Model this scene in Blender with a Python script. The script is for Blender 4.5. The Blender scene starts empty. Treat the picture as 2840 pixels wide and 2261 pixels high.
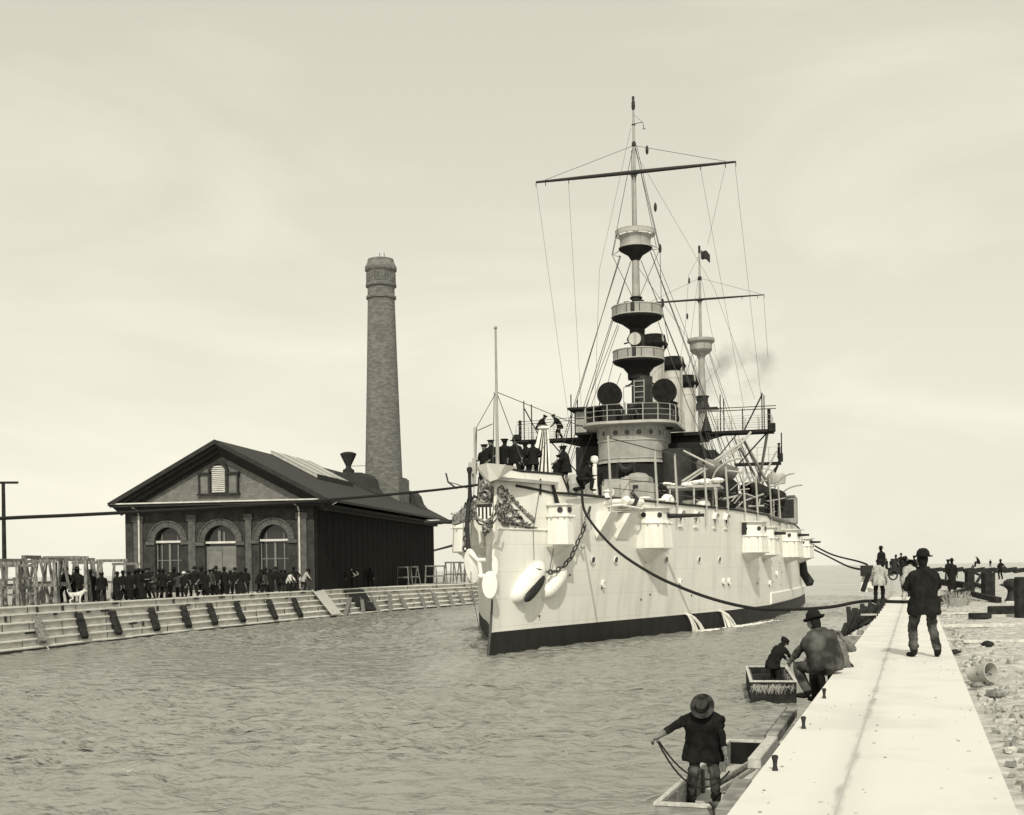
import bpy, bmesh, math, random
import numpy as np
from mathutils import Vector, Matrix, noise
random.seed(7)
PI=math.pi; R=math.radians
S=bpy.context.scene
# ------------------------------------------------------------ camera
H=3.6; F=3300.0; ROLL=0.0147
cam=bpy.data.cameras.new('camera'); co=bpy.data.objects.new('camera',cam); S.collection.objects.link(co)
cam.sensor_width=36; cam.lens=36*F/2840; cam.shift_y=0.158; cam.clip_end=9000; cam.clip_start=.1
co.matrix_world=Matrix.Translation((0,0,H))@Matrix.Rotation(R(90),4,'X')@Matrix.Rotation(-ROLL,4,'Z')
S.camera=co
# ------------------------------------------------------------ sky and sun
SUND=Vector((.02,1.0,-.88)).normalized()
W=bpy.data.worlds.new('World'); S.world=W; W.use_nodes=True
nt=W.node_tree; nt.nodes.clear(); N=nt.nodes.new; L=nt.links.new
out=N('ShaderNodeOutputWorld'); bg=N('ShaderNodeBackground'); sky=N('ShaderNodeTexSky'); sky.sky_type='NISHITA'; sky.sun_disc=False
sky.sun_elevation=math.asin(-SUND.z); sky.sun_rotation=math.atan2(-SUND.x,-SUND.y); sky.dust_density=3; sky.ozone_density=1
bw=N('ShaderNodeRGBToBW'); pw=N('ShaderNodeMath'); pw.operation='POWER'; pw.inputs[1].default_value=.34
mu=N('ShaderNodeMath'); mu.operation='MULTIPLY'; mu.inputs[1].default_value=5.5
tc=N('ShaderNodeTexCoord'); mp=N('ShaderNodeMapping'); mp.inputs['Scale'].default_value=(1.6,1.6,5.0)
nz=N('ShaderNodeTexNoise'); nz.inputs['Scale'].default_value=1.7; nz.inputs['Detail'].default_value=6; nz.inputs['Distortion'].default_value=.6
rp=N('ShaderNodeMapRange'); rp.inputs[1].default_value=.44; rp.inputs[2].default_value=.70; rp.inputs[3].default_value=.965; rp.inputs[4].default_value=1.12
m2=N('ShaderNodeMath'); m2.operation='MULTIPLY'
cb=N('ShaderNodeMix'); cb.data_type='RGBA'; cb.blend_type='MULTIPLY'; cb.inputs[0].default_value=1; cb.inputs[7].default_value=(1,.962,.808,1)
sx_=N('ShaderNodeSeparateXYZ'); mxz=N('ShaderNodeMath'); mxz.operation='MAXIMUM'; mxz.inputs[1].default_value=.10; cx_=N('ShaderNodeCombineXYZ')
L(tc.outputs['Generated'],sx_.inputs[0]); L(sx_.outputs[0],cx_.inputs[0]); L(sx_.outputs[1],cx_.inputs[1]); L(sx_.outputs[2],mxz.inputs[0]); L(mxz.outputs[0],cx_.inputs[2]); L(cx_.outputs[0],sky.inputs[0])
L(sky.outputs[0],bw.inputs[0]); L(bw.outputs[0],pw.inputs[0]); L(pw.outputs[0],mu.inputs[0])
L(tc.outputs['Generated'],mp.inputs[0]); L(mp.outputs[0],nz.inputs[0]); L(nz.outputs[0],rp.inputs[0]); L(rp.outputs[0],m2.inputs[1]); L(mu.outputs[0],m2.inputs[0])
L(m2.outputs[0],cb.inputs[6]); L(cb.outputs[2],bg.inputs[0]); bg.inputs[1].default_value=.1; L(bg.outputs[0],out.inputs[0])
sd=bpy.data.lights.new('sun','SUN'); sd.energy=3.0; sd.angle=R(.6); sd.color=(1,.955,.82)
so=bpy.data.objects.new('sun',sd); S.collection.objects.link(so); so.rotation_euler=SUND.to_track_quat('-Z','Y').to_euler()
S.view_settings.view_transform='Standard'; S.view_settings.look='None'; S.view_settings.exposure=0; S.view_settings.gamma=1
# ------------------------------------------------------------ helpers
def T(v,w=1.0): return (v,v*(1-.012*w),v*(1-.07*w),1)
MATS={}
def mat(name,v,v2=None,rough=.7,scale=3.0,detail=6,bump=0,bscale=None,metal=0,stretch=(1,1,1),w=1.0,lo=.4,hi=.65,spec=.5,extra=None,distort=0,bdist=.02):
    m=bpy.data.materials.new(name); m.use_nodes=True; t=m.node_tree; b=t.nodes['Principled BSDF']
    b.inputs['Roughness'].default_value=rough; b.inputs['Metallic'].default_value=metal; b.inputs['Specular IOR Level'].default_value=spec
    c=t.nodes.new('ShaderNodeTexCoord'); g=t.nodes.new('ShaderNodeMapping'); g.inputs['Scale'].default_value=stretch
    t.links.new(c.outputs['Object'],g.inputs[0])
    if v2 is None: v2=v*.85
    n=t.nodes.new('ShaderNodeTexNoise'); n.inputs['Scale'].default_value=scale; n.inputs['Detail'].default_value=detail; n.inputs['Distortion'].default_value=distort
    t.links.new(g.outputs[0],n.inputs[0])
    r=t.nodes.new('ShaderNodeValToRGB'); r.color_ramp.elements[0].position=lo; r.color_ramp.elements[1].position=hi
    r.color_ramp.elements[0].color=T(v2,w); r.color_ramp.elements[1].color=T(v,w)
    t.links.new(n.outputs[0],r.inputs[0]); t.links.new(r.outputs[0],b.inputs['Base Color'])
    if bump:
        n2=t.nodes.new('ShaderNodeTexNoise'); n2.inputs['Scale'].default_value=bscale or scale*4; n2.inputs['Detail'].default_value=5
        t.links.new(g.outputs[0],n2.inputs[0])
        k=t.nodes.new('ShaderNodeBump'); k.inputs['Strength'].default_value=bump; k.inputs['Distance'].default_value=bdist
        t.links.new(n2.outputs[0],k.inputs['Height']); t.links.new(k.outputs[0],b.inputs['Normal'])
    if extra: extra(t,b,g,r)
    MATS[name]=m; return m
def brick(t,b,g,r,sx=.22,sz=.075,dark=.6,mortar=.012,bm=.4):
    # bricks: rows follow z, works on all vertical walls via x+y
    s=t.nodes.new('ShaderNodeSeparateXYZ'); t.links.new(g.outputs[0],s.inputs[0])
    a=t.nodes.new('ShaderNodeMath'); a.operation='ADD'; t.links.new(s.outputs[0],a.inputs[0]); t.links.new(s.outputs[1],a.inputs[1])
    cmb=t.nodes.new('ShaderNodeCombineXYZ'); t.links.new(a.outputs[0],cmb.inputs[0]); t.links.new(s.outputs[2],cmb.inputs[1])
    k=t.nodes.new('ShaderNodeTexBrick'); k.inputs['Scale'].default_value=1; k.inputs['Brick Width'].default_value=sx; k.inputs['Row Height'].default_value=sz
    k.inputs['Mortar Size'].default_value=mortar; k.inputs['Color1'].default_value=(1,1,1,1); k.inputs['Color2'].default_value=(dark,dark,dark,1); k.inputs['Mortar'].default_value=(.8,.8,.8,1)
    t.links.new(cmb.outputs[0],k.inputs[0])
    m=t.nodes.new('ShaderNodeMix'); m.data_type='RGBA'; m.blend_type='MULTIPLY'; m.inputs[0].default_value=1
    t.links.new(r.outputs[0],m.inputs[6]); t.links.new(k.outputs[0],m.inputs[7]); t.links.new(m.outputs[2],b.inputs['Base Color'])
    q=t.nodes.new('ShaderNodeBump'); q.inputs['Strength'].default_value=bm; q.inputs['Distance'].default_value=.02; q.invert=True
    t.links.new(k.outputs['Fac'],q.inputs['Height']); t.links.new(q.outputs[0],b.inputs['Normal'])
def streaks(amount,width=3.0,pos=(.5,.72)):
    def f(t,b,g,r):
        mp=t.nodes.new('ShaderNodeMapping'); mp.inputs['Scale'].default_value=(width,width,.12); t.links.new(g.outputs[0],mp.inputs[0])
        n=t.nodes.new('ShaderNodeTexNoise'); n.inputs['Scale'].default_value=1; n.inputs['Detail'].default_value=4; t.links.new(mp.outputs[0],n.inputs[0])
        rr=t.nodes.new('ShaderNodeValToRGB'); rr.color_ramp.elements[0].position=pos[0]; rr.color_ramp.elements[1].position=pos[1]
        rr.color_ramp.elements[0].color=(1,1,1,1); rr.color_ramp.elements[1].color=(1-amount,1-amount*1.05,1-amount*1.15,1)
        t.links.new(n.outputs[0],rr.inputs[0])
        m=t.nodes.new('ShaderNodeMix'); m.data_type='RGBA'; m.blend_type='MULTIPLY'; m.inputs[0].default_value=1
        t.links.new(r.outputs[0],m.inputs[6]); t.links.new(rr.outputs[0],m.inputs[7]); t.links.new(m.outputs[2],b.inputs['Base Color'])
    return f
def hullx(t,b,g,r):
    # riveted plate strakes and faint run-off marks
    streaks(.13,1.1,(.5,.66))(t,b,g,r)
    prev=b.inputs['Base Color'].links[0].from_socket
    s=t.nodes.new('ShaderNodeSeparateXYZ'); t.links.new(g.outputs[0],s.inputs[0]); c=t.nodes.new('ShaderNodeCombineXYZ'); t.links.new(s.outputs[1],c.inputs[0]); t.links.new(s.outputs[2],c.inputs[1])
    k=t.nodes.new('ShaderNodeTexBrick'); k.inputs['Scale'].default_value=1; k.inputs['Brick Width'].default_value=4.6; k.inputs['Row Height'].default_value=1.17; k.inputs['Mortar Size'].default_value=.02; k.inputs['Mortar Smooth'].default_value=.6
    k.inputs['Color1'].default_value=(1,1,1,1); k.inputs['Color2'].default_value=(.965,.965,.96,1); k.inputs['Mortar'].default_value=(.86,.85,.83,1); t.links.new(c.outputs[0],k.inputs[0])
    m=t.nodes.new('ShaderNodeMix'); m.data_type='RGBA'; m.blend_type='MULTIPLY'; m.inputs[0].default_value=1; t.links.new(prev,m.inputs[6]); t.links.new(k.outputs[0],m.inputs[7]); t.links.new(m.outputs[2],b.inputs['Base Color'])
    q=t.nodes.new('ShaderNodeTexNoise'); q.inputs['Scale'].default_value=.7; q.inputs['Detail'].default_value=3; t.links.new(g.outputs[0],q.inputs[0])
    q2=t.nodes.new('ShaderNodeBump'); q2.inputs['Strength'].default_value=.35; q2.inputs['Distance'].default_value=.05; t.links.new(q.outputs[0],q2.inputs['Height']); t.links.new(q2.outputs[0],b.inputs['Normal'])
M_white=mat('ship_white',.80,.76,rough=.45,scale=.6,extra=hullx)
M_whitep=mat('white_paint',.82,.72,rough=.45,scale=2.5)
M_boot=mat('boot_black',.016,.024,spec=.2,rough=.6,scale=2.0,stretch=(1,1,.3))
M_buff=mat('buff_paint',.33,.26,rough=.6,scale=1.5,extra=streaks(.2,4))
M_buffd=mat('dark_mast_paint',.05,.03,spec=.2,rough=.7,scale=2)
M_pale=mat('pale_funnel_paint',.50,.42,rough=.6,scale=1,extra=streaks(.18,3))
M_grey=mat('grey_paint',.42,.36,rough=.55,scale=1.0,extra=streaks(.25,4))
M_black=mat('black_iron',.018,.026,rough=.6,scale=8,bump=.2,spec=.25)
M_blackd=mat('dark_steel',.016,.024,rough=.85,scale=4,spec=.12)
M_soot=mat('soot_black',.012,.018,rough=1,scale=3,spec=.05)
M_glass=mat('dark_glass',.016,.02,rough=.12,scale=3)
M_rope=mat('tarred_rope',.018,.030,spec=.1,rough=.9,scale=40,bump=.5)
M_rig=mat('rigging_wire',.05,.07,rough=.7,scale=10)
M_gilt=mat('gilded_carving',.30,.035,rough=.35,scale=9,lo=.42,hi=.62,metal=.3,bump=.4)
M_steel=mat('chain_iron',.07,.03,rough=.5,scale=14,bump=.3)
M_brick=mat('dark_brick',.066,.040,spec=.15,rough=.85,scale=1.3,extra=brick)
M_side=mat('shaded_board_wall',.018,.012,spec=.1,rough=.9,scale=5,stretch=(3,3,.25))  # eave shade on the side wall put into a near-black colour
M_brickc=mat('chimney_brick',.29,.17,rough=.85,scale=1.6,stretch=(1,1,3.0),detail=9,extra=lambda t,b,g,r:brick(t,b,g,r,.35,.12,.68,.02,.9))
M_stone=mat('arch_stone',.10,.06,rough=.85,scale=3,bump=.4)
def shingle(t,b,g,r): brick(t,b,g,r,.36,.20,.72,.03,.8)
M_shing=mat('gable_shingles',.20,.15,rough=.8,scale=2,extra=shingle)
M_roof=mat('slate_roof',.045,.03,spec=.25,rough=.75,scale=2.5,stretch=(1,1,4),bump=.3)
M_trim=mat('dark_trim',.032,.022,spec=.2,rough=.7,scale=2)
M_cream=mat('cream_trim',.62,.5,rough=.6,scale=2)
M_doorg=mat('grey_door',.17,.13,rough=.6,scale=2)
M_skyl=mat('skylight_glass',.45,.36,rough=.3,scale=1.5,stretch=(1,3,1))
def stain(t,b,g,r):
    # irregular dirty seam running along the coping
    gm=t.nodes.new('ShaderNodeNewGeometry'); d=t.nodes.new('ShaderNodeVectorMath'); d.operation='DOT_PRODUCT'; d.inputs[1].default_value=(.9469,-.3216,0); t.links.new(gm.outputs['Position'],d.inputs[0])
    n=t.nodes.new('ShaderNodeTexNoise'); n.inputs['Scale'].default_value=2.2; n.inputs['Detail'].default_value=8; t.links.new(gm.outputs['Position'],n.inputs[0])
    def mth(op,a,c):
        q=t.nodes.new('ShaderNodeMath'); q.operation=op
        for i,x in enumerate((a,c)):
            if x is None: continue
            if isinstance(x,float): q.inputs[i].default_value=x
            else: t.links.new(x,q.inputs[i])
        return q.outputs[0]
    w=mth('SUBTRACT',d.outputs['Value'],1.23*.9469-6.93*.3216+.60); nn=mth('MULTIPLY',mth('SUBTRACT',n.outputs[0],.5),.07); aw=mth('ABSOLUTE',mth('ADD',w,nn),None)
    a1=t.nodes.new('ShaderNodeMapRange'); a1.inputs[1].default_value=.012; a1.inputs[2].default_value=.055; a1.inputs[3].default_value=1; a1.inputs[4].default_value=0; t.links.new(aw,a1.inputs[0])
    n2=t.nodes.new('ShaderNodeTexNoise'); n2.inputs['Scale'].default_value=1.6; n2.inputs['Detail'].default_value=6; t.links.new(gm.outputs['Position'],n2.inputs[0])
    a2=t.nodes.new('ShaderNodeMapRange'); a2.inputs[1].default_value=.40; a2.inputs[2].default_value=.62; a2.inputs[3].default_value=.22; a2.inputs[4].default_value=.65; t.links.new(n2.outputs[0],a2.inputs[0])
    f=mth('MULTIPLY',a1.outputs[0],a2.outputs[0])
    # broad faint rub marks beside it
    a3=t.nodes.new('ShaderNodeMapRange'); a3.inputs[1].default_value=.05; a3.inputs[2].default_value=.22; a3.inputs[3].default_value=.10; a3.inputs[4].default_value=0; t.links.new(aw,a3.inputs[0])
    f=mth('MAXIMUM',f,a3.outputs[0])
    a4=t.nodes.new('ShaderNodeMapRange'); a4.inputs[1].default_value=.006; a4.inputs[2].default_value=.016; a4.inputs[3].default_value=.55; a4.inputs[4].default_value=0; t.links.new(mth('ABSOLUTE',w,None),a4.inputs[0])
    f=mth('MAXIMUM',f,a4.outputs[0])
    m=t.nodes.new('ShaderNodeMix'); m.data_type='RGBA'; t.links.new(f,m.inputs[0]); t.links.new(r.outputs[0],m.inputs[6]); m.inputs[7].default_value=T(.22); t.links.new(m.outputs[2],b.inputs['Base Color'])
M_conc=mat('white_coping',.66,.59,rough=.8,extra=stain,scale=1.1,detail=12,bump=.25,bscale=22,bdist=.006,lo=.36,hi=.52)
M_joint_=mat('stained_joint',.56,.30,rough=.9,scale=1.3,detail=12,lo=.30,hi=.52,bump=.15)
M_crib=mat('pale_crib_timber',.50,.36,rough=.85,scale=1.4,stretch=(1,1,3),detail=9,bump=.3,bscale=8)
M_cribt=mat('painted_light_ledge',.86,.74,rough=.85,scale=2,detail=8)  # treads coloured paler than risers, light on their tops painted in
M_wet=mat('wet_timber',.028,.014,rough=.5,scale=3,bump=.4)
M_wood=mat('weathered_wood',.24,.10,rough=.85,scale=2.5,stretch=(6,6,1),detail=8,bump=.4,bscale=9)
M_woodl=mat('pale_wood',.60,.42,rough=.8,scale=3,stretch=(4,4,4),detail=8,bump=.3,bscale=12)
M_woodd=mat('dark_wood',.032,.016,spec=.15,rough=.85,scale=4,bump=.5,bscale=14)
M_earth=mat('trodden_earth',.42,.28,rough=.95,scale=1.2,bump=.4,bscale=6)
M_rubg=mat('crushed_stone',.55,.34,rough=.95,scale=5,detail=10,bump=.8,bscale=14,bdist=.04)
M_stn=mat('pale_rock',.52,.20,rough=.9,scale=9,bump=.5)
M_scow=mat('scow_planks',.34,.17,rough=.8,scale=3,stretch=(1,1,4),detail=8,bump=.4,bscale=10)
M_foam=mat('foam',.85,.75,rough=.7,scale=8,bump=.6)
M_cd=mat('dark_cloth',.020,.011,spec=.08,rough=1,scale=9,bump=.5,bscale=12,bdist=.03)
M_cd2=mat('black_cloth',.013,.019,spec=.08,rough=1,scale=9,bump=.5,bscale=12,bdist=.03)
M_cden=mat('faded_denim',.11,.02,spec=.1,rough=1,scale=6,detail=8,bump=.7,bscale=9,bdist=.04)
M_cgr=mat('grey_cloth',.16,.09,rough=.9,scale=7,bump=.6,bscale=10,bdist=.03)
M_cjk=mat('worn_jacket',.12,.03,spec=.1,rough=1,scale=3.2,detail=6,bump=.8,bscale=7,bdist=.05)
M_cw=mat('white_cloth',.68,.5,rough=.9,scale=8,bump=.5,bscale=12,bdist=.03)
M_clt=mat('pale_cloth',.42,.26,rough=.9,scale=6,bump=.6,bscale=10,bdist=.03)
M_skin=mat('skin',.17,.12,rough=.6,scale=8)
M_hair=mat('dark_hair',.014,.01,spec=.15,rough=.8,scale=30)
M_hat=mat('felt_hat',.022,.014,spec=.1,rough=1,scale=8,bump=.3)
M_hatl=mat('worn_felt_hat',.07,.015,spec=.1,rough=1,scale=7,bump=.4)
M_dog=mat('white_fur',.72,.5,rough=.9,scale=14,bump=.5)
M_dune=mat('coiled_straw',.3,.2,rough=.9,scale=20)

def link(o,parent=None):
    S.collection.objects.link(o)
    if parent: o.parent=parent
    return o
def tag(o,label=None,cat=None,group=None,kind=None):
    if label: o['label']=label
    if cat: o['category']=cat
    if group: o['group']=group
    if kind: o['kind']=kind
    return o
def empty(name,loc,rz=0,label=None,cat=None,group=None):
    o=bpy.data.objects.new(name,None); link(o); o.location=loc; o.rotation_euler=(0,0,rz); o.empty_display_size=.2
    return tag(o,label,cat,group)
def kids(o): return [c for c in bpy.data.objects if c.parent==o]
def copy_tree(o,parent=None,ch=None):
    c=o.copy(); S.collection.objects.link(c); c.parent=parent
    for k in kids(o): copy_tree(k,c)
    return c
class MB:
    def __init__(s): s.v=[];s.f=[];s.m=[];s.cur=0
    def add(s,vs,fs):
        b=len(s.v); s.v+= [tuple(v) for v in vs]; s.f+=[tuple(b+i for i in f) for f in fs]; s.m+=[s.cur]*len(fs); return s
    def box(s,a,b):
        x0,y0,z0=a;x1,y1,z1=b
        return s.add([(x0,y0,z0),(x1,y0,z0),(x1,y1,z0),(x0,y1,z0),(x0,y0,z1),(x1,y0,z1),(x1,y1,z1),(x0,y1,z1)],[(0,3,2,1),(4,5,6,7),(0,1,5,4),(1,2,6,5),(2,3,7,6),(3,0,4,7)])
    def beam(s,p,q,w,h=None,up=(0,0,1),jit=0):
        p=Vector(p);q=Vector(q);h=h or w;d=(q-p).normalized();u=Vector(up)
        if abs(d.dot(u))>.95:u=Vector((0,1,0))
        x=d.cross(u).normalized();y=x.cross(d)
        vs=[]
        for c in (p,q):
            for a,b in ((-1,-1),(1,-1),(1,1),(-1,1)): vs.append(c+x*a*w/2*(1+random.uniform(-jit,jit))+y*b*h/2*(1+random.uniform(-jit,jit)))
        return s.add(vs,[(3,2,1,0),(4,5,6,7),(0,1,5,4),(1,2,6,5),(2,3,7,6),(3,0,4,7)])
    def tube(s,pts,r,n=8,caps=True):
        pts=[Vector(p) for p in pts]; rs=r if isinstance(r,(list,tuple)) else [r]*len(pts)
        vs=[];px=None
        for i,p in enumerate(pts):
            d=(pts[min(i+1,len(pts)-1)]-pts[max(i-1,0)]); d=d.normalized() if d.length>1e-9 else Vector((0,0,1))
            if px is None:
                u=Vector((0,0,1)) if abs(d.z)<.9 else Vector((1,0,0)); px=d.cross(u).normalized()
            else:
                px=(px-d*px.dot(d)).normalized()
            py=d.cross(px)
            for k in range(n):
                a=2*PI*k/n; vs.append(p+(px*math.cos(a)+py*math.sin(a))*rs[i])
        fs=[]
        for i in range(len(pts)-1):
            for k in range(n):
                k2=(k+1)%n; fs.append((i*n+k,i*n+k2,(i+1)*n+k2,(i+1)*n+k))
        if caps: fs.append(tuple(range(n))[::-1]); fs.append(tuple((len(pts)-1)*n+k for k in range(n)))
        return s.add(vs,fs)
    def lathe(s,prof,c=(0,0,0),n=24,sx=1,sy=1,a0=0,a1=2*PI):
        full=abs(a1-a0-2*PI)<1e-6; m=n if full else n+1
        vs=[(c[0]+r*sx*math.cos(a0+(a1-a0)*k/n),c[1]+r*sy*math.sin(a0+(a1-a0)*k/n),c[2]+z) for r,z in prof for k in range(m)]
        fs=[]
        for i in range(len(prof)-1):
            for k in range(n):
                k2=(k+1)%m; fs.append((i*m+k,i*m+k2,(i+1)*m+k2,(i+1)*m+k))
        return s.add(vs,fs)
    def prism(s,poly,z0,z1):
        n=len(poly); return s.add([(x,y,z0) for x,y in poly]+[(x,y,z1) for x,y in poly],[tuple(range(n))[::-1],tuple(range(n,2*n))]+[(i,(i+1)%n,n+(i+1)%n,n+i) for i in range(n)])
    def yprism(s,poly,y0,y1):  # poly in x,z
        n=len(poly); return s.add([(x,y0,z) for x,z in poly]+[(x,y1,z) for x,z in poly],[tuple(range(n)),tuple(range(n,2*n))[::-1]]+[(i,n+i,n+(i+1)%n,(i+1)%n) for i in range(n)])
    def sphere(s,c,r,n=10,sc=(1,1,1)):
        m=max(4,n//2+1); prof=[]
        vs=[(c[0],c[1],c[2]-r*sc[2])]
        for i in range(1,m):
            a=-PI/2+PI*i/m
            for k in range(n):
                b=2*PI*k/n; vs.append((c[0]+r*sc[0]*math.cos(a)*math.cos(b),c[1]+r*sc[1]*math.cos(a)*math.sin(b),c[2]+r*sc[2]*math.sin(a)))
        vs.append((c[0],c[1],c[2]+r*sc[2])); fs=[(0,1+(k+1)%n,1+k) for k in range(n)]
        for i in range(m-2):
            for k in range(n): fs.append((1+i*n+k,1+i*n+(k+1)%n,1+(i+1)*n+(k+1)%n,1+(i+1)*n+k))
        t=len(vs)-1; fs+=[(t,1+(m-2)*n+k,1+(m-2)*n+(k+1)%n) for k in range(n)]
        return s.add(vs,fs)
    def torus(s,c,R0,r,n=16,m=6,ax=(0,0,1),a0=0,a1=2*PI):
        q=Vector((0,0,1)).rotation_difference(Vector(ax)); full=abs(a1-a0-2*PI)<1e-6
        pts=[Vector(c)+q@Vector((R0*math.cos(a0+(a1-a0)*k/n),R0*math.sin(a0+(a1-a0)*k/n),0)) for k in range(n+1)]
        return s.tube(pts,r,m,caps=not full)
    def disc(s,c,r,ax=(0,1,0),n=20,th=.02,sx=1,sz=1):
        q=Vector((0,0,1)).rotation_difference(Vector(ax)); c=Vector(c);vs=[]
        for dz in (-th/2,th/2):
            for k in range(n): vs.append(c+q@Vector((r*sx*math.cos(2*PI*k/n),r*sz*math.sin(2*PI*k/n),dz)))
        return s.add(vs,[tuple(range(n))[::-1],tuple(range(n,2*n))]+[(i,(i+1)%n,n+(i+1)%n,n+i) for i in range(n)])
    def build(s,name,m,parent=None,smooth=False,loc=None,bev=0,label=None,cat=None,group=None,kind=None,rz=None):
        me=bpy.data.meshes.new(name); me.from_pydata(s.v,[],s.f)
        for x in (m if isinstance(m,(list,tuple)) else [m]): me.materials.append(x)
        if isinstance(m,(list,tuple)): me.polygons.foreach_set('material_index',s.m)
        bm=bmesh.new(); bm.from_mesh(me)
        bmesh.ops.recalc_face_normals(bm,faces=bm.faces)
        if bev: bmesh.ops.bevel(bm,geom=[e for e in bm.edges if e.calc_face_angle(0)>.6],offset=bev,segments=1,affect='EDGES',clamp_overlap=True)
        bm.to_mesh(me); bm.free()
        if smooth:
            me.polygons.foreach_set('use_smooth',[True]*len(me.polygons))
            try: me.set_sharp_from_angle(angle=R(40))
            except Exception: pass
        o=bpy.data.objects.new(name,me); link(o,parent)
        if loc is not None:o.location=loc
        if rz is not None:o.rotation_euler=(0,0,rz)
        return tag(o,label,cat,group,kind)
def ray(px,py):
    a=px-1420.;b=1579.-py;c=math.cos(ROLL);s=math.sin(ROLL); return ((a*c+b*s)/F,1.,(b*c-a*s)/F)
def atz(px,py,z):
    r=ray(px,py);Y=(z-H)/r[2];return Vector((r[0]*Y,Y,z))
def aty(px,py,Y):
    r=ray(px,py);return Vector((r[0]*Y,Y,H+r[2]*Y))
def lerp_tab(tab,x):
    if x<=tab[0][0]: return tab[0][1]
    for a,b in zip(tab,tab[1:]):
        if x<=b[0]: return a[1]+(b[1]-a[1])*(x-a[0])/(b[0]-a[0])
    return tab[-1][1]
ZQ=2.15
# ------------------------------------------------------------ water
def wave(x,y):
    v=Vector((x*.55+y*.12,y*1.0,0))
    return .05*noise.noise(v)+.08*noise.noise(Vector((x*1.3-y*.25+7,y*2.0,3)))+.085*(.5-abs(noise.noise(Vector((x*1.9,y*3.4+x*.6,9)))))*2
m=bpy.data.materials.new('lake_water'); m.use_nodes=True; t=m.node_tree; b=t.nodes['Principled BSDF']
b.inputs['Base Color'].default_value=(.262,.262,.238,1); b.inputs['Roughness'].default_value=.14; b.inputs['IOR'].default_value=1.33; b.inputs['Specular IOR Level'].default_value=.5
tcn=t.nodes.new('ShaderNodeNewGeometry'); prev=None
for sc,st,dist,sx in ((1.4,1,.50,.5),(3.8,.9,.15,.5),(11.0,.6,.035,.7)):
    mp_=t.nodes.new('ShaderNodeMapping'); mp_.inputs['Scale'].default_value=(sx,1,1); mp_.inputs['Rotation'].default_value=(0,0,R(12)); t.links.new(tcn.outputs['Position'],mp_.inputs[0])
    n_=t.nodes.new('ShaderNodeTexNoise'); n_.inputs['Scale'].default_value=sc; n_.inputs['Detail'].default_value=3; n_.inputs['Distortion'].default_value=.8; t.links.new(mp_.outputs[0],n_.inputs[0])
    k_=t.nodes.new('ShaderNodeBump'); k_.inputs['Strength'].default_value=st; k_.inputs['Distance'].default_value=dist; t.links.new(n_.outputs[0],k_.inputs['Height'])
    if sc<5:
        pn=t.nodes.new('ShaderNodeTexNoise'); pn.inputs['Scale'].default_value=.11; pn.inputs['Detail'].default_value=2; t.links.new(mp_.outputs[0],pn.inputs[0]); pr=t.nodes.new('ShaderNodeMapRange'); pr.inputs[1].default_value=.38; pr.inputs[2].default_value=.62; pr.inputs[3].default_value=st*.3; pr.inputs[4].default_value=st; t.links.new(pn.outputs[0],pr.inputs[0]); t.links.new(pr.outputs[0],k_.inputs['Strength'])
    if prev: t.links.new(prev.outputs[0],k_.inputs['Normal'])
    prev=k_
t.links.new(prev.outputs[0],b.inputs['Normal']); M_water=m
def grid_water():
    ys=[-30,-5,5]; y=8.
    while y<150: ys.append(y); y+=.10+.0052*(y-8)
    while y<400: ys.append(y); y+=3+.1*(y-145)
    ys+=[600,1200,3000,8000]
    xs=[-8000,-2000,-500,-150,-80]; x=-50.
    while x<40: xs.append(x); x+=.24
    xs+=[48,80,150,500,2000,8000]
    vs=[]
    for y in ys:
        fy=max(0,min(1,(148-y)/20)) if y>=8 else 0
        for x in xs: vs.append((x,y,wave(x,y)*fy*(.45+1.1*max(0,min(1,.5+1.6*noise.noise(Vector((x*.06,y*.05,2)))))) if fy and -49<x<39 else 0))
    n=len(xs); fs=[(j*n+i,j*n+i+1,(j+1)*n+i+1,(j+1)*n+i) for j in range(len(ys)-1) for i in range(n-1)]
    mb=MB(); mb.add(vs,fs); return mb.build('water',M_water,kind='structure',smooth=True)
grid_water()
# ------------------------------------------------------------ left quay
TOP=[(-900,-27.5,33),(-500,-25.9,44),(0,-24.12,56),(310,-22.23,66),(620,-19.42,80),(1075,-11.73,112),(1350,-2.82,132),(1800,21.9,190),(2300,60,260)]
BAS=[(-900,-26.6,32),(-500,-25.0,43),(0,-23.35,54.7),(310,-21.45,64.3),(620,-18.5,77.5),(1075,-10.3,105),(1350,-1.6,127.5),(1800,23,186),(2300,61,257)]
def wpt(px,f,z):
    a=(lerp_tab([(t[0],t[1]) for t in BAS],px),lerp_tab([(t[0],t[2]) for t in BAS],px))
    b=(lerp_tab([(t[0],t[1]) for t in TOP],px),lerp_tab([(t[0],t[2]) for t in TOP],px))
    return Vector((a[0]+(b[0]-a[0])*f,a[1]+(b[1]-a[1])*f,z))
land=MB()
edge=[wpt(p,1.25,ZQ-.03) for p in (-900,-500,0,310,620,1075,1350,1800,2300)]
poly=[(v.x,v.y) for v in edge]+[(40,300),(-60,210),(-160,190),(-160,30)]
land.prism(poly,-2,ZQ-.03); land.build('quay_ground',M_earth,kind='structure')
wall=empty('timber_quay_wall',(0,0,0),0,'pale stepped timber quay wall curving along the far side of the channel','quay wall')
pxs=[-900+i*22 for i in range(0,140)]
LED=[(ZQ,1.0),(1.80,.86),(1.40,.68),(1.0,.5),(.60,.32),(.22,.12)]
rng=random.Random(3)
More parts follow.
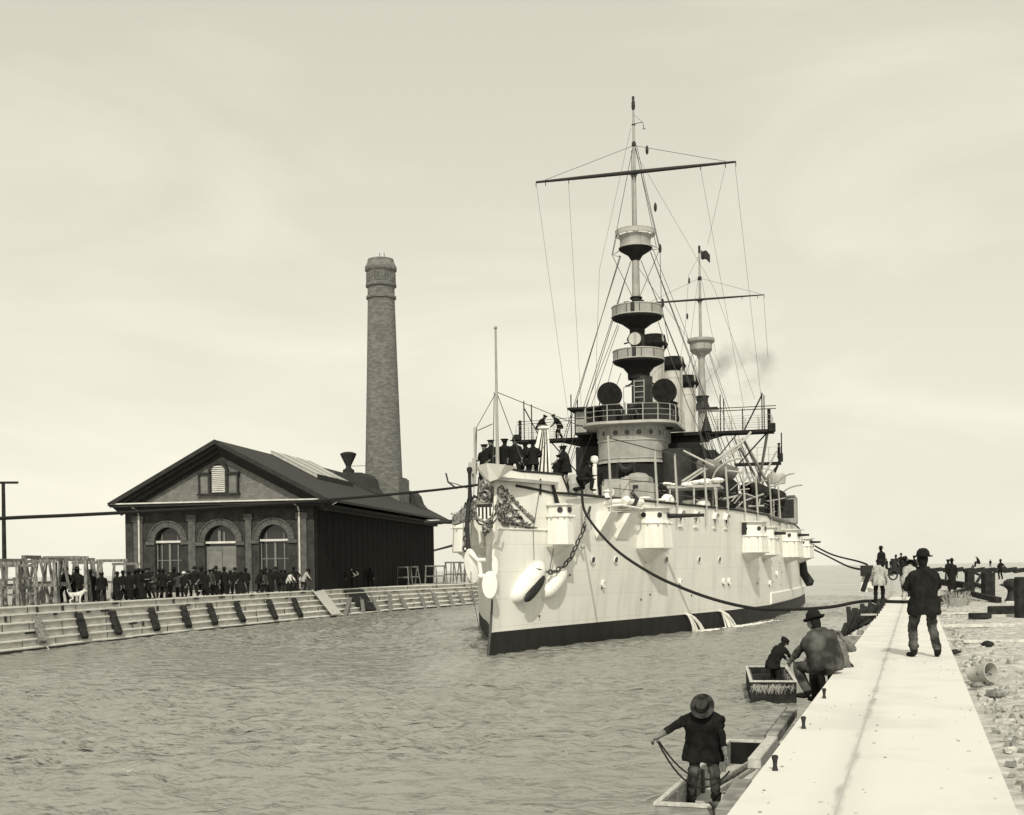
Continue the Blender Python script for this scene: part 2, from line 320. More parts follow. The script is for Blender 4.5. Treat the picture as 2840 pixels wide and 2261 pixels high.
for ci,(z,f) in enumerate(LED):
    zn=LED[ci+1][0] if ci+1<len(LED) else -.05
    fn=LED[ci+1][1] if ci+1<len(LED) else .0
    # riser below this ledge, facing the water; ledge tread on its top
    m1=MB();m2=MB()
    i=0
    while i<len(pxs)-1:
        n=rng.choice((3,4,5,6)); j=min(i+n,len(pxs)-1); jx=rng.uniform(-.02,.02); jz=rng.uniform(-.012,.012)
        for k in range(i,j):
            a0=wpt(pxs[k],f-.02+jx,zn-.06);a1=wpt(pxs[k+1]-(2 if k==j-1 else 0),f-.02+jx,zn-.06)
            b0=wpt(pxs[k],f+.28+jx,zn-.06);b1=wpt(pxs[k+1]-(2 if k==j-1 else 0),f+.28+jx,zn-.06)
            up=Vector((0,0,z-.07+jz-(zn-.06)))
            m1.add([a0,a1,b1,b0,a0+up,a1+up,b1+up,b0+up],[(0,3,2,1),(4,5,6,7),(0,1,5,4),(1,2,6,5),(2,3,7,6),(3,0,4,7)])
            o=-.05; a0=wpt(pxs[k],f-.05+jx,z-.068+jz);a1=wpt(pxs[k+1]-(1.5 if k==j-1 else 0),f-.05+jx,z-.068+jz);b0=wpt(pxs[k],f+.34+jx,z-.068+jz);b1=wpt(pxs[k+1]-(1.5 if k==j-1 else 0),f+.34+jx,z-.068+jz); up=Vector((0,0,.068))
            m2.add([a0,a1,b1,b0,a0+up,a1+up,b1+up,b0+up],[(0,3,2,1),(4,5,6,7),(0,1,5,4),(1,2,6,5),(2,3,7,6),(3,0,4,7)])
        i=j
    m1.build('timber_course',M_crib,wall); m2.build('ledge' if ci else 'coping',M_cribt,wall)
m1=MB()
for k in range(len(pxs)-1):
    a0=wpt(pxs[k],.06,-1);a1=wpt(pxs[k+1],.06,-1);b0=wpt(pxs[k],.5,-1);b1=wpt(pxs[k+1],.5,-1);up=Vector((0,0,1.13))
    m1.add([a0,a1,b1,b0,a0+up,a1+up,b1+up,b0+up],[(0,3,2,1),(4,5,6,7),(0,1,5,4),(1,2,6,5),(2,3,7,6),(3,0,4,7)])
m1.build('wet_footing',M_wet,wall)
# iron cleats and dowels in the courses
cl=MB()
for px in range(-60,1340,37):
    z,f=LED[rng.choice((0,0,1,1,2,3))]; c=wpt(px+rng.uniform(-9,9),f-.07,z-.12); d=(wpt(px+5,f-.07,z-.12)-wpt(px,f-.07,z-.12)).normalized()
    if rng.random()<.5: cl.beam(c,c+d*rng.uniform(.25,.9),.05,.09)
    else: cl.beam(c+Vector((0,0,.06)),c-Vector((0,0,.22)),.09)
cl.build('iron_cleats',M_black,wall)
# fender timbers leaning on the steps
fl={86:'dark fender timber nearest the photo\'s left edge, with a pale rope over it'}
for i,px in enumerate((86,204,308,402,489,569,642,713,774)):
    mb=MB(); p=wpt(px,.66,1.42); q=wpt(px+9,-.02,.28); d=q-p
    side=(wpt(px+8,.5,0)-wpt(px,.5,0)).normalized()
    A=p+d*-.04;
    for a,b,w in ((0,.38,.36),(.30,.70,.40),(.62,1.02,.36)):
        off=side*rng.uniform(-.05,.05)+Vector((0,0,.10 if a else .14)); mb.beam(A+d*a+off,A+d*b+off,w,.3,jit=.12)
    mb.build('fender_timber',M_woodd if i else M_wood,bev=.04,label=fl.get(px,'dark fender timber lying down the steps of the far quay wall'),cat='fender timber',group='fender timbers on the far quay wall' if i else None)
mb=MB(); mb.tube([wpt(80,.72,1.5),wpt(86,.4,1.08),wpt(96,.1,.45),wpt(110,-.1,.02)],.035,6); mb.build('rope',M_woodl,label='pale rope hanging over the leftmost fender timber into the water',cat='rope')
for i,px in enumerate((915,966,1013,1060,1099,1144,1177,1218,1248,1282,1306,1336)):
    mb=MB(); lean=(14,2,-6,6,-4,0,-1,0,1,0,0,-1)[i]
    p=wpt(px+lean,.42,1.12 if i%3 else 1.35); q=wpt(px-lean,-.05,-.25); mb.beam(p,q,.34,.28,jit=.15); mb.beam(p+Vector((0,0,-.1)),wpt(px+lean,.9,1.75),.1)
    lab='pale fender post standing in the water between the dark hatch and the bow'
    if i==0: lab='slanting pale fender post right beside the plank ramp on the far wall'
    mb.build('fender_post',M_wood,bev=.03,label=lab,cat='fender post',group='upright fender posts on the far wall' if i else None)
mb=MB(); a=wpt(826,1.0,2.2);b=wpt(858,1.0,2.2);c=wpt(893,-.1,.25);d=wpt(866,-.1,.25)
for k in range(5):
    u0,u1=k/5+.01,(k+1)/5-.01; up=Vector((0,0,.08))
    q=[a.lerp(b,u0),a.lerp(b,u1),d.lerp(c,u1),d.lerp(c,u0)]; mb.add(q+[x+up for x in q],[(0,3,2,1),(4,5,6,7),(0,1,5,4),(1,2,6,5),(2,3,7,6),(3,0,4,7)])
mb.build('plank_ramp',M_woodl,label='pale plank ramp slanting down the steps of the far quay wall',cat='ramp')
mb=MB()
mb.add([wpt(921,.93,2.0),wpt(985,.93,2.0),wpt(1010,.1,.25),wpt(960,.2,.5)]+[wpt(921,1.1,1.9),wpt(985,1.1,1.9),wpt(1010,.4,.2),wpt(960,.4,.4)],[(0,1,2,3),(0,4,5,1),(1,5,6,2),(2,6,7,3),(3,7,4,0),(4,7,6,5)])
mb.build('recess_shade',M_woodd,label='dark slab as shaded hatch slanting in the far wall right of the plank ramp',cat='recess')  # dark slab stands in for shade inside an open recess
# ------------------------------------------------------------ trestles
def trestle(h=2.1,w=1.5,sp=1.1):
    r=empty('timber_trestle',(0,0,0)); 
    mb=MB(); mb.beam((-w/2,0,h),(w/2,0,h),.18,.16,jit=.1); mb.build('top_beam',M_wood,r,bev=.01)
    for sx in (-1,1):
        for sy in (-1,1):
            mb=MB(); mb.beam((sx*w*.42,sy*.06,h-.05),(sx*w*.5,sy*sp/2,0),.13,.11,jit=.1); mb.build('leg',M_wood,r,bev=.01)
    mb=MB(); mb.beam((-w*.46,sp*.28,h*.45),(w*.46,sp*.28,h*.45),.1,.14); mb.beam((-w*.46,-sp*.28,h*.45),(w*.46,-sp*.28,h*.45),.1,.14); mb.beam((-w*.47,-sp*.3,h*.42),(-w*.47,sp*.3,h*.42),.1); mb.beam((w*.47,-sp*.3,h*.42),(w*.47,sp*.3,h*.42),.1); mb.build('brace',M_wood,r)
    return r
tproto=trestle()
TR=[(8,2.0,.1,1.15,'a'),(30,3.6,1.2,1.25,'a'),(52,2.2,.5,1.1,'a'),(80,4.2,1.5,1.35,'a'),(100,2.6,.2,1.22,'a'),(122,4.6,.9,1.3,'a'),(143,2.8,1.45,1.28,'a'),(160,5,.3,1.35,'a'),(186,3.4,.1,1.33,'a'),(212,5.2,.8,1.3,'a'),(236,4,.15,1.2,'a'),(22,1.2,.9,.72,'low'),(60,1.3,.4,.75,'low2'),(312,6.2,.1,1.28,'b'),(345,7.6,.2,1.18,'b'),
 (1112,5,.1,1.0,'c'),(1140,6,.9,1.02,'c'),(1185,5,.15,1.05,'d'),(1208,7,.1,1.05,'d'),(1238,5,.6,1.05,'e'),(1256,7,.1,1.06,'e'),(1276,5,.8,1.04,'e'),(1296,7,.2,1.05,'e')]
TL={'a':('weathered timber trestle in the crowded stack at the photo\'s left edge','trestles stacked at the left edge'),'low':('low weathered trestle at the front of the left stack, nearest the photo edge',None),'low2':('low weathered trestle at the front of the left stack, right of the other',None),
 'b':('weathered trestle standing behind the crowd at the brick building\'s left corner','trestles at the left corner of the brick building'),'c':('dark trestle by the shaded side wall, left of the gap in the row','trestles left of the gap by the side wall'),'d':('tall open trestle against the rear of the shaded side wall','open trestles against the side wall'),'e':('trestle in the packed row between the brick building and the bow','trestles packed between building and bow')}
def landat(px,off):
    p=wpt(px,1.0,ZQ); return Vector((p.x+(ray(px,1590)[0])*off,p.y+off,ZQ-.03))
for i,(px,off,rz,sc,k) in enumerate(TR):
    o=tproto if i==0 else copy_tree(tproto); o.location=landat(px,off); o.rotation_euler=(0,0,rz); o.scale=(sc*(.8 if k[0] in 'cde' else .95),sc*.7,sc*(.88 if k!='e' else 1.05))
    tag(o,TL[k][0],'trestle',TL[k][1])
def board(px,off,z,l,rz,label,m=None):
    mb=MB(); mb.box((-l/2,-.12,0),(l/2,.12,.06)); p=landat(px,off); mb.build('board',m or M_woodl,loc=(p.x,p.y,ZQ-.03+z),rz=rz,label=label,cat='board',bev=.005)
for i,(px,off,z,l,rz,lb) in enumerate(((300,3,0,1.6,.1,'pale board lying on the quay between the stooped figure and the trestle'),(300,3.2,.07,1.3,.3,'short pale board lying on top of another behind the stooped figure'),(535,4,0,1.6,0,'pale board on the quay seen through the crowd below the left window'),(540,4,.3,1.3,.05,'raised pale board showing between legs in the crowd below the door'),(680,4,0,1.5,.1,'pale board lying between the two halves of the crowd'),(862,5,.05,2.0,0,'pale board under the seated man at the building corner'),(1160,5,.05,2.6,.05,'dark-edged board lying in the gap between the trestles by the side wall'),(1262,4,.1,2.2,0,'pale board lying at the foot of the packed trestle row'))): board(px,off,z,l,rz,lb)
# ------------------------------------------------------------ brick building
GZ=ZQ-.04
B=empty('brick_pumphouse',(-32.4,95.6,0),R(-9.4),'dark brick gabled building with three arched openings and shaded side wall','building')
ZE=9.3;ZA=14.2;BW=18.3;BL=44.5;XC=9.15
def arch_wall(mb,x0,x1,z0,z1,y0,y1,ops,n=14):
    x=x0
    for cx,r,zs in ops:
        mb.box((x,y0,z0),(cx-r,y1,z1)); x=cx+r
        for k in range(n):
            a0=PI-PI*k/n;a1=PI-PI*(k+1)/n
            q=[(cx+r*math.cos(a0),zs+r*math.sin(a0)),(cx+r*math.cos(a1),zs+r*math.sin(a1)),(cx+r*math.cos(a1),z1),(cx+r*math.cos(a0),z1)]
            mb.yprism(q,y0,y1)
    mb.box((x,y0,z0),(x1,y1,z1))
OPS=[(4.34,1.13,6.28),(8.83,1.33,6.15),(13.33,1.22,6.25)]
mb=MB(); arch_wall(mb,.65,16.7,GZ,9.05,1.6,2.2,OPS); mb.build('front_wall',M_brick,B)
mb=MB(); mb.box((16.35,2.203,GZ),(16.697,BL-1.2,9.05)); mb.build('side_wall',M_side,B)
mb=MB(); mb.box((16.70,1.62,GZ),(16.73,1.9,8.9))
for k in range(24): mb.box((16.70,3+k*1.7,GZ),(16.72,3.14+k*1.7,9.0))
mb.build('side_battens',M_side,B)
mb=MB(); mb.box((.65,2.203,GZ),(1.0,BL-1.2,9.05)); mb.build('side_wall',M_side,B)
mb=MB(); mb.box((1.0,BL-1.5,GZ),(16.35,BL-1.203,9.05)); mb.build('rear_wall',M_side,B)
for x0,x1 in ((1.45,2.2),(6.15,6.75),(11.0,11.5),(15.35,16.1)):
    mb=MB(); mb.box((x0,1.45,GZ),(x1,1.598,8.35)); mb.box((x0-.12,1.38,7.9),(x1+.12,1.447,8.35)); mb.box((x0-.06,1.40,GZ),(x1+.06,1.447,GZ+.6)); mb.build('pilaster',M_stone,B)
for i,(cx,r,zs) in enumerate(OPS):
    mb=MB()
    for rr0,rr1,y0 in ((r,r+.45,1.50),(r+.45,r+.56,1.42)):
        n=15
        for k in range(n):
            a0=PI-PI*k/n-.006;a1=PI-PI*(k+1)/n+.006
            mb.yprism([(cx+rr0*math.cos(a0),zs+rr0*math.sin(a0)),(cx+rr0*math.cos(a1),zs+rr0*math.sin(a1)),(cx+rr1*math.cos(a1),zs+rr1*math.sin(a1)),(cx+rr1*math.cos(a0),zs+rr1*math.sin(a0))],y0,1.598)
    for sx in (-1,1): 
        a,b_=sorted((cx+sx*(r),cx+sx*(r+.75))); mb.box((a,1.44,zs-.28),(b_,1.597,zs-.02))
    mb.build('arch_surround',M_stone,B)
    wn=MB(); arch=[(cx+(r+.05)*math.cos(a),zs+(r+.05)*math.sin(a)) for a in [PI*k/14 for k in range(15)]]
    wn.yprism([(cx-r-.05,GZ)]+arch[::-1]+[(cx+r+.05,GZ)],2.05,2.09)
    if i==1:
        w=wn.build('door',M_glass,B)
        d=MB(); d.box((cx-r,1.93,GZ),(cx-.02,2.03,zs-.35)); d.box((cx+.02,1.93,GZ),(cx+r,2.03,zs-.35)); 
        for sx in (-1,1):
            for z0,z1 in ((GZ+.3,GZ+1.5),(GZ+1.8,zs-.6)):
                for q in (0,1): 
                    xx=cx+sx*(.12+q*.58) if sx>0 else cx-(.12+q*.58)-.48; 
                    d.box((xx,1.90,z0),(xx+.48,1.928,z0+.06)); d.box((xx,1.90,z1-.06),(xx+.48,1.928,z1))
        d.build('door_leaf',M_doorg,w)
        d=MB(); d.box((cx-.35,1.96,zs+.02),(cx-.12,2.03,zs+.95)); d.box((cx+.1,1.96,zs+.02),(cx+.25,2.03,zs+.8)); d.build('curtain',M_doorg,w)
    else:
        w=wn.build('window',M_glass,B)
        d=MB(); d.box((cx-.09,1.93,GZ+.8),(cx+.09,2.03,zs-.2))
        for z in (4.7,3.4): d.box((cx-r,1.97,z),(cx+r,2.02,z+.07))
        for sx in (-.62,.62): d.box((cx+sx*r-.05,1.98,GZ+.8),(cx+sx*r+.05,2.02,zs-.2)); 
        d.box((cx-r,1.95,GZ),(cx-r+.1,2.03,zs)); d.box((cx+r-.1,1.95,GZ),(cx+r,2.03,zs)); d.box((cx-.6*r-.04,1.98,zs),(cx-.6*r+.04,2.02,zs+.7)); d.box((cx+.6*r-.04,1.98,zs),(cx+.6*r+.04,2.02,zs+.7))
        d.build('sash',M_doorg,w)
        d=MB()
        for z in range(int((zs-GZ-.9)/.16)): d.box((cx-r+.1,1.99,GZ+.8+z*.16),(cx+r-.1,2.015,GZ+.82+z*.16))
        d.build('shutter_slats',M_trim,w)
    d=MB(); d.box((cx-r,1.78,zs-.12),(cx+r,2.03,zs+.05)); d.build('transom_bar',M_cream,B)
for x in (1.95,15.55):
    mb=MB(); mb.tube([(x,1.36,8.4),(x,1.36,GZ+.2)],.075,8); mb.tube([(x,.3,9.0),(x,1.0,8.9),(x,1.36,8.5)],.06,6); mb.build('downspout',M_cream,B)
# cornice, gable, roof
mb=MB(); mb.box((.05,.15,9.05),(BW-.05,1.9,9.26)); mb.box((.35,.7,8.85),(BW-.35,1.597,9.047)); mb.box((16.7,1.9,8.85),(17.6,BL-.6,9.047)); mb.box((16.703,1.93,8.6),(17.1,BL-.9,8.847)); mb.build('cornice',M_trim,B)
mb=MB(); mb.box((.0,.02,9.262),(BW,1.5,9.36)); mb.build('cornice_ledge',M_cream,B)  # cream colour paints in the light on the ledge's top
sl=(ZA-ZE-.08)/(XC)
mb=MB(); mb.yprism([(1.0,9.38),(BW-1.0,9.38),(XC,9.38+(XC-1.0)*sl-.1)],1.4,1.8); mb.build('gable_wall',M_shing,B); mb=MB(); mb.yprism([(1.0,9.38),(BW-1.0,9.38),(XC,9.38+(XC-1.0)*sl-.1)],BL-1.4,BL-1.2); mb.build('gable_wall',M_shing,B)
rf=MB(); 
for sx in (-1,1):
    e=XC+sx*(XC+.02); 
    vs=[]
    for y in (0,BL):
        vs+= [(e,y,ZE+.06),(XC,y,ZA),(XC,y,ZA-.22),(e,y,ZE-.14)]
    rf.add(vs,[(0,1,2,3),(4,7,6,5),(0,4,5,1),(3,2,6,7),(0,3,7,4)] )
roof=rf.build('roof',M_roof,B)
mb=MB()
for sx in (-1,1):
    e=XC+sx*(XC+.06); i_=XC+sx*(XC-.5)
    # deep raking fascia set back in two steps
    for y0,y1,d0,d1 in ((-.06,-.003,.0,.34),(.30,.40,.22,.62),(.75,.85,.24,.95),(1.2,1.30,.24,1.2)):
        mb.add([(e,y0,ZE+.06-d0),(XC,y0,ZA-d0+.02),(XC,y0,ZA-d1),(i_,y0,ZE+.26*.9-.1-d1+.15 if False else ZE+.06-d1+.25),
                (e,y1,ZE+.06-d0),(XC,y1,ZA-d0+.02),(XC,y1,ZA-d1),(i_,y1,ZE+.06-d1+.25)],[(0,1,2,3),(4,7,6,5),(0,4,5,1),(1,5,6,2),(3,2,6,7),(0,3,7,4)])
mb.build('rake_board',M_trim,B)
def rz_(x): return ZA-(x-XC)*((ZA-ZE-.06)/XC)
def onroof(mb,x0,x1,y0,y1,t0,t1,sk=0):
    mb.add([(x0,y0,rz_(x0)+t0),(x1,y0+sk,rz_(x1)+t0),(x1,y1+sk,rz_(x1)+t0),(x0,y1,rz_(x0)+t0),(x0,y0,rz_(x0)+t1),(x1,y0+sk,rz_(x1)+t1),(x1,y1+sk,rz_(x1)+t1),(x0,y1,rz_(x0)+t1)],[(0,3,2,1),(4,5,6,7),(0,1,5,4),(1,2,6,5),(2,3,7,6),(3,0,4,7)])
mb=MB(); onroof(mb,9.25,13.6,12,22.3,.05,.34); sk=mb.build('skylight',M_skyl,roof)
mb=MB()
for k in range(4): onroof(mb,9.24,13.65,12.0+k*3.4-.02,12.0+k*3.4+.02,.345,.37)
onroof(mb,13.55,13.68,11.9,22.35,.05,.42); mb.build('skylight_frame',M_trim,sk)
mb=MB(); mb.lathe([(.62,-.35),(.62,.5),(.42,.6),(.3,.75),(.28,.9),(.85,2.1),(.88,2.25),(.5,2.42),(.0,2.48)],(9.3,35,ZA-.1),20); mb.build('roof_ventilator',M_trim,roof,smooth=True)
mb=MB()
mb.tube([(9.4,35,15),(12,35,15)],.03,5)
mb.build('stay_rod',M_trim,roof)
mb=MB(); ar=[(8.9+.62*math.cos(PI*k/10),11.75+.62*math.sin(PI*k/10)) for k in range(11)]
mb.yprism([(8.28,10.05)]+ar[::-1]+[(9.52,10.05)],1.30,1.38); lv=mb.build('louvred_vent',M_black,B)
mb=MB()
for k in range(14):
    z=10.12+k*.155; hw=.55 if z<11.75 else math.sqrt(max(.01,.58**2-(z-11.75)**2)); mb.add([(8.9-hw,1.16,z),(8.9+hw,1.16,z),(8.9+hw,1.29,z+.12),(8.9-hw,1.29,z+.12),(8.9-hw,1.16,z+.03),(8.9+hw,1.16,z+.03),(8.9+hw,1.29,z+.15),(8.9-hw,1.29,z+.15)],[(0,3,2,1),(4,5,6,7),(0,1,5,4),(1,2,6,5),(2,3,7,6),(3,0,4,7)])
mb.build('louvre_slats',M_cream,lv)
mb=MB()
for k in range(12):
    a0=PI*k/12;a1=PI*(k+1)/12; mb.yprism([(8.9+.62*math.cos(a0),11.75+.62*math.sin(a0)),(8.9+.62*math.cos(a1),11.75+.62*math.sin(a1)),(8.9+.86*math.cos(a1),11.75+.86*math.sin(a1)),(8.9+.86*math.cos(a0),11.75+.86*math.sin(a0))],1.1,1.39)
mb.box((7.1,1.05,11.55),(8.2,1.39,11.72)); mb.box((9.6,1.05,11.55),(10.7,1.39,11.72)); mb.box((7.1,1.05,9.9),(10.7,1.39,10.04)); mb.box((8.06,1.1,10.04),(8.27,1.39,11.55)); mb.box((9.53,1.1,10.04),(9.74,1.39,11.55)); mb.box((7.2,1.15,10.04),(7.35,1.39,11.55)); mb.box((10.45,1.15,10.04),(10.6,1.39,11.55))
mb.build('vent_surround',M_trim,lv)
for x in (7.36,9.75): mb=MB(); mb.box((x,1.25,10.05),(x+.69,1.39,11.54)); mb.box((x+.1,1.22,10.2),(x+.59,1.248,11.4)); mb.build('side_panel',M_doorg,lv)
# cross ridge humps beside the chimney
for y0,y1,x0,x1 in ((27,31.5,10.2,14.0),(39.5,43,12.3,15.9)):
    mb=MB(); pr=[(x0,rz_(x0)-.1),(x0+.2,rz_(x0)+.05),(x1-.9,rz_(x0)-.05),(x1-.5,rz_(x0)-.5),(x1-.2,rz_(x1)+.5),(x1+.3,rz_(x1)-.1)]
    mb.yprism(pr,y0,y1); mb.build('roof_monitor',M_roof,roof)
# chimney, a square-based round shaft rising beside the roof
C_=empty('brick_chimney',(0,0,0),0,'tall tapering brick smokestack with corbelled cap behind the gabled roof','chimney')
C_.location=B.location+Matrix.Rotation(R(-9.4),3,'Z')@Vector((12.95,36,0)); C_.rotation_euler=(0,0,R(-9.4))
mb=MB(); mb.box((-2.25,-2.2,GZ),(2.25,2.2,13.55)); mb.box((-2.1,-2.05,13.55),(2.1,2.05,13.7)); mb.build('pedestal',M_brickc,C_)
def octo(mb,prof,n=12):
    mb.lathe(prof,(0,0,0),n)
mb=MB(); octo(mb,[(2.02,13.6),(1.85,19),(1.66,25.5),(1.46,33.0)],40); mb.build('shaft',M_brickc,C_,smooth=True)
mb=MB(); octo(mb,[(1.46,33.0),(1.62,33.1),(1.62,33.35),(1.46,33.45),(1.46,34.3),(1.66,34.4),(1.66,34.7),(1.5,34.8),(1.5,35.9),(1.72,36.15),(1.72,36.5),(1.45,37.05),(1.4,37.35),(1.05,37.4),(1.0,36.5),(0,36.4)],40); cap=mb.build('cap',M_brickc,C_,smooth=False)
mb=MB()
for k in range(28):
    a=2*PI*k/28; c=Vector((1.52*math.cos(a),1.52*math.sin(a),0)); mb.beam(c+Vector((0,0,34.85)),c+Vector((0,0,35.8)),.14,.16,up=(math.cos(a),math.sin(a),0))
mb.build('corbel_piers',M_brickc,cap)
mb=MB(); mb.tube([(-.1,0,37.3),(-.1,0,38.1)],.035,5); mb.tube([(.4,0,37.3),(.4,0,38.1)],.035,5); mb.build('lightning_rod',M_black,C_)
# utility pole at the left edge
p=landat(12,6); U=empty('utility_pole',p,R(8),'slim pole with one crossarm at the photo\'s left edge behind the trestles','pole')
mb=MB(); zt=aty(12,1336,p.y).z-p.z; mb.tube([(0,0,0),(0,0,zt)],[.13,.09],8); mb.build('post',M_woodd,U); mb=MB(); mb.beam((-1,0,zt-.05),(.75,0,zt-.05),.1,.12); mb.build('crossarm',M_woodd,U)
# ------------------------------------------------------------ right quay
QD=Vector((.3216,.9469,0)).normalized(); QN=Vector((QD.y,-QD.x,0))  # along, to the right
QO=Vector((1.23,6.93,0))
def qp(s,w,z): return QO+QD*s+QN*w+Vector((0,0,z))
Q=empty('coping_wall',(0,0,0),0,'long bright white coping of the near quay running away to the pier','quay wall')
WQ=1.6
mb=MB()
for w0,w1 in ((0,WQ),):
    q=[qp(-14,w0,0),qp(48,w0,0),qp(48,w1,0),qp(-14,w1,0)]
    mb.add([x+Vector((0,0,-1.6)) for x in q]+[x+Vector((0,0,ZQ)) for x in q],[(0,3,2,1),(4,5,6,7),(0,1,5,4),(1,2,6,5),(2,3,7,6),(3,0,4,7)])
mb.build('coping',M_conc,Q)
mb=MB(); q=[qp(-14,-.02,0),qp(62,-.02,0),qp(62,.04,0),qp(-14,.04,0)]
mb.add([x+Vector((0,0,-1.6)) for x in q]+[x+Vector((0,0,ZQ-.16)) for x in q],[(0,3,2,1),(4,5,6,7),(0,1,5,4),(1,2,6,5),(2,3,7,6),(3,0,4,7)]); mb.build('timber_facing',M_woodd,Q)
mb=MB(); mb.add([qp(48,0,ZQ-.5),qp(62,0,ZQ-.5),qp(62,WQ,ZQ-.5),qp(48,WQ,ZQ-.5),qp(48,0,ZQ-.08),qp(62,0,ZQ-.08),qp(62,WQ,ZQ-.08),qp(48,WQ,ZQ-.08)],[(0,3,2,1),(4,5,6,7),(0,1,5,4),(1,2,6,5),(2,3,7,6),(3,0,4,7)]); mb.build('rough_footing',M_crib,Q)
# stepped timber ledge (wale) under the coping on the water side
mb=MB()
for (x0,y0),(x1,y1),z,wd,m_,lab in (((2012,2262),(2060,2176),1.2,.20,M_scow,'blunt-ended squared timber nearest the camera, left of the coping'),((2092,2118),(2142,2056),1.35,.15,M_woodl,'pale squared timber along the coping beside the near scow'),((2140,2050),(2196,1976),1.35,.15,M_scow,'squared timber below the coping just beyond the second iron peg'),((2096,2046),(2164,1966),.4,.30,M_scow,'squared timber lower and further out, in front of the second scow')):
    tb=MB(); A_=atz(x0,y0,z);B2=atz(x1,y1,z); tb.beam(A_,B2,wd,.13,jit=.08); tb.build('squared_timber',m_,bev=.012,label=lab,cat='timber')
st=MB(); 
for k in range(16): st.beam(qp(8.6+k*.8,-.34,.9),qp(9.35+k*.8,-.34,.9),.5,.18,jit=.05)
st.build('walking_ledge',M_wood,Q)
# iron pegs
pegs=[(1.6,'nearest iron peg on the coping edge'),(3.85,'second iron peg on the coping edge, beside the end of a squared timber'),(6.35,'iron peg in front of the squatting men')]
for s in [26,27.6,29.4,31.4,33.4,35.8]: pegs.append((s,None))
for s,lb in pegs:
    mb=MB(); mb.lathe([(.0,-.02),(.062,-.02),(.05,.03),(.036,.10),(.045,.19),(.062,.245),(.058,.275),(.03,.29),(0,.292)],(0,0,0),12); p=qp(s,.10,ZQ)
    mb.v=[(x*.40,y*.40,z*.38) for x,y,z in mb.v]
    if s>20: p=qp(s,.03,ZQ-.02)
    mb.build('iron_peg',M_black,loc=p,smooth=True,label=(lb+', dark') if lb else 'small dark iron peg in the far row along the coping edge',cat='peg',group=None if lb else 'far iron pegs')
# rubble ground to the right
def gh(x,y):
    return .06*noise.noise(Vector((x*.8,y*.8,1)))+.035*noise.noise(Vector((x*3,y*3,4)))+.015*noise.noise(Vector((x*9,y*9,7)))
mb=MB(); ss=[-14+i*.22 for i in range(200)]+[31+i*1.0 for i in range(32)]; ws=[WQ-.05+.0]+[WQ+.12+i*.2 for i in range(60)]+[14+i*2 for i in range(1,14)]+[50,70,95]
vs=[]
for s in ss:
    for w in ws:
        p=qp(s,w,0); z=ZQ-.12+gh(p.x,p.y)+min(.05,(w-WQ)*.03); vs.append((p.x,p.y,z))
n=len(ws); mb.add(vs,[(j*n+i,j*n+i+1,(j+1)*n+i+1,(j+1)*n+i) for j in range(len(ss)-1) for i in range(n-1)]); mb.build('rubble_ground',M_rubg,kind='structure',smooth=True)
# far shelf of the pier
mb=MB(); q=[qp(60,-.5,0),qp(94,4,0),qp(94,150,0),qp(60,150,0)]; mb.add([x+Vector((0,0,-1)) for x in q]+[x+Vector((0,0,ZQ-.02)) for x in q],[(0,3,2,1),(4,5,6,7),(0,1,5,4),(1,2,6,5),(2,3,7,6),(3,0,4,7)]); mb.build('far_pier_ground',M_rubg,kind='structure')
rs=random.Random(11); mb=MB()
for k in range(11000):
    s=-1+rs.random()**1.5*58; w=WQ+.12+rs.random()**1.2*(5+s*.45); p=qp(s,w,0); r=rs.uniform(.012,.040)*(1+.5*(rs.random()<.08)); z=ZQ-.12+gh(p.x,p.y)+.02
    b0=len(mb.v); q=Matrix.Rotation(rs.random()*6.3,3,'Z')@Matrix.Rotation(rs.uniform(-.5,.5),3,'X'); sx,sy,sz=rs.uniform(.8,1.8),rs.uniform(.6,1.2),rs.uniform(.35,.9)
    vs=[q@Vector((a*r*sx*rs.uniform(.6,1.1),b_*r*sy*rs.uniform(.6,1.1),c*r*sz)) for a,b_,c in ((-1,-1,-1),(1,-1,-1),(1,1,-1),(-1,1,-1),(-.7,-.6,1),(.8,-.7,1),(.6,.7,1),(-.8,.6,1))]
    mb.add([(v.x+p.x,v.y+p.y,v.z+z) for v in vs],[(0,3,2,1),(4,5,6,7),(0,1,5,4),(1,2,6,5),(2,3,7,6),(3,0,4,7)])
mb.build('loose_stones',M_stn,kind='stuff',label='loose pale stones scattered over the ground beside the coping',cat='stones')
mb=MB()
for k in range(150):
    s=rs.random()**1.6*34; p=qp(s,rs.uniform(.1,WQ-.05),ZQ); r=rs.uniform(.003,.011); mb.sphere((p.x,p.y,p.z+r*.4),r,5,(rs.uniform(.8,1.8),1,.6))
mb.build('coping_grit',M_stn,kind='stuff',label='specks of grit lying on the white coping',cat='grit')
# planks and debris
for k in range(34):
    s=rs.uniform(12,50); w=WQ+rs.uniform(.4,1+(s*.42)); p=qp(s,w,0); l=rs.uniform(.35,1.5)*(1+s*.02); mb=MB(); mb.box((-l/2,-.06,0),(l/2,.06,rs.uniform(.03,.09)))
    dk=rs.random()<.4
    mb.build('plank',M_woodd if dk else M_woodl,loc=(p.x,p.y,ZQ-.08+gh(p.x,p.y)),rz=rs.gauss(0,.35),bev=.006,label=('dark scrap of timber lying on the rubble right of the coping' if dk else 'pale scrap plank lying on the rubble right of the coping'),cat='plank',group='dark timber scraps on the rubble' if dk else 'pale planks on the rubble')
for px,py,l,lb in ((2826,1780,2.2,'thin pale board at the right edge, half way down the rubble'),(2660,1703,6.0,'long thin pole lying on the rubble behind the standing man'),(2745,1735,3.0,'pale lath lying on the rubble below the far black post')):
    p=atz(px,py,ZQ-.1); mb=MB(); mb.box((-l/2,-.05,0),(l/2,.05,.05)); mb.build('board',M_woodl,loc=p,rz=.02,label=lb,cat='board')
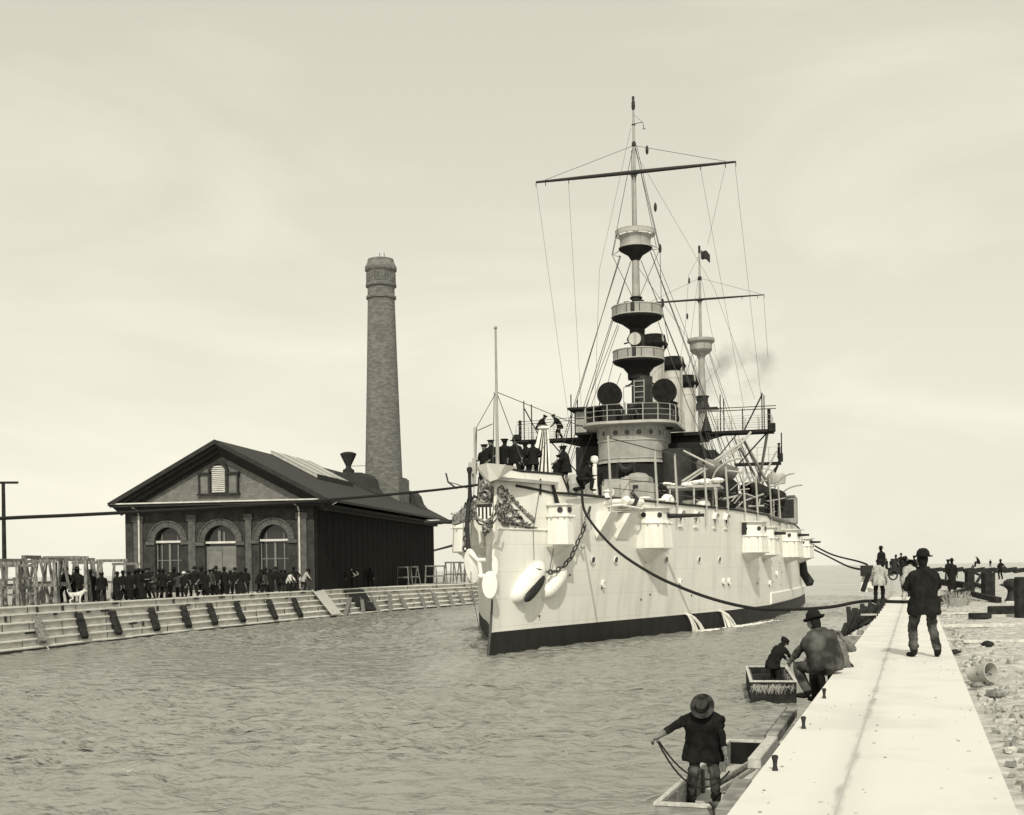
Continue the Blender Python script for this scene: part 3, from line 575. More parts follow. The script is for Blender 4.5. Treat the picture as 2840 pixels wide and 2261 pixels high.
p=atz(2718,1716,ZQ-.08); mb=MB(); mb.box((-.28,-.12,0),(.28,.12,.16)); mb.build('timber_block',M_woodd,loc=p,bev=.02,label='squared black block lying on the rubble below the tall black post',cat='block')
def rock(px,py,r,lb,m=None):
    p=atz(px,py,ZQ-.08); mb=MB(); mb.sphere((0,0,r*.3),r,8,(1.4,.8,.5)); rr=random.Random(px)
    mb.v=[(x*rr.uniform(.75,1.2),y*rr.uniform(.8,1.2),z*rr.uniform(.7,1.25)) for x,y,z in mb.v]; mb.build('rock',m or M_stn,loc=p,label=lb,cat='rock')
rock(2645,1812,.09,'dark flat rock right of the standing man\'s feet',M_woodd); rock(2708,1905,.07,'dark angular stone in front of the tipped bucket',M_wood); rock(2762,1932,.09,'flat dark-edged stone below the bucket near the right edge',M_wood); rock(2740,1791,.1,'small dark stone above the tipped bucket',M_woodd)
# bucket
p=atz(2722,1893,ZQ-.08); bk=empty('bucket',p,0,'dented pale bucket tipped on its side on the rubble','bucket'); bk.scale=(.8,.8,.8)
mb=MB(); mb.lathe([(.0,-.20),(.115,-.20),(.118,-.19),(.15,.18),(.158,.19),(.158,.2),(.146,.2),(.143,.18),(.108,-.18),(0,-.18)],(0,0,0),22); o=mb.build('pail',M_crib,bk,smooth=True); o.location=(0,0,.15); o.rotation_euler=(R(80),R(-8),R(28))
mb=MB(); mb.torus((0,0,0),.155,.007,20,5,a0=.2,a1=PI-.2); o2=mb.build('handle',M_steel,bk); o2.location=(.03,-.13,.12); o2.rotation_euler=(R(20),0,R(28))
# big posts, bollard and timbers by the right edge
for px,py,zt,w,lb in ((2690,1643,1.85-.05,.44,'thick black mooring post with a worn top, left of the taller pair'),(2741,1665,1.95,.48,'taller thick black square mooring post left of the iron bollard'),(2838,1716,3.0,.36,'black post cut by the photo\'s right edge beside the bollard')):
    p=atz(px,py,ZQ-.1); top=aty(px,{2690:1581,2741:1588,2838:1600}[px],p.y).z; mb=MB(); h_=top-p.z; mb.beam((0,0,0),(0,0,h_),w*(.9 if px<2800 else 1.1),w*.8,jit=.04)
    if px!=2838:
        for k in range(5): mb.beam((-w*.35+k*w*.17,0,h_-.02),(-w*.35+k*w*.17,rs.uniform(-.1,.1),h_+rs.uniform(.02,.1)),.09)
    mb.build('mooring_post',M_woodd,loc=p,rz=.15,bev=.03,label=lb,cat='post')
p=atz(2806,1672,ZQ-.1); bl=empty('iron_bollard',p,0,'squat black iron double-lobed bollard with side horns at the right edge','bollard'); k=78.
bl.scale=(.54,.54,.68)
mb=MB(); mb.lathe([(.52,0),(.5,.1),(.34,.3),(.26,.6),(.30,.75),(.50,.9),(.56,1.02),(.52,1.2),(.3,1.32),(0,1.36)],(0,0,0),26); mb.build('drum',M_black,bl,smooth=True)
mb=MB(); mb.tube([(-.4,0,1.0),(-.85,0,1.02)],[.14,.02],8); mb.build('horn',M_black,bl,smooth=True)
for sx in (-.2,.22):
    mb=MB(); mb.torus((sx,-.5,.98),.1,.03,14,6,ax=(0,1,0)); mb.sphere((sx,-.47,.98),.08,8); mb.build('boss',M_black,bl,smooth=True)
p=atz(2800,1706,ZQ-.1); mb=MB(); mb.beam((-.6,0,.14),(1.4,0,.14),.3,.26); mb.build('timber_baulk',M_woodd,loc=p,bev=.03,label='black squared baulk lying in front of the iron bollard',cat='timber')
mb=MB(); mb.beam(atz(2600,1672,ZQ)+Vector((0,0,.1)),atz(2672,1655,ZQ)+Vector((0,0,.25)),.2,.2); mb.beam(atz(2672,1655,ZQ)+Vector((0,0,.2)),atz(2770,1668,ZQ)+Vector((0,0,.05)),.2,.2); mb.build('driftwood_pole',M_woodd,label='long crooked dark pole lying behind the straw bundle',cat='pole')
mb=MB(); mb.beam(atz(2600,1636,ZQ)+Vector((0,0,.45)),atz(2680,1640,ZQ)+Vector((0,0,.3)),.35,.3); mb.build('dark_beam',M_woodd,label='thick dark beam reaching from the standing man to the left mooring post',cat='beam')
mb=MB(); mb.beam(atz(2690,1620,ZQ)+Vector((0,0,.9)),atz(2730,1622,ZQ)+Vector((0,0,.5)),.12,.12); mb.beam(atz(2702,1632,ZQ)+Vector((0,0,.1)),atz(2730,1628,ZQ)+Vector((0,0,1.0)),.12,.12); mb.beam(atz(2690,1630,ZQ)+Vector((0,0,.3)),atz(2730,1634,ZQ)+Vector((0,0,.1)),.2,.2); mb.build('timber_bracing',M_woodd,label='crossed dark timbers between the two mooring posts',cat='timber')
p=atz(2655,1682,ZQ-.1); mb=MB()
for k in range(130):
    a=rs.uniform(-1,1); mb.tube([(a*.35,rs.uniform(-.1,.1),0),(a*.5+rs.uniform(-.1,.1),rs.uniform(-.1,.1),rs.uniform(.25,.55))],.012,3)
mb.box((-.3,-.08,0),(.3,.08,.3)); mb.build('straw_bundle',M_dune,loc=p,label='ragged bundle of dry brush on the rubble behind the standing man',cat='brush')
# far breakwater timbers and mixer
for k in range(10):
    a=atz(2560+k*28,1583+.3*k,ZQ); mb=MB(); mb.beam(a,a+Vector((3.6,0,.4)),.5,.5,jit=.3); mb.build('breakwater_timber',M_woodd,label='dark timber in the low breakwater line on the horizon behind the mooring posts',cat='timber',group='breakwater timbers')
p=atz(2495,1609,ZQ); e=empty('hoisting_engine',p,.2,'small dark wheeled hoisting engine on the far end of the coping','engine')
mb=MB(); mb.box((-.9,-.4,.5),(.9,.4,1.1)); mb.tube([(-.5,0,1.1),(-.5,0,1.9)],.25,10); mb.build('frame',M_black,e)
for x in (-.9,.6):
    mb=MB(); mb.torus((x,-.5,.45),.4,.07,16,6,ax=(0,1,0)); mb.tube([(x,-.55,.45),(x,.5,.45)],.05,6); mb.build('wheel',M_black,e)
# slanting timber bracket and planks on the water side of the wall
p=aty(2405,1582,45); BR=empty('mooring_scaffold',(0,0,0),0,'leaning timber frame with a small dark box on top, at the far water edge','frame')
a=aty(2392,1640,44.5);b_=aty(2410,1590,44.5)
mb=MB(); mb.beam(a,b_,.14,.14); mb.build('dark_strut',M_woodd,BR)
mb=MB(); q=[aty(2383,1642,45),aty(2420,1642,45),aty(2428,1588,45),aty(2396,1588,45)]; up=Vector((0,.12,0)); mb.add(q+[x+up for x in q],[(0,3,2,1),(4,5,6,7),(0,1,5,4),(1,2,6,5),(2,3,7,6),(3,0,4,7)]); mb.build('pale_panel',M_cribt,BR)
mb=MB(); c=aty(2404,1583,44.9); mb.box((c.x-.2,c.y-.15,c.z-.2),(c.x+.2,c.y+.15,c.z+.2)); mb.build('block',M_black,BR)
r7=random.Random(4); mb=MB()
for k in range(26):
    u=k/25; X0=2335+u*95; Y0=1716-u*82; d0=33+u*10; A=aty(X0+r7.uniform(-6,6),Y0,d0); A.z=max(.15,min(A.z,1.6)); d=Vector((r7.uniform(.5,1.0),r7.uniform(.9,2.2),r7.uniform(.25,.8)))*.9
    mb.beam(A,A+d,r7.uniform(.08,.22),.05,jit=.2)
mb.build('broken_planking',M_woodd,label='dark broken planking fanning out over the water below the far coping edge',cat='planking',kind=None)
# ------------------------------------------------------------ warship (local frame: x = port, y = aft, z = up)
SA=R(15.2); SO=Vector((-1.05,49.1,0))
def sw(t,s,z): return Vector((SO.x+math.cos(SA)*t+math.sin(SA)*s, SO.y-math.sin(SA)*t+math.cos(SA)*s, z))
SH=empty('warship',SO,-SA,'white armoured cruiser with black waterline, buff upperworks and two tall masts','warship')
HB=[(0,0),(3,.74),(5,1.25),(8,2.15),(11,3.15),(14.9,4.55),(20.3,6.35),(25,7.9),(34,9.7),(45,10.6),(56,11.1),(66,11.2),(80,10.2),(92,7.5),(102,4),(109,.3)]
DB=[(0,0.1),(1,.25),(3,1.2),(5,1.95),(8,3.05),(14.9,5.2),(20.3,6.8),(25,8.1),(34,9.5),(45,10.3),(56,10.7),(66,10.7),(80,9.8),(92,7.4),(102,4.4),(109,1)]
def hbz(s,z):
    a=lerp_tab(HB,s); b=lerp_tab(DB,s); k=max(0,min(1,z/7)); v=a+(b-a)*k
    if z<0: v*=.9
    return max(v,.06)
def sstem(z): return -1.6*max(0,(0-z))*.5 + .16*max(0,min(z,8)) - (.35*math.exp(-((z-.1)/1.0)**2) if z>0 else .35)+.35
def sm(tab): return tab
ZD=6.95
def deckz(s): return 6.95+.42*max(0,1-s/6.0)
stn=[0,.35,.8,1.4,2.2,3,4,5.5,7,9,11,14.9,17.5,20.3,22.5,25,29,34,39,45,51,56,61,66,73,80,86,92,97,102,106,109]
zl=[-1.2,-.4,0,.5,.98,1.6,2.5,3.5,4.5,5.3,6.0,6.5,1e3]
mb=MB(); vs=[];
def zz(z,s): return deckz(s) if z>100 else z
for s in stn:
    for z in zl:
        q=zz(z,s); ss=s+sstem(q)*(1-min(1,s/9.0)); vs.append((hbz(s,q)if s>0 else .05,ss,q))
n=len(zl); nv=len(vs); vs2=vs+[(-x,y,z) for x,y,z in vs]
fs=[];mi=[]
for j in range(len(stn)-1):
    for i in range(n-1):
        m_=1 if zl[i+1]<=.98 else 0
        fs.append((j*n+i,(j+1)*n+i,(j+1)*n+i+1,j*n+i+1)); mi.append(m_)
        fs.append((nv+j*n+i,nv+j*n+i+1,nv+(j+1)*n+i+1,nv+(j+1)*n+i)); mi.append(m_)
    fs.append((j*n+n-1,(j+1)*n+n-1,nv+(j+1)*n+n-1,nv+j*n+n-1)); mi.append(2)
for i in range(n-1): fs.append((i,i+1,nv+i+1,nv+i)); mi.append(1 if zl[i+1]<=.98 else 0); a=(len(stn)-1)*n; fs.append((a+i,nv+a+i,nv+a+i+1,a+i+1)); mi.append(1 if zl[i+1]<=.98 else 0)
mb.v=vs2; mb.f=fs; mb.m=mi
HULL=mb.build('hull',[M_white,M_boot,M_grey],SH); 
for p in HULL.data.polygons: p.use_smooth=True
HULL.data.set_sharp_from_angle(angle=R(28))
def part(mb,name,m,p=None,**k): return mb.build(name,m,p or SH,**k)
# bow bulwark (raised shield plate at the bow) and its dark cap
mb=MB(); cap=MB()
for sx in (-1,1):
    pts=[]
    for s in (.25,1,2,3,4,5,5.6):
        w=hbz(s,7); zt=7.85 if s<5.2 else 7.0
        pts.append((sx*w,s+sstem(7)*(1-min(1,s/9)),deckz(s)-.02,zt+(.1 if s<1.2 else 0)))
    for a,b in zip(pts,pts[1:]):
        mb.add([(a[0],a[1],a[2]),(b[0],b[1],b[2]),(b[0],b[1],b[3]),(a[0],a[1],a[3]),(a[0]*.93,a[1]+.06,a[2]),(b[0]*.93,b[1]+.06,b[2]),(b[0]*.93,b[1]+.06,b[3]),(a[0]*.93,a[1]+.06,a[3])],[(0,1,2,3),(7,6,5,4),(3,2,6,7),(0,3,7,4),(1,5,6,2)])
    cap.tube([(x,y,z+.03) for x,y,_,z in pts],.055,6)
    cap.tube([(sx*(hbz(s,7)+.03),s+sstem(7)*(1-min(1,s/9)),7.02+.35*max(0,1-s/4)) for s in (1.6,2.5,4,5.5,6.2)],.06,6)
part(mb,'bow_bulwark',M_white); part(cap,'bulwark_rail',M_black)
mb=MB(); mb.prism([(-1.9,5.2),(1.9,5.2),(.95,2.6),(.2,.9),(-.2,.9),(-.95,2.6)],7.36,7.5); part(mb,'forecastle_platform',M_grey)
mb=MB(); mb.add([(-.62,.85,7.98),(.62,.85,7.98),(.9,1.7,7.95),(-.9,1.7,7.95),(0,.25,8.02),(-.3,.9,7.4),(.3,.9,7.4),(0,.55,7.25)],[(0,4,1,2,3),(0,5,7,4),(4,7,6,1),(0,3,5),(1,6,2),(5,6,7)]); part(mb,'beak',M_white)
# hull edge rails / waterway
mb=MB()
for sx in (-1,1): mb.tube([(sx*(hbz(s,7)+.02),s,deckz(s)+.03) for s in (5.6,8,11,14.9,20.3,25,34,45,56,66,80,92,102,108)],.07,6)
part(mb,'deck_edge',M_black)
mb=MB()
for sx in (-1,1): mb.tube([(sx*(hbz(s,5.33)+.02),s+sstem(5.33)*(1-min(1,s/9)),5.33) for s in (.2,1,2,3,4.2)],.045,5)
part(mb,'bow_moulding',M_white)
# aft armour belt shelf
for sx in (-1,1):
    mb=MB()
    for a,b in ((34,40),(40,46),(46,54),(54,64)):
        A=hbz(a,1.4);B_=hbz(b,1.4); mb.add([(sx*A,a,1.0),(sx*B_,b,1.0),(sx*(B_+.12),b,1.05),(sx*(A+.12),a,1.05),(sx*A,a,1.82),(sx*B_,b,1.82),(sx*(B_+.12),b,1.72),(sx*(A+.12),a,1.72)],[(0,3,2,1),(4,5,6,7),(3,7,6,2),(0,4,7,3),(1,2,6,5)])
    part(mb,'belt_shelf',M_whitep)
# portholes
def hn(s,z):
    a=hbz(s-.2,z);b=hbz(s+.2,z); return Vector((.4,-(b-a),0)).normalized()
def porthole(s,z,r=.15,hood=False,side=1,sz=1.25):
    n_=hn(s,z); c=Vector((side*(hbz(s,z)),s,z)); n_=Vector((n_.x*side,n_.y,0))
    m_=MB(); m_.disc(c+n_*.015,r,ax=n_,n=16,th=.03,sz=sz) ; o=part(m_,'porthole',M_glass)
    m_=MB(); 
    q=Vector((0,0,1)).rotation_difference(n_); pts=[c+n_*.03+q@Vector((r*1.12*math.cos(a),r*1.12*sz*math.sin(a),0)) for a in [2*PI*k/16 for k in range(17)]]; m_.tube(pts,.022,5); m_.build('porthole_rim',M_whitep,o)
    if hood:
        m_=MB(); 
        q2=n_.cross(Vector((0,0,1)))
        for k in range(8):
            a=PI*k/8;b=PI*(k+1)/8
            p0=c+q2*.33*math.cos(a)+Vector((0,0,.33*math.sin(a)+.12));p1=c+q2*.33*math.cos(b)+Vector((0,0,.33*math.sin(b)+.12)); m_.add([p0,p1,p1+n_*.22,p0+n_*.22,p0+Vector((0,0,.04)),p1+Vector((0,0,.04)),p1+n_*.22+Vector((0,0,.04)),p0+n_*.22+Vector((0,0,.04))],[(0,3,2,1),(4,5,6,7),(2,3,7,6)])
        c2=c+Vector((0,0,-.42)); m_.beam(c2-q2*.3,c2+q2*.3,.14,.04)
        m_.build('hood',M_whitep,o)
# z-up disc mapping gives tall ellipse since plate tilts little
for s in (8.4,10.6,13.7,15.9,20.0,22.9,28.6,32.6,35.9,40,43.5): porthole(s,3.98)
for s in (17.3,19.3,22.0,23.7): porthole(s,6.2,.14,True)
for s in (8.4,10.6,13.7,15.9): porthole(s,3.98,side=-1)
def scupper(s,z):
    c=Vector((hbz(s,z),s,z)); n_=hn(s,z); m_=MB(); m_.beam(c-n_*.03+Vector((0,0,.14)),c+n_*.14+Vector((0,0,.06)),.16,.22); m_.torus(c+n_*.1+Vector((0,0,-.06)),.09,.03,10,5,ax=n_); part(m_,'scupper',M_whitep)
    m_=MB(); m_.disc(c+n_*.012+Vector((0,0,-.15)),.05,ax=n_,n=8,th=.02,sz=2); part(m_,'scupper_drain',M_black)
for s,z in ((9.5,2.8),(17.7,2.75),(23.5,2.67),(24.3,2.66),(30.8,2.6),(33.9,2.4),(37.6,3.0)): scupper(s,z)
for s,z in ((14.4,2.18),(13.5,1.95),(4.2,1.5),(19.3,2.0),(6.5,3.3),(36,2.5),(40,2.2),(41,3.1)):
    n_=hn(s,z); m_=MB(); m_.disc(Vector((hbz(s,z),s,z))+n_*.01,.06,ax=n_,n=10,th=.02); part(m_,'drain_hole',M_black)
# sponsons: drum turrets bulging from the side
def sponson(s0,r,z0,zm,z1,zc,side=1,ports=3,gun=None,roof=True,out=.1,black=False,fair=1.0):
    cx=hbz(s0,6)+out; n8=8
    root=empty('gun_sponson',(side*cx,s0,0)); root.parent=SH
    def ring(rr,z): return [(rr*math.cos(2*PI*k/n8),rr*math.sin(2*PI*k/n8),z) for k in range(n8)]
    m_=MB(); m_.lathe([(0,z0),(r*1.07,z0),(r*.99,zm)],(0,0,0),n8); m_.build('drum',M_white,root)
    m_=MB(); m_.lathe([(r+.05,zm-.04),(r+.05,zm+.05),(r*.93,zm+.05),(r*.93,z1),(0,z1)],(0,0,0),n8); up=m_.build('gunhouse',M_whitep,root)
    if roof: m_=MB(); m_.lathe([(0,z1-.03),(r*1.1,z1-.03),(r*1.12,z1+.05),(0,z1+.09)],(0,0,0),n8); m_.build('roof_plate',M_whitep,root)
    m_=MB(); m_.lathe([(r*1.12,z0+.001),(r*1.08,z0-.08),(r*.55,(z0+zc)/2-.05),(.05,zc)],(-.25*side,.25*fair,0),n8,1,1.15); m_.lathe([(r*1.08,z0-.05),(r*1.08,z0+.03)],(0,.1*fair,0),n8); m_.build('bracket_cone',M_white,root,smooth=True)
    a_=[-95,-50,-12,25][:ports] if ports!=2 else [-75,-25]
    for a in a_:
        a=R(a); q=Vector((side*math.cos(a),math.sin(a),0)); m_=MB(); m_.disc(q*r*.93+Vector((0,0,(zm+z1)/2+.02)),.13,ax=q,n=12,th=.05); m_.build('sight_port',M_glass,up)
        m_=MB(); 
    m_=MB()
    if s0>20:
      for a in range(-100,60,45):
        a=R(a); m_.beam((side*math.cos(a)*(r*1.06),math.sin(a)*(r*1.06),z0),(side*math.cos(a)*(r+.01),math.sin(a)*(r+.01),zm),.04,.03)
    for a in range(-110,60,26): a=R(a); m_.sphere((side*math.cos(a)*(r+.06),math.sin(a)*(r+.06),zm-.02),.06,6)
    m_.build('framing',M_whitep,root)
    if black:
        m_=MB(); m_.box((-r*.85,-r*1.03,zm+.1),(-.02,-r*.6,z1-.06)); m_.build('gunport',M_black,root)
    if gun:
        l,ang,el,rad,zz_=gun; a=R(ang); d=Vector((side*math.cos(a)*math.cos(R(el)),math.sin(a)*math.cos(R(el)),math.sin(R(el)))); c=d*r*.85+Vector((0,0,zz_)); m_=MB(); m_.tube([c,c+d*l*.35,c+d*l*.95,c+d*l],[rad,rad*.82,rad*.62,rad*.72],12); m_.build('gun_barrel',M_black,root,smooth=True)
for sd_ in (1,-1): 
    sponson(5.05,.62,4.68,5.95,6.45,4.2,sd_,2)
    sponson(13.6,1.15,4.58,5.85,6.6,3.75,sd_,3,gun=(1.85,-2 if sd_>0 else 4,0,.13,6.2),out=0)
    sponson(28.2,1.2,4.42,5.45,6.3,3.7,sd_,3,out=.1,black=(sd_>0),gun=None if sd_>0 else (2.2,-10,-14,.1,5.7))
sponson(32.8,.9,4.3,5.4,6.1,3.9,1,1,gun=(.8,-30,-3,.13,5.75))
sponson(43.5,1.2,4.2,5.4,6.2,3.6,1,2,gun=(.9,-30,0,.12,5.8),out=.15)
sponson(56.0,1.1,4.2,5.2,5.8,3.7,1,2,gun=(.9,-25,0,.12,5.5),out=.3)
# anchors: port billboard platform, bolster pods, hanging anchor at starboard
mb=MB(); mb.add([(2.5,7.6,6.1),(3.0,9.3,6.35),(4.3,10.4,6.5),(3.9,12.1,6.5),(3.5,12.3,6.35),(4.6,11.2,6.42)],[(0,1,2,5),(1,4,3,2)]);
for s0,s1 in ((8.4,9.4),(10.3,11.4)):
    a=hbz(s0,5.4);b=hbz(s1,5.4); mb.add([(a,s0,5.0),(b,s1,5.0),(b+.55,s1+.1,6.25),(a+.75,s0-.1,6.25),(a-.3,s0,6.25),(b-.3,s1,6.25)],[(0,1,2,3),(3,2,5,4),(0,3,4),(1,5,2)])
part(mb,'anchor_billboard',M_whitep)
mb=MB(); mb.tube([(3.1,9.0,6.55),(3.95,9.6,6.62),(4.7,11.5,6.5),(4.5,12.2,6.65)],[.05,.06,.06,.04],6); mb.tube([(3.2,8.9,6.75),(4.6,11.9,6.85)],[.16,.18],10); part(mb,'anchor_shank',M_whitep)
mb=MB(); mb.tube([(4.0,10.0,6.75),(4.15,10.35,6.9)],.22,10); mb.sphere((4.35,11.6,6.75),.27,10,(1,1.4,.9)); mb.torus((3.45,9.6,7.25),.16,.05,14,6,ax=(0.3,-1,0)); part(mb,'anchor_clamp',M_whitep)
mb=MB(); mb.tube([(4.3,10.9,6.5),(4.5,11.2,7.0),(4.3,11.3,7.2)],.1,8); part(mb,'strap',M_black)
def pod(c,l,w,tilt,m=M_whitep,dark=True):
    c=Vector(c); n_=hn(c.y,c.z); q2=Vector((0,0,1)).cross(n_).normalized()  # aft along the hull
    BS=1 if dark==1 else .3; ax=(q2*math.sin(tilt)+Vector((0,0,math.cos(tilt)))).normalized(); bx=ax.cross(n_).normalized()
    def el(mb_,L_,W_,d0,d1,dome):
        n1=22; v=[]; f=[]
        rings=6
        for i in range(rings+1):
            a=PI/2*i/rings; k=math.cos(a); h=d0+(d1-d0)*math.sin(a)**dome
            for j in range(n1):
                b=2*PI*j/n1; ce=math.cos(b); se=math.sin(b); v.append(c+ax*(abs(ce)**.8*(1 if ce>0 else -1))*L_*k+bx*(abs(se)**.9*(1 if se>0 else -1))*W_*k+n_*h)
        for i in range(rings):
            for j in range(n1): f.append((i*n1+j,i*n1+(j+1)%n1,(i+1)*n1+(j+1)%n1,(i+1)*n1+j))
        mb_.add(v,f)
    m_=MB(); el(m_,l,w,-.25,.38,.7); o=part(m_,'anchor_bolster',m,smooth=True)
    if dark:
        m_=MB(); c0=c; c=c+ax*(-l*.2)+bx*(w*.34)*BS+n_*.05; el(m_,l*.66,w*.5,.2,.40,.5); m_.build('fluke_recess',M_black if dark==1 else M_white,o,smooth=True)
    return o
pod((hbz(3.3,3.1),3.3,3.05),1.45,.50,1.0,dark=1)
pod((hbz(5.3,3.05),5.3,3.0),1.15,.42,.95,dark=0)
# hawse anchor flukes: two big white ovals at the stem
def oval(c,ax,a,b,name,par,up=(0,0,1),th=.12):
    c=Vector(c);n_=Vector(ax).normalized();u=Vector(up);u=(u-n_*u.dot(n_)).normalized();v=n_.cross(u); m_=MB(); n1=26; vs=[]
    for k_,(sc,d) in enumerate(((0.001,-th),(.75,-th*.9),(1,-.0),(.9,th*.8),(0.001,th))):
        for j in range(n1): t_=2*PI*j/n1; vs.append(c+u*a*sc*math.cos(t_)*(1+.12*(math.cos(t_)<0))+v*b*sc*math.sin(t_)+n_*d)
    fs=[(i*n1+j,i*n1+(j+1)%n1,(i+1)*n1+(j+1)%n1,(i+1)*n1+j) for i in range(4) for j in range(n1)]
    m_.add(vs,fs); return m_.build(name,M_whitep,par,smooth=True)
AN=empty('stowed_anchor',(0,0,0)); AN.parent=SH
oval((-.72,.35,3.78),(-.35,-1,-.12),.72,.36,'fluke',AN,(-.15,0,1))
oval((.17,-.12,2.98),(.15,-1,.05),.56,.34,'fluke',AN,(.0,0,1))
oval((.28,.25,3.75),(.5,-1,.0),.4,.14,'fluke_pad',AN)
mb=MB(); mb.tube([(-.75,.2,4.3),(-.3,-.05,3.95),(-.2,-.1,3.3),(.1,0,3.3)],.09,8); mb.tube([(-.3,-.1,4.0),(.0,-.1,4.0)],.08,8); mb.tube([(-.3,-.12,3.35),(.0,-.1,3.35)],.08,8); mb.build('crown',M_whitep,AN)
mb=MB(); mb.tube([(-1.15,1.4,6.6),(-1.1,.9,5.6),(-.95,.6,4.5)],.09,8); mb.build('shank',M_black,AN)
mb=MB(); mb.lathe([(.0,8.15),(.12,8.1),(.13,7.98),(.08,7.85),(.07,7.5),(.11,6.6),(.09,6.3),(0,6.3)],(-1.6,3.0,0),12); part(mb,'cathead_post',M_black,smooth=True)
mb=MB(); mb.add([(-1.9,3.2,6.6),(-1.35,2.7,6.6),(-1.2,2.4,6.1),(-1.5,2.5,5.8),(-2.5,3.2,5.6),(-2.6,3.5,6.0),(-2.1,3.6,6.4)]+[(-1.8,3.6,6.6),(-1.35,3.1,6.6),(-1.2,2.8,6.1),(-1.5,2.9,5.8),(-2.45,3.6,5.6),(-2.5,3.8,6.0),(-2.0,4.0,6.4)],[(0,1,2,3,4,5,6),(13,12,11,10,9,8,7)]+[(i,(i+1)%7,7+(i+1)%7,7+i) for i in range(7)]); part(mb,'anchor_shoe',M_gilt)
mb=MB(); mb.tube([(-2.2,3,7.2),(-2.6,3,7.5),(-2.7,3,7.9)],.04,5); mb.tube([(-2.6,3,7.5),(-2.2,3,7.4),(-1.7,3,7.2)],.02,5); part(mb,'fairlead',M_black)
# chains
def chain(pts,name,link_=.17,r=.038,par=None,m=None):
    pts=[Vector(p) for p in pts]; seg=[(b-a).length for a,b in zip(pts,pts[1:])]; tot=sum(seg); k=int(tot/(link_*1.25)); mb_=MB()
    for i in range(k):
        d=(i+.5)/k*tot; j=0
        while d>seg[j]: d-=seg[j]; j+=1
        u=(pts[j+1]-pts[j]).normalized(); c=pts[j]+u*d; s_=u.cross(Vector((0,0,1)) if abs(u.z)<.9 else Vector((1,0,0))).normalized()
        if i%2: s_=u.cross(s_)
        loop=[c+u*link_*.72*math.cos(a)+s_*link_*.38*math.sin(a) for a in [2*PI*q/8 for q in range(9)]]
        mb_.tube(loop,r,5,caps=False)
    return mb_.build(name,m or M_steel,par or SH,smooth=True)
cz=[]
P0=Vector((2.15,4.0,3.75)); P1=Vector((4.2,10.3,6.4))
def shs(px,py,s):
    o=sw(0,s,0); n0,n1=math.sin(SA),math.cos(SA); r_=ray(px,py); k=(n0*o.x+n1*o.y)/(n0*r_[0]+n1*r_[1]); X=r_[0]*k;Y=k;z=H+r_[2]*k; dx=X-SO.x;dy=Y-SO.y
    return Vector((dx*math.cos(SA)-dy*math.sin(SA),s,z))
def z1(x,y): return (1200+x/2.2886,1100+y/2.2886)
def z2(x,y): return (1650+x/2.451,1100+y/2.451)
def hullhit(px,py,off=.16):
    best=None; s_=.6
    while s_<40:
        p=shs(px,py,s_); e_=abs(p.x-hbz(s_,p.z)-off)
        if best is None or e_<best[0]: best=(e_,p)
        s_+=.05
    return best[1]
cpt=[]
for (x,y),s in (((660,1095),3.2),((700,1110),3.4),((760,1115),3.9),((830,1080),4.6),((880,1020),5.3),((910,950),5.9),((950,860),6.7),((975,790),7.4),((1000,700),8.2)):
    cpt.append(hullhit(*z1(x,y)))
chain(cpt,'anchor_chain',.26,.040)
chain([(-1.55,2.8,6.4),(-1.5,2.2,5.6),(-1.35,1.5,5.0),(-1.2,.9,4.4)],'anchor_chain',.24,.05)
mb=MB(); p=hullhit(*z1(970,800)); mb.tube([p+Vector((.1,0,.25)),p+Vector((.15,0,-.35))],[.12,.16],8); mb.sphere(hullhit(*z1(952,950)),.13,8); part(mb,'chain_shackle',M_grey)
# carved bow ornament with shield
OR=empty('bow_ornament',(0,0,0)); OR.parent=SH
def onh(s,z,side=1,o=.03): return Vector((side*(hbz(s,z)+o),s+sstem(z)*(1-min(1,s/9)),z))
ro=random.Random(5); mb=MB()
for sd_ in (1,-1):
    for (s,z,r_,rt) in ((.3,6.9,.20,.06),(.5,6.5,.28,.07),(.4,5.9,.24,.06),(.9,6.3,.22,.06),(.8,5.7,.2,.05),(1.2,6.0,.2,.05),(.15,6.2,.2,.05)):
        c=onh(s,z,sd_,.06); n_=Vector((sd_,-.7,.1)).normalized(); mb.torus(c,r_,rt,14,6,ax=n_,a0=ro.random()*6,a1=ro.random()*2+9)
    for k in range(60):
        u=ro.random(); s=.3+u*2.3; z=5.42+ro.random()*(1.75*(1-u)**1.2+.12); c=onh(s,z,sd_,.04); r_=ro.uniform(.05,.10); d=Vector((.3*sd_,ro.uniform(-1,1),ro.uniform(-.6,1))).normalized()*r_*2.2; mb.tube([c-d*.6,c,c+d],[.015,r_*.55,.01],5)
    for k in range(16):
        s=.9+k*.13; z=5.5+1.25*(1-(k/16))**1.1+.1; c=onh(s,z,sd_,.05); d=Vector((0,ro.uniform(.05,.2),ro.uniform(.1,.26))); mb.tube([c,c+d*.6+Vector((.03*sd_,0,0)),c+d],[.05,.06,.012],5)
    mb.tube([onh(s,z,sd_,.08) for s,z in ((.25,6.1),(.5,5.75),(.9,5.6),(1.4,5.65),(1.9,5.52),(2.5,5.45),(3.1,5.42))],[.09,.08,.08,.07,.06,.05,.03],6)
mb.sphere((0,-.02,7.05),.26,10,(1,.8,1.1)); mb.sphere((0,-.1,6.62),.17,8)
mb.build('scrollwork',M_gilt,OR,smooth=True)
mb=MB(); mb.torus((.0,-.16,6.62),.24,.05,18,6,ax=(0,1,0)); mb.tube([(-.5,.05,6.3),(-.46,-.02,5.95),(-.28,-.1,5.66),(0,-.14,5.55),(.28,-.1,5.66),(.46,-.02,5.95),(.52,.05,6.4),(.6,.1,6.7)],.05,6)
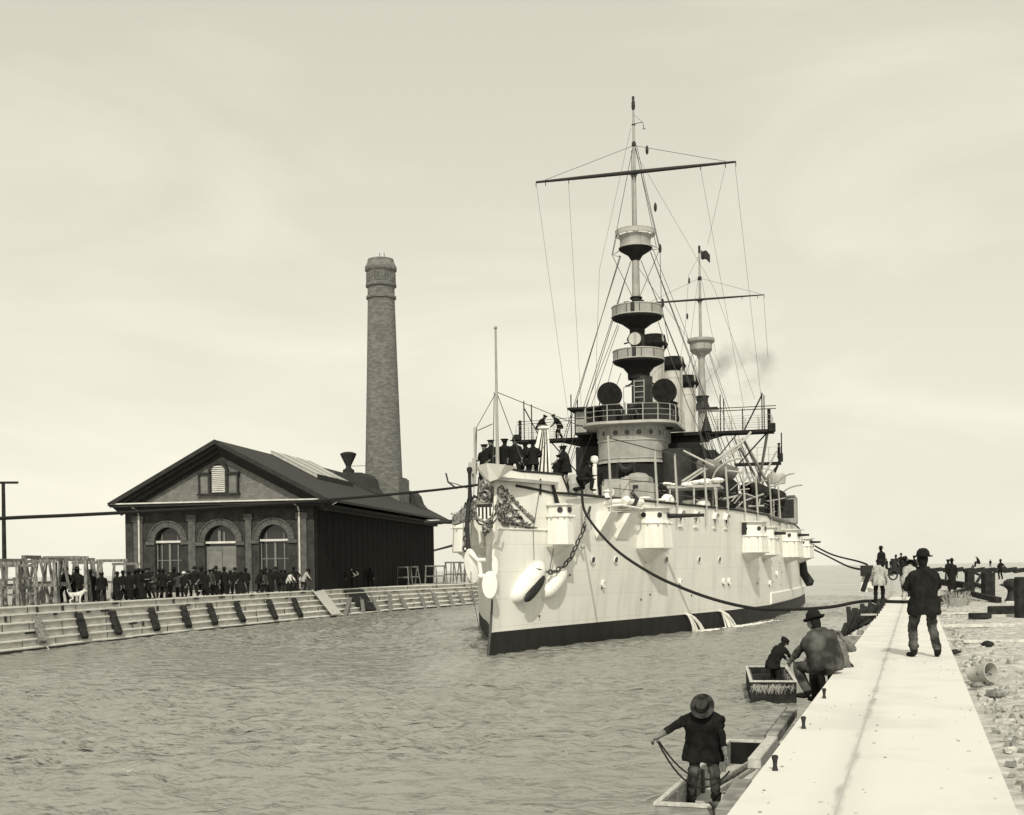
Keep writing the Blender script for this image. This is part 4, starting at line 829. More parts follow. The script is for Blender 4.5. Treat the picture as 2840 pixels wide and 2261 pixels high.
mb.tube([(-.62,.15,6.25),(-.55,.1,5.85),(-.3,0,5.5),(0,-.1,5.4),(.3,0,5.5),(.58,.1,5.85),(.66,.15,6.3)],.04,6); mb.build('wreath',M_gilt,OR,smooth=True)
sh=[(-.33,6.3),(.33,6.3),(.34,6.0),(.26,5.78),(0,5.6),(-.26,5.78),(-.34,6.0)]
mb=MB(); mb.yprism(sh,-.16,-.02); shd=mb.build('shield',M_whitep,OR)
mb=MB()
for k in range(4):
    x=-.24+k*.16; mb.yprism([(x-.04,6.16),(x+.04,6.16),(x+.04,5.80 if abs(x)>.2 else 5.68),(x-.04,5.80 if abs(x)>.2 else 5.68)],-.168,-.158)
mb.yprism([(-.33,6.17),(.33,6.17),(.33,6.3),(-.33,6.3)],-.17,-.157); mb.build('shield_stripes',M_black,shd)
mb=MB(); mb.sphere((.02,.0,5.25),.2,10,(1,.9,.9)); mb.tube([(0,-.05,5.35),(0,-.12,5.15),(0,-.05,4.98)],[.16,.12,.03],8); mb.tube([(-.15,-.08,5.35),(.2,-.08,5.38)],.04,6); mb.build('carved_head',M_gilt,OR,smooth=True)
# dark strip up the stem
mb=MB(); mb.tube([(0.02,sstem(z)-.03,z) for z in (.0,.6,1.2,2.0,2.8)],[.05,.06,.06,.05,.03],6); part(mb,'stem_bar',M_steel)
# stanchions and rails along the deck edge
def rail(parent,pts,h,n_r=3,r=.03,m=None,name='railing',every=1):
    mb_=MB()
    for i,p in enumerate(pts):
        if i%every==0: mb_.tube([p,Vector(p)+Vector((0,0,h))],r,5)
    for k in range(1,n_r+1):
        z=h*k/n_r; mb_.tube([Vector(p)+Vector((0,0,z)) for p in pts],r*.5,4)
    return mb_.build(name,m or M_whitep,parent)
tall=[(9.3,3.0),(14.2,2.7),(16.6,2.7),(20.5,2.3),(22,1.2),(23.8,2.5),(27.5,2.6),(31,2.6),(36,2.6),(41,2.4)]
for s,h_ in tall:
    mb=MB()
    mb.tube([(hbz(s,7)+.05,s,5.9),(hbz(s,7)+.08,s,ZD+.2),(hbz(s,7)-.02,s,ZD+h_)],[.05,.07,.055],7); mb.sphere((hbz(s,7)+.06,s,ZD+.1),.10,8)
    part(mb,'awning_stanchion',M_grey)
mb=MB(); mb.tube([(hbz(9.3,7),9.3,ZD+2.9),(hbz(14.2,7),14.2,ZD+2.7),(hbz(16.6,7),16.6,ZD+2.65),(hbz(20.5,7),20.5,ZD+2.25)],.03,5)
for h_ in (.5,1.0): mb.tube([(hbz(s,7),s,ZD+h_) for s in (9.3,14.2,16.6,20.5,23.8,27.5,31,36,41,50)],.018,4)
mb.tube([(0,1.2,7.95+1.8),(-.9,2.0,9.6)],.02,4)
part(mb,'lifelines',M_rig)
mb=MB(); mb.lathe([(0,9.0),(.16,8.95),(.2,8.78),(.14,8.62),(.11,8.6),(.12,7.0),(0,7.0)],(2.82,9.0,0),12); part(mb,'capped_bollard',M_whitep,smooth=True)
# jackstaff and stays
mb=MB(); mb.tube([(0,1.9,7.4),(0,1.9,9.2),(0,1.9,13.9)],[.10,.07,.045],8); mb.sphere((0,1.9,13.95),.08,8); j=part(mb,'jackstaff',M_buff,smooth=True)
mb=MB()
for a,b in (((0,1.9,11.2),(-1.3,3.2,9.9)),((-1.3,3.2,9.9),(-1.45,3.4,7.5)),((0,1.9,11.2),(.95,3.0,7.9)),((0,1.9,11.2),(2.0,12,10.6)),((-1.3,3.2,9.9),(-1.65,3.9,8.6)),((-.1,1.9,11.2),(-.25,2.0,7.5))): mb.tube([a,b],.018,4)
mb.build('stays',M_rig,j)
mb=MB(); mb.tube([(-1.45,3.3,7.3),(-1.4,3.2,9.9)],.05,6); mb.tube([(-1.75,3.9,7.3),(-1.7,3.9,8.6)],.05,6); mb.tube([(-1.75,3.9,7.9),(-1.7,3.9,8.4)],.22,8); part(mb,'fairlead_stanchions',M_grey)
# ------------------------------------------------------------ forecastle fittings, turret, barbette
mb=MB(); mb.lathe([(2.3,ZD),(2.3,ZD+1.0),(1.9,ZD+1.1)],(1.1,24.5,0),28); mb.lathe([(0,ZD+2.0),(1.5,ZD+1.95),(1.9,ZD+1.7),(2.05,ZD+1.05),(2.05,ZD+.2)],(1.1,24.5,0),28); tu=part(mb,'gun_turret',M_buff,smooth=True)
mb=MB(); mb.box((1.9,20.9,ZD+.15),(3.9,23.2,ZD+1.55)); mb.box((2.15,21.0,ZD+1.55),(3.6,22.9,ZD+1.95)); mb.lathe([(.0,ZD+2.2),(.5,ZD+2.12),(.62,ZD+1.95)],(2.85,21.9,0),16); tr=part(mb,'turret_housing',M_buff,bev=.08)
mb=MB(); mb.sphere((2.75,20.9,ZD+.2),.5,14,(1,.4,1)); mb.box((2.7,20.86,ZD+1.2),(3.0,20.95,ZD+1.4)); mb.tube([(2.8,20.7,ZD+1.2),(2.5,20.7,ZD+.7)],.04,6); mb.build('gunport',M_black,tr,smooth=True)
mb=MB(); 
for t,s,h_,r_ in ((2.3,8.2,.5,.28),(3.4,8.9,.35,.2),(.8,8,.7,.2),(1.5,7.8,.4,.25),(3.9,17.5,.5,.35),(4.6,19,.45,.3),(5.5,24,.6,.4)):
    mb=MB(); mb.lathe([(r_,ZD),(r_*.7,ZD+.1),(r_*.6,ZD+h_*.7),(r_,ZD+h_*.85),(r_*.8,ZD+h_),(0,ZD+h_)],(t,s,0),12); part(mb,'deck_bollard',M_whitep,smooth=True)
mb=MB(); mb.sphere((1.85,8.6,ZD+.55),.62,12,(.8,.6,1)); mb.box((3.3,13.6,ZD),(3.7,14.0,ZD+1.3)); mb.box((1.2,6.6,ZD),(1.9,7.2,ZD+1.0)); mb.box((-.2,7.5,ZD),(.3,8,ZD+1.1)); part(mb,'deck_fittings',M_grey,smooth=False)
mb=MB(); mb.sphere((4.9,19.3,ZD+.35),.4,10); mb.sphere((6.4,23.7,ZD+.3),.45,10,(1,1,.8)); part(mb,'ventilator_domes',M_whitep,smooth=True)
mb=MB(); mb.lathe([(2.9,ZD),(2.9,ZD+3.9)],(0,38,0),32); part(mb,'conning_tower',M_blackd,smooth=True)
mb=MB(); mb.box((-4.5,39,ZD),(4.5,47,ZD+5.6)); mb.box((-3.2,47,ZD),(3.2,80,ZD+3.2)); mb.box((3.3,41,ZD+.0),(5.5,46.5,ZD+5.2)); part(mb,'deckhouse',M_blackd)
mb=MB(); mb.lathe([(1.05,ZD),(1.05,ZD+4.9)],(3.2,36.8,0),24); part(mb,'side_tower',M_buffd,smooth=True)
mb=MB(); mb.box((4.0,35.5,ZD+1.2),(4.35,35.7,ZD+2.6)); part(mb,'doorway',M_black)
# chart house
def dshape(w,s0,s1,r,n=8):
    pts=[(-w,s1)]
    for k in range(n+1): a=PI+PI/2*k/n; pts.append((-w+r+r*math.cos(a),s0+r+r*math.sin(a)))
    for k in range(n+1): a=1.5*PI+PI/2*k/n; pts.append((w-r+r*math.cos(a),s0+r+r*math.sin(a)))
    pts.append((w,s1)); return pts
CH=empty('chart_house',(0,0,0)); CH.parent=SH
w_=2.35; s0=35.2
mb=MB(); mb.prism(dshape(w_,s0,40.5,1.7),10.95,13.6); mb.build('wall',M_buff,CH,smooth=True)
for z,hh,o in ((10.95,.16,.06),(11.25,.05,.05),(12.5,.07,.06)):
    mb=MB(); mb.prism(dshape(w_+o,s0-o,40.4,1.7),z,z+hh); mb.build('moulding',M_grey,CH,smooth=True)
mb=MB(); mb.prism(dshape(w_+1.0,s0-.9,41.2,2.0),13.6,13.78); mb.build('bridge_deck',M_grey,CH)
pr_=dshape(w_,s0,40.5,1.7,8)
def perim(u):
    L_=[0]
    for a,b in zip(pr_,pr_[1:]): L_.append(L_[-1]+math.dist(a,b))
    d=u*L_[-1]
    for i in range(len(pr_)-1):
        if d<=L_[i+1]: k=(d-L_[i])/(L_[i+1]-L_[i]); a,b=pr_[i],pr_[i+1]; tt=Vector((b[0]-a[0],b[1]-a[1],0)).normalized(); return Vector((a[0]+(b[0]-a[0])*k,a[1]+(b[1]-a[1])*k,0)),Vector((tt.y,-tt.x,0))
for u in (.25,.31,.37,.44,.50,.56,.62,.68,.74):
    c,n_=perim(u); mb=MB(); mb.disc(c+n_*.01+Vector((0,0,13.05)),.19,ax=n_,n=16,th=.05); o=mb.build('window',M_glass,CH)
    mb=MB(); q=Vector((0,0,1)).rotation_difference(n_); mb.tube([c+n_*.03+Vector((0,0,13.05))+q@Vector((.23*math.cos(a),.23*math.sin(a),0)) for a in [2*PI*k/14 for k in range(15)]],.03,5); mb.build('window_rim',M_grey,o)
mb=MB()
for u in [.2+.03*k for k in range(22)]:
    c,n_=perim(u); mb.beam(c+n_*.01+Vector((0,0,12.55)),c+n_*.01+Vector((0,0,13.6)),.05,.03)
mb.build('wall_ribs',M_buff,CH)
mb=MB(); mb.torus((0,34.6,10.9),.5,.2,18,6,ax=(0,1,0),a0=0,a1=PI); mb.tube([(-.55,34.6,10.9),(-.75,34.6,9.2),(-.6,34.6,8.2)],.1,6); mb.tube([(.55,34.6,10.9),(.6,34.6,9.2),(.5,34.6,8.2)],.1,6); part(mb,'hanging_fender',M_black,smooth=True)
# bridge wings
WG=empty('flying_bridge',(0,0,0)); WG.parent=SH
mb=MB(); mb.box((-9.7,41.0,13.3),(9.7,42.6,13.5)); mb.box((-4.6,40.7,13.25),(4.6,46,13.5)); mb.build('platform',M_blackd,WG)
mb=MB()
for sx in (-1,1):
    mb.add([(sx*2.6,41.2,13.28),(sx*6.4,41.2,13.28),(sx*4.2,41.2,12.7),(sx*3.0,41.2,11.2),(sx*2.6,41.6,13.28),(sx*6.4,41.6,13.28),(sx*4.2,41.6,12.7),(sx*3.0,41.6,11.2)],[(0,1,2,3),(7,6,5,4),(0,4,5,1),(1,5,6,2),(2,6,7,3),(3,7,4,0)])
    mb.beam((sx*9.2,41.7,13.3),(sx*5.2,41.7,9.0),.1,.1); mb.beam((sx*7,41.9,13.3),(sx*4.4,41.7,10.2),.08,.08)
mb.build('brackets',M_blackd,WG)
rail(WG,[(x,41.05,13.5) for x in (-9.6,-8.6,-7.6,-6.6,-5.6,-4.7)],1.05,3,.03,M_grey); rail(WG,[(x,41.05,13.5) for x in (4.7,5.6,6.6,7.6,8.6,9.6)],1.05,3,.03,M_grey)
rail(WG,[(x,42.55,13.5) for x in (-9.6,-8.6,-7.6,-6.6,-5.6,-4.7)],1.05,3,.03,M_grey); rail(WG,[(x,42.55,13.5) for x in (4.7,5.6,6.6,7.6,8.6,9.6)],1.05,3,.03,M_grey)
rail(WG,[(x+.0,y,13.78) for x,y in dshape(w_+.9,s0-.8,41.2,2.0,3)],1.15,3,.035,M_grey)
mb=MB()
for x,h_ in ((-9.0,3.0),(-8.4,2.7),(-5.3,3.3),(-4.8,2.9),(5.9,2.7),(6.15,2.4),(8.9,2.7),(9.05,2.5),(7.5,1.6),(-3.1,2.6)): mb=MB(); mb.tube([(x,41.3,13.5),(x,41.3,13.5+h_)],.045,6); mb.build('wing_stanchion',M_blackd,WG)
mb=MB()
mb.tube([(8.95,41.3,16.1),(7.6,41.3,13.5)],.06,6); mb.tube([(-8.95,41.3,15.9),(-7.7,41.3,13.5)],.05,6)
for z in (15.2,15.0): mb.tube([(5.0,41.3,z),(9.9,41.3,z)],.03,4); mb.tube([(-9.6,41.3,z-.3),(-3,41.3,z-.1)],.02,4)
mb.build('signal_rods',M_blackd,WG)
for x in (-9.5,9.6):
    mb=MB(); mb.box((x-.22,40.8,13.3),(x+.25,41.3,13.9)); mb.tube([(x-.2*(x/9.5),41.2,13.5),(x-.2*(x/9.5),41.2,15.0)],.12,8); mb.build('side_lamp',M_blackd,WG)
for x in (4.9,-3.9):
    mb=MB(); mb.lathe([(.42,13.5),(.0,14.9)],(x,41,0),10); mb.build('cone_cover',M_black,WG)
mb=MB(); mb.box((-4.6,39.2,13.5),(-2.9,41.4,15.3)); mb.box((-5.0,38.6,15.3),(-2.0,41.5,15.45)); mb.box((-2.9,39.4,13.5),(-1.4,41.4,15.2)); cb_=mb.build('wheelhouse',M_blackd,WG)
mb=MB()
for k in range(3): mb.box((-4.5,39.17,13.65+k*.53),(-3.7,39.2,14.1+k*.53))
mb.build('window_panes',M_buff,cb_)
mb=MB(); mb.box((-2.0,36.6,13.78),(3.0,39.6,14.5)); mb.box((-.4,37.6,14.5),(2.4,39.5,15.4))
rr=random.Random(8)
for k in range(20): x=rr.uniform(-2.2,3.2); y=rr.uniform(35.4,37); mb.tube([(x,y,13.8),(x+rr.uniform(-.1,.1),y,14.4+rr.random()*.8)],rr.uniform(.03,.12),6)
mb.lathe([(.05,14.0),(.35,14.9),(.3,15.1),(0,15.15)],(.2,36.3,0),10)
mb.build('bridge_equipment',M_black,WG)
# boxy cowl ventilators
def cowl(t,s,rr_,zc,zb):
    m_=MB(); m_.tube([(t,s+.3,zb),(t,s+.3,zb+(zc-zb)*.4),(t,s+.15,zc-rr_*.8)],[rr_*.62,rr_*.6,rr_*.85],14); m_.sphere((t,s+.25,zc),rr_,16,(1,.7,1)); o=part(m_,'cowl_ventilator',M_blackd,smooth=True)
    m_=MB(); m_.disc((t,s-.32,zc),rr_*.98,ax=(0,1,0),n=26,th=.25); m_.build('cowl_mouth',M_soot,o)
    m_=MB(); m_.torus((t,s-.44,zc),rr_*.99,.035,28,6,ax=(0,1,0)); m_.build('cowl_rim',M_black,o)
cowl(-1.68,38,.86,16.12,13.5); cowl(2.28,38,.86,16.15,13.5)
# ------------------------------------------------------------ masts
def mast(name,s,pole,tops,yard,zt):
    r=empty(name,(0,s,0)); r.parent=SH
    m_=MB(); m_.tube([(0,0,z) for z,_,_ in pole],[q for _,q,_ in pole],14); m_.build('lower_pole',M_buffd,r,smooth=True)
    return r
FM=empty('foremast',(0,40,0)); FM.parent=SH
mb=MB(); mb.tube([(.35,0,7),(.35,0,17.6)],.78,20); mb.build('military_mast',M_buffd,FM,smooth=True)
mb=MB(); mb.tube([(0.1,0,17.6),(0.05,0,22.3)],[.52,.5],16); mb.build('middle_mast',M_buffd,FM,smooth=True)
mb=MB(); mb.tube([(0,0,22.3),(0,0,26.6)],[.30,.27],14); mb.build('topmast',M_buff,FM,smooth=True)
mb=MB(); mb.tube([(0,0,26.6),(0,0,32.7)],[.17,.13],12); mb.tube([(0,0,32.7),(0,0,35.0),(0,0,37.4)],[.12,.10,.07],10); mb.build('upper_pole',M_buff,FM,smooth=True)
mb=MB(); mb.lathe([(.08,37.3),(.14,37.5),(.13,37.9),(.09,38.0),(.10,38.3),(0,38.35)],(0,0,0),10); mb.lathe([(.1,34.6),(.16,34.65),(.16,34.85),(.1,35.0)],(0,0,0),10); mb.tube([(0,0,36.2),(.0,0,36.25)],.15,8); mb.build('truck',M_black,FM,smooth=True)
def ftop(z0,z1,ru,rl,par,c=0,name='fighting_top'):
    r=empty(name,(c,0,0)); r.parent=par
    m_=MB(); m_.lathe([(ru,z0),(ru,z1)],(0,0,0),36); m_.lathe([(ru-.05,z1),(ru-.05,z0+.05),(0,z0+.05)],(0,0,0),36); m_.build('wall',M_buff,r,smooth=True)
    m_=MB(); m_.torus((0,0,z1),ru,.05,36,6); m_.torus((0,0,z0+.05),ru+.02,.045,36,6); m_.build('rim',M_grey,r)
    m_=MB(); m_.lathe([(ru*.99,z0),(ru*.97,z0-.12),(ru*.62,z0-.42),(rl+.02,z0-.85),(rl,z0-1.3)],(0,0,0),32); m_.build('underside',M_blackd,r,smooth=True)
    m_=MB(); m_.box((-.16,-ru-.06,z0+.12),(.12,-ru+.02,z1+.02)); 
    m_.build('gun_slot',M_black,r)
    m_=MB()
    for a in (-105,-75,-45,-135): a=R(a); m_.beam((math.cos(a)*(ru+.01),math.sin(a)*(ru+.01),z0),(math.cos(a)*(ru+.01),math.sin(a)*(ru+.01),z1),.05,.03)
    m_.build('plate_seams',M_buffd,r)
    return r
ftop(18.75,19.5,1.88,.8,FM,.12); ftop(22.0,22.75,1.85,.55,FM,.05)
T3=empty('searchlight_top',(0,0,0)); T3.parent=FM
mb=MB(); mb.lathe([(1.24,27.1),(1.12,27.4),(1.12,27.7),(1.22,28.0)],(0,0,0),32); mb.lathe([(1.16,27.95),(1.06,27.6),(1.1,27.15),(0,27.15)],(0,0,0),32); mb.build('wall',M_buff,T3,smooth=True)
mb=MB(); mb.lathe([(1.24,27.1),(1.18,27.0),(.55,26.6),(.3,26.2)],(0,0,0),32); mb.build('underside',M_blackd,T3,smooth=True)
mb=MB(); mb.lathe([(1.46,28.05),(1.47,28.35),(1.40,28.38),(1.38,28.05),(1.46,28.05)],(0,0,0),36); mb.torus((0,0,28.38),1.45,.035,36,5); mb.build('rim',M_grey,T3,smooth=True)
mb=MB()
for k in range(10): a=2*PI*k/10; mb.tube([(1.15*math.cos(a),1.15*math.sin(a),27.9),(1.42*math.cos(a),1.42*math.sin(a),28.1)],.035,5)
mb.add([( 1.22*math.cos(2*PI*k/36),1.22*math.sin(2*PI*k/36),27.95) for k in range(36)]+[(1.44*math.cos(2*PI*k/36),1.44*math.sin(2*PI*k/36),28.08) for k in range(36)],[(k,(k+1)%36,36+(k+1)%36,36+k) for k in range(36) if False])
mb.build('rim_struts',M_grey,T3)
mb=MB(); mb.tube([(-1.1,0,27.1),(-1.75,0,26.75),(-1.1,0,26.6)],.03,5); mb.tube([(1.1,0,27.3),(1.8,0,26.9),(1.1,0,26.9)],.03,5); mb.build('outriggers',M_buffd,FM)
mb=MB(); mb.tube([(0.05,0,22.7),(0.05,0,23.3)],[.42,.36],14); mb.torus((0,0,23.45),.38,.09,16,6); mb.box((-.85,-.5,22.75),(-.45,0,23.15)); mb.box((.25,-.5,22.8),(.6,.1,23.2)); mb.build('topmast_collar',M_blackd,FM)
mb=MB()
for sx in (-1,1): mb.torus((sx*.95,0,20.9),.75,.06,14,5,ax=(0,1,0),a0=PI/2 if sx>0 else 0,a1=PI if sx>0 else PI/2)
for sx in (-1,1): mb.torus((sx*1.2+.3,0,17.7),.7,.07,14,5,ax=(0,1,0),a0=PI/2 if sx>0 else 0,a1=PI if sx>0 else PI/2)
mb.build('curved_struts',M_blackd,FM)
SL=empty('searchlight',(0.04,-1.1,20.25)); SL.parent=FM
mb=MB(); mb.tube([(0,.0,0),(0,.7,0)],[.5,.42],20); mb.build('lamp_drum',M_blackd,SL,smooth=True)
mb=MB(); mb.disc((0,-.03,0),.46,ax=(0,1,0),n=24,th=.05); mb.build('lamp_glass',M_pale,SL)
mb=MB(); mb.torus((0,0,0),.5,.035,24,6,ax=(0,1,0)); mb.tube([(-.05,-.06,-.45),(-.05,-.06,.45)],.012,4); mb.tube([(.08,-.06,-.45),(.08,-.06,.45)],.012,4); mb.torus((0,.2,-.1),.6,.04,16,5,ax=(0,1,0),a0=PI,a1=2*PI); mb.build('lamp_rim',M_black,SL)
mb=MB()
for k in range(8): mb.tube([(-.05,-.85,14.4+k*.4),(.6,-.85,14.4+k*.4)],.03,5)
mb.tube([(-.1,-.87,14),(-.1,-.87,17.3)],.035,5); mb.tube([(.62,-.87,14),(.62,-.87,17.3)],.035,5); mb.tube([(-.9,-.8,14.5),(-.9,-.8,16.8)],.03,5); mb.tube([(-.9,-.8,16.8),(-.1,-.8,16.9)],.03,5)
mb.build('mast_ladder',M_grey,FM)
def yard(par,z,half,r,c=0):
    m_=MB(); m_.tube([(-half,-.25,z),(-half*.5,-.25,z),(0,-.25,z),(half*.5,-.25,z),(half,-.25,z)],[r*.55,r*.85,r,r*.85,r*.5],10); o=m_.build('yard',M_black,par,smooth=True)
    m_=MB()
    for x in (-half,-half*.66,half*.66,half,-half*.9,half*.9): m_.tube([(x,-.25,z),(x,-.25,z-.35)],.03,4)
    for sx in (-1,1): m_.add([(sx*.1,-.2,z-.05),(sx*.65,-.2,z-.05),(sx*.25,-.2,z-.18),(sx*.1,-.2,z-.55),(sx*.1,-.3,z-.05),(sx*.65,-.3,z-.05),(sx*.25,-.3,z-.18),(sx*.1,-.3,z-.55)],[(0,1,2,3),(7,6,5,4),(1,5,6,2),(2,6,7,3)])
    m_.build('yard_fittings',M_black,o)
    return o
yard(FM,32.65,7.4,.15)
def lines(par,lst,r,name):
    m_=MB(); 
    for a in lst: m_.tube([Vector(p) for p in a],r,4)
    return m_.build(name,M_rig,par)
lines(FM,[[(0,0,34.7),(sx*6.7,-.25,32.75)] for sx in (-1,1)],.018,'lifts')
lines(FM,[[(-.1,0,34.5),(-1.75,0,26.8)],[(.1,0,34.5),(1.7,.2,27.2)],[(0.2,0,34.7),(1.4,-.2,29),(1.85,-.2,26.9),(1.9,-.3,22.9),(2.4,-.4,20)],[(.15,-.1,34.5),(1.6,-.3,27)],[(-.17,-.1,34.3),(-.17,-.1,28.4)]],.022,'topmast_stays')
lines(FM,[[(-7.35,-.25,32.3),(-5.6,2,14.5)],[(-4.9,-.25,32.3),(-4.6,2,14.5)],[(4.9,-.25,32.3),(7.6,2,15)],[(7.35,-.25,32.3),(8.9,2,15)],[(.2,0,34),(5.6,1,24),(8.3,3,16)],[(-.2,0,36),(-2.9,1,26),(-3.6,2,16)],[(6.6,-.25,32.2),(5.3,0,27)]],.011,'signal_halyards')
# shrouds down to the deck edges
lines(FM,[[(-1.1,0,26.6),(-6.9,1.5,10.8),(-8.0,2,7)],[(-1.15,0,26.7),(-6.6,1.2,10.8),(-7.6,1.8,7)],[(-.35,0,26.2),(-6.1,1,10.5),(-7.2,1.2,7)],[(-.35,0,26.2),(-5.7,.8,10.5),(-6.8,1,7)]],.026,'starboard_shrouds')
lines(FM,[[(-1.4,0,21.6),(-5.9,.3,11),(-7.4,.5,7)],[(-1.3,0,21.5),(-5.3,.3,11),(-6.8,.5,7)],[(-1.5,-.5,19.4),(-2.6,-1,15),(-4.3,-1,11)],[(-1.2,0,18.0),(-2.9,0,13.5)]],.022,'lower_shrouds')
lines(FM,[[(1.1,0,26.8),(4.2,1.2,17.6),(7.6,2.5,7)],[(1.15,0,26.7),(4.5,1.4,17),(8,3,7)],[(.4,0,26.2),(3.0,1,19),(6.2,1.5,9.5)],[(.4,0,26.2),(3.2,1,18.6),(6.8,2,8.6)],[(1.6,0,21.6),(3.6,.5,15.5),(5.5,1,11)]],.024,'port_shrouds')
lines(FM,[[(-1.7,0,26.7),(-.3,0,23.6)],[(1.75,0,26.8),(.3,0,23.6)],[(-1.1,-1,28.3),(-1.7,0,26.8)]],.022,'cross_stays')
for x,z in ((1.0,34.2),(1.55,29.95),(1.85,26.9),(1.98,22.9)):
    m_=MB(); m_.tube([(x,-.2,z-.35),(x,-.2,z-.22),(x,-.2,z),(x,-.2,z+.22),(x,-.2,z+.35)],[.02,.1,.12,.09,.02],8); m_.build('signal_lantern',M_black,FM,smooth=True)
m_=MB(); m_.tube([(0,0,36.3),(.7,-.1,36.3),(.8,-.1,35.8)],.03,5); m_.tube([(.65,-.1,35.8),(.9,-.1,35.8)],.03,5); m_.tube([(0,0,37),(.65,-.1,36.35)],.012,4); m_.build('masthead_arm',M_rig,FM)
# mainmast
MM=empty('mainmast',(0,84.2,0)); MM.parent=SH
mb=MB(); mb.tube([(.1,0,8),(.1,0,21)],[.55,.5],14); mb.tube([(.1,0,21.3),(.05,0,26.8)],[.45,.33],14); mb.build('lower_mast',M_buff,MM,smooth=True)
mb=MB(); mb.tube([(0,0,28),(0,0,33),(0,0,38.0)],[.17,.15,.09],10); mb.build('upper_pole',M_buff,MM,smooth=True)
mb=MB(); mb.lathe([(.1,37.9),(.13,38.1),(.13,38.7),(0,38.8)],(0,0,0),8); mb.lathe([(.12,34.9),(.22,35),(.22,35.3),(.12,35.4)],(0,0,0),8); mb.build('truck',M_black,MM)
MT=empty('fighting_top',(0,0,0)); MT.parent=MM
mb=MB(); mb.lathe([(1.2,27.3),(1.2,27.95),(1.5,28.2),(1.5,28.5),(1.43,28.5),(1.4,28.1)],(0.03,0,0),30); mb.build('wall',M_buff,MT,smooth=True)
mb=MB(); mb.lathe([(1.22,27.3),(1.0,27.0),(.5,26.7),(.35,26.3)],(0.03,0,0),30); mb.build('underside',M_buff,MT,smooth=True)
yard(MM,32.8,6.9,.12)
mb=MB(); mb.box((-1.6,-1,20.75),(1.8,1,20.9)); mb.lathe([(.85,20.9),(.6,21.6),(.65,22.1),(.75,22.15),(.75,22.25),(0,22.3)],(.1,0,0),16); mb.build('crosstree_platform',M_black,MM)
rail(MM,[(-1.6,-1,18.2),(-.4,-1,18.2),(.8,-1,18.2),(1.8,-1,18.2)],2.4,3,.035,M_grey)
lines(MM,[[(0,0,35.2),(-5.5,-.25,32.9)],[(0,0,35.2),(6.6,-.25,32.9)],[(-.2,0,35),(-1.2,0,27.8)],[(.2,0,35),(1.6,0,27)],[(1.3,0,27.2),(2.1,0,25.5),(.3,0,23.5)],[(-1.1,0,27.1),(-.4,0,23)],[(6.85,-.25,32.5),(7.2,0,26)],[(.2,0,38),(-1.2,0,35.6),(-1.5,-1,30),(-2,-2,26)],[(-1.2,0,26.8),(-1.8,0,20)]],.016,'stays')
lines(MM,[[(1.0,0,26.9),(4.8,0,15),(7,0,8)],[(.9,0,26.9),(4.2,0,15.5),(6.4,0,8)],[(.4,0,26.3),(2.8,-2,19),(5,-3,13)],[(-.5,0,26.3),(-3.8,0,15)],[(-.9,0,27),(-2.6,-2,21)]],.024,'shrouds')
for x,y,z in ((-1.15,0,35.0),(-1.35,-.5,31.0)):
    m_=MB(); m_.tube([(x,y,z-.35),(x,y,z-.2),(x,y,z+.2),(x,y,z+.35)],[.02,.11,.1,.02],8); m_.build('signal_lantern',M_black,MM)
m_=MB(); n_=10; vs=[]
for i in range(n_+1):
    for j in range(5):
        x=.16+1.0*i/n_; vs.append((x,.12*math.sin(i*.9+j*.3),38.3-.95*j/4-.5*(i/n_)**1.2-.1*math.sin(i*.8)+ (.08 if (i==n_ and j==2) else 0)))
m_.add(vs,[(i*5+j,(i+1)*5+j,(i+1)*5+j+1,i*5+j+1) for i in range(n_) for j in range(4)]); fo=m_.build('flag',M_black,MM,smooth=True)
sf=fo.modifiers.new('s','SOLIDIFY'); sf.thickness=.02
# stay between masts
lines(SH,[[(1.2,40,27.2),(2.4,51,22.7),(.5,84,21.5)],[(0,40,26),(0,84,26.5)]],.02,'triatic_stays')
# funnels
for s,ct in ((51,-.35),(62,-.2),(73,-.25)):
    Fn=empty('funnel',(ct,s,0)); Fn.parent=SH
    mb=MB(); mb.tube([(0,0,9),(0,0,20.8)],.80,28); mb.tube([(0,0,20.8),(0,0,22.3)],.84,28); mb.build('casing',M_pale,Fn,smooth=True)
    mb=MB(); mb.lathe([(.9,21.5),(1.12,21.75),(1.2,22.0),(1.08,22.15),(.98,22.6),(.95,22.75),(.8,22.8),(.75,22.0)],(0,0,0),30); mb.build('cap',M_soot,Fn,smooth=True)
    mb=MB(); mb.tube([(.85,-.6,10),(.85,-.6,22.7)],.09,8); mb.build('steam_pipe',M_grey,Fn,smooth=True)
# midships clutter on the port side: crane booms, boat, davits, platforms
for a,b,w in (((4.4,30,9.1),(7.9,34.5,11.9),.09),((4.6,30,9.0),(7.9,34.5,11.7),.06),((5.7,36,9.6),(8.3,38,13.0),.08),((4.4,31,11.2),(6.4,31,10.1),.07),((7.3,44,13.2),(9.0,48,9.8),.12),((6.9,45,12.8),(8.4,49,9.7),.10),((9.2,42,13.2),(8.0,50,9.7),.11),((9.5,50,12.7),(8.3,50,10.4),.08)):
    m_=MB(); m_.tube([a,b],w,7); part(m_,'boat_boom',M_grey if w!=.13 else M_buff)
mb=MB()
for k in range(18): a=rr.uniform(0,1); mb.tube([(5.3+a*2.6,32+a*6,12.6-a*.2),(5.8+a*3.2,34+a*8,9.4)],.022,4)
part(mb,'boom_tackle',M_rig)
mb=MB(); mb.box((5.4,59.5,12.5),(9.4,61,12.68)); lp=part(mb,'lower_bridge',M_blackd); 
rail(lp,[(x,59.5,12.68) for x in (5.4,6.4,7.4,8.4,9.4)],1.3,2,.035,M_grey)
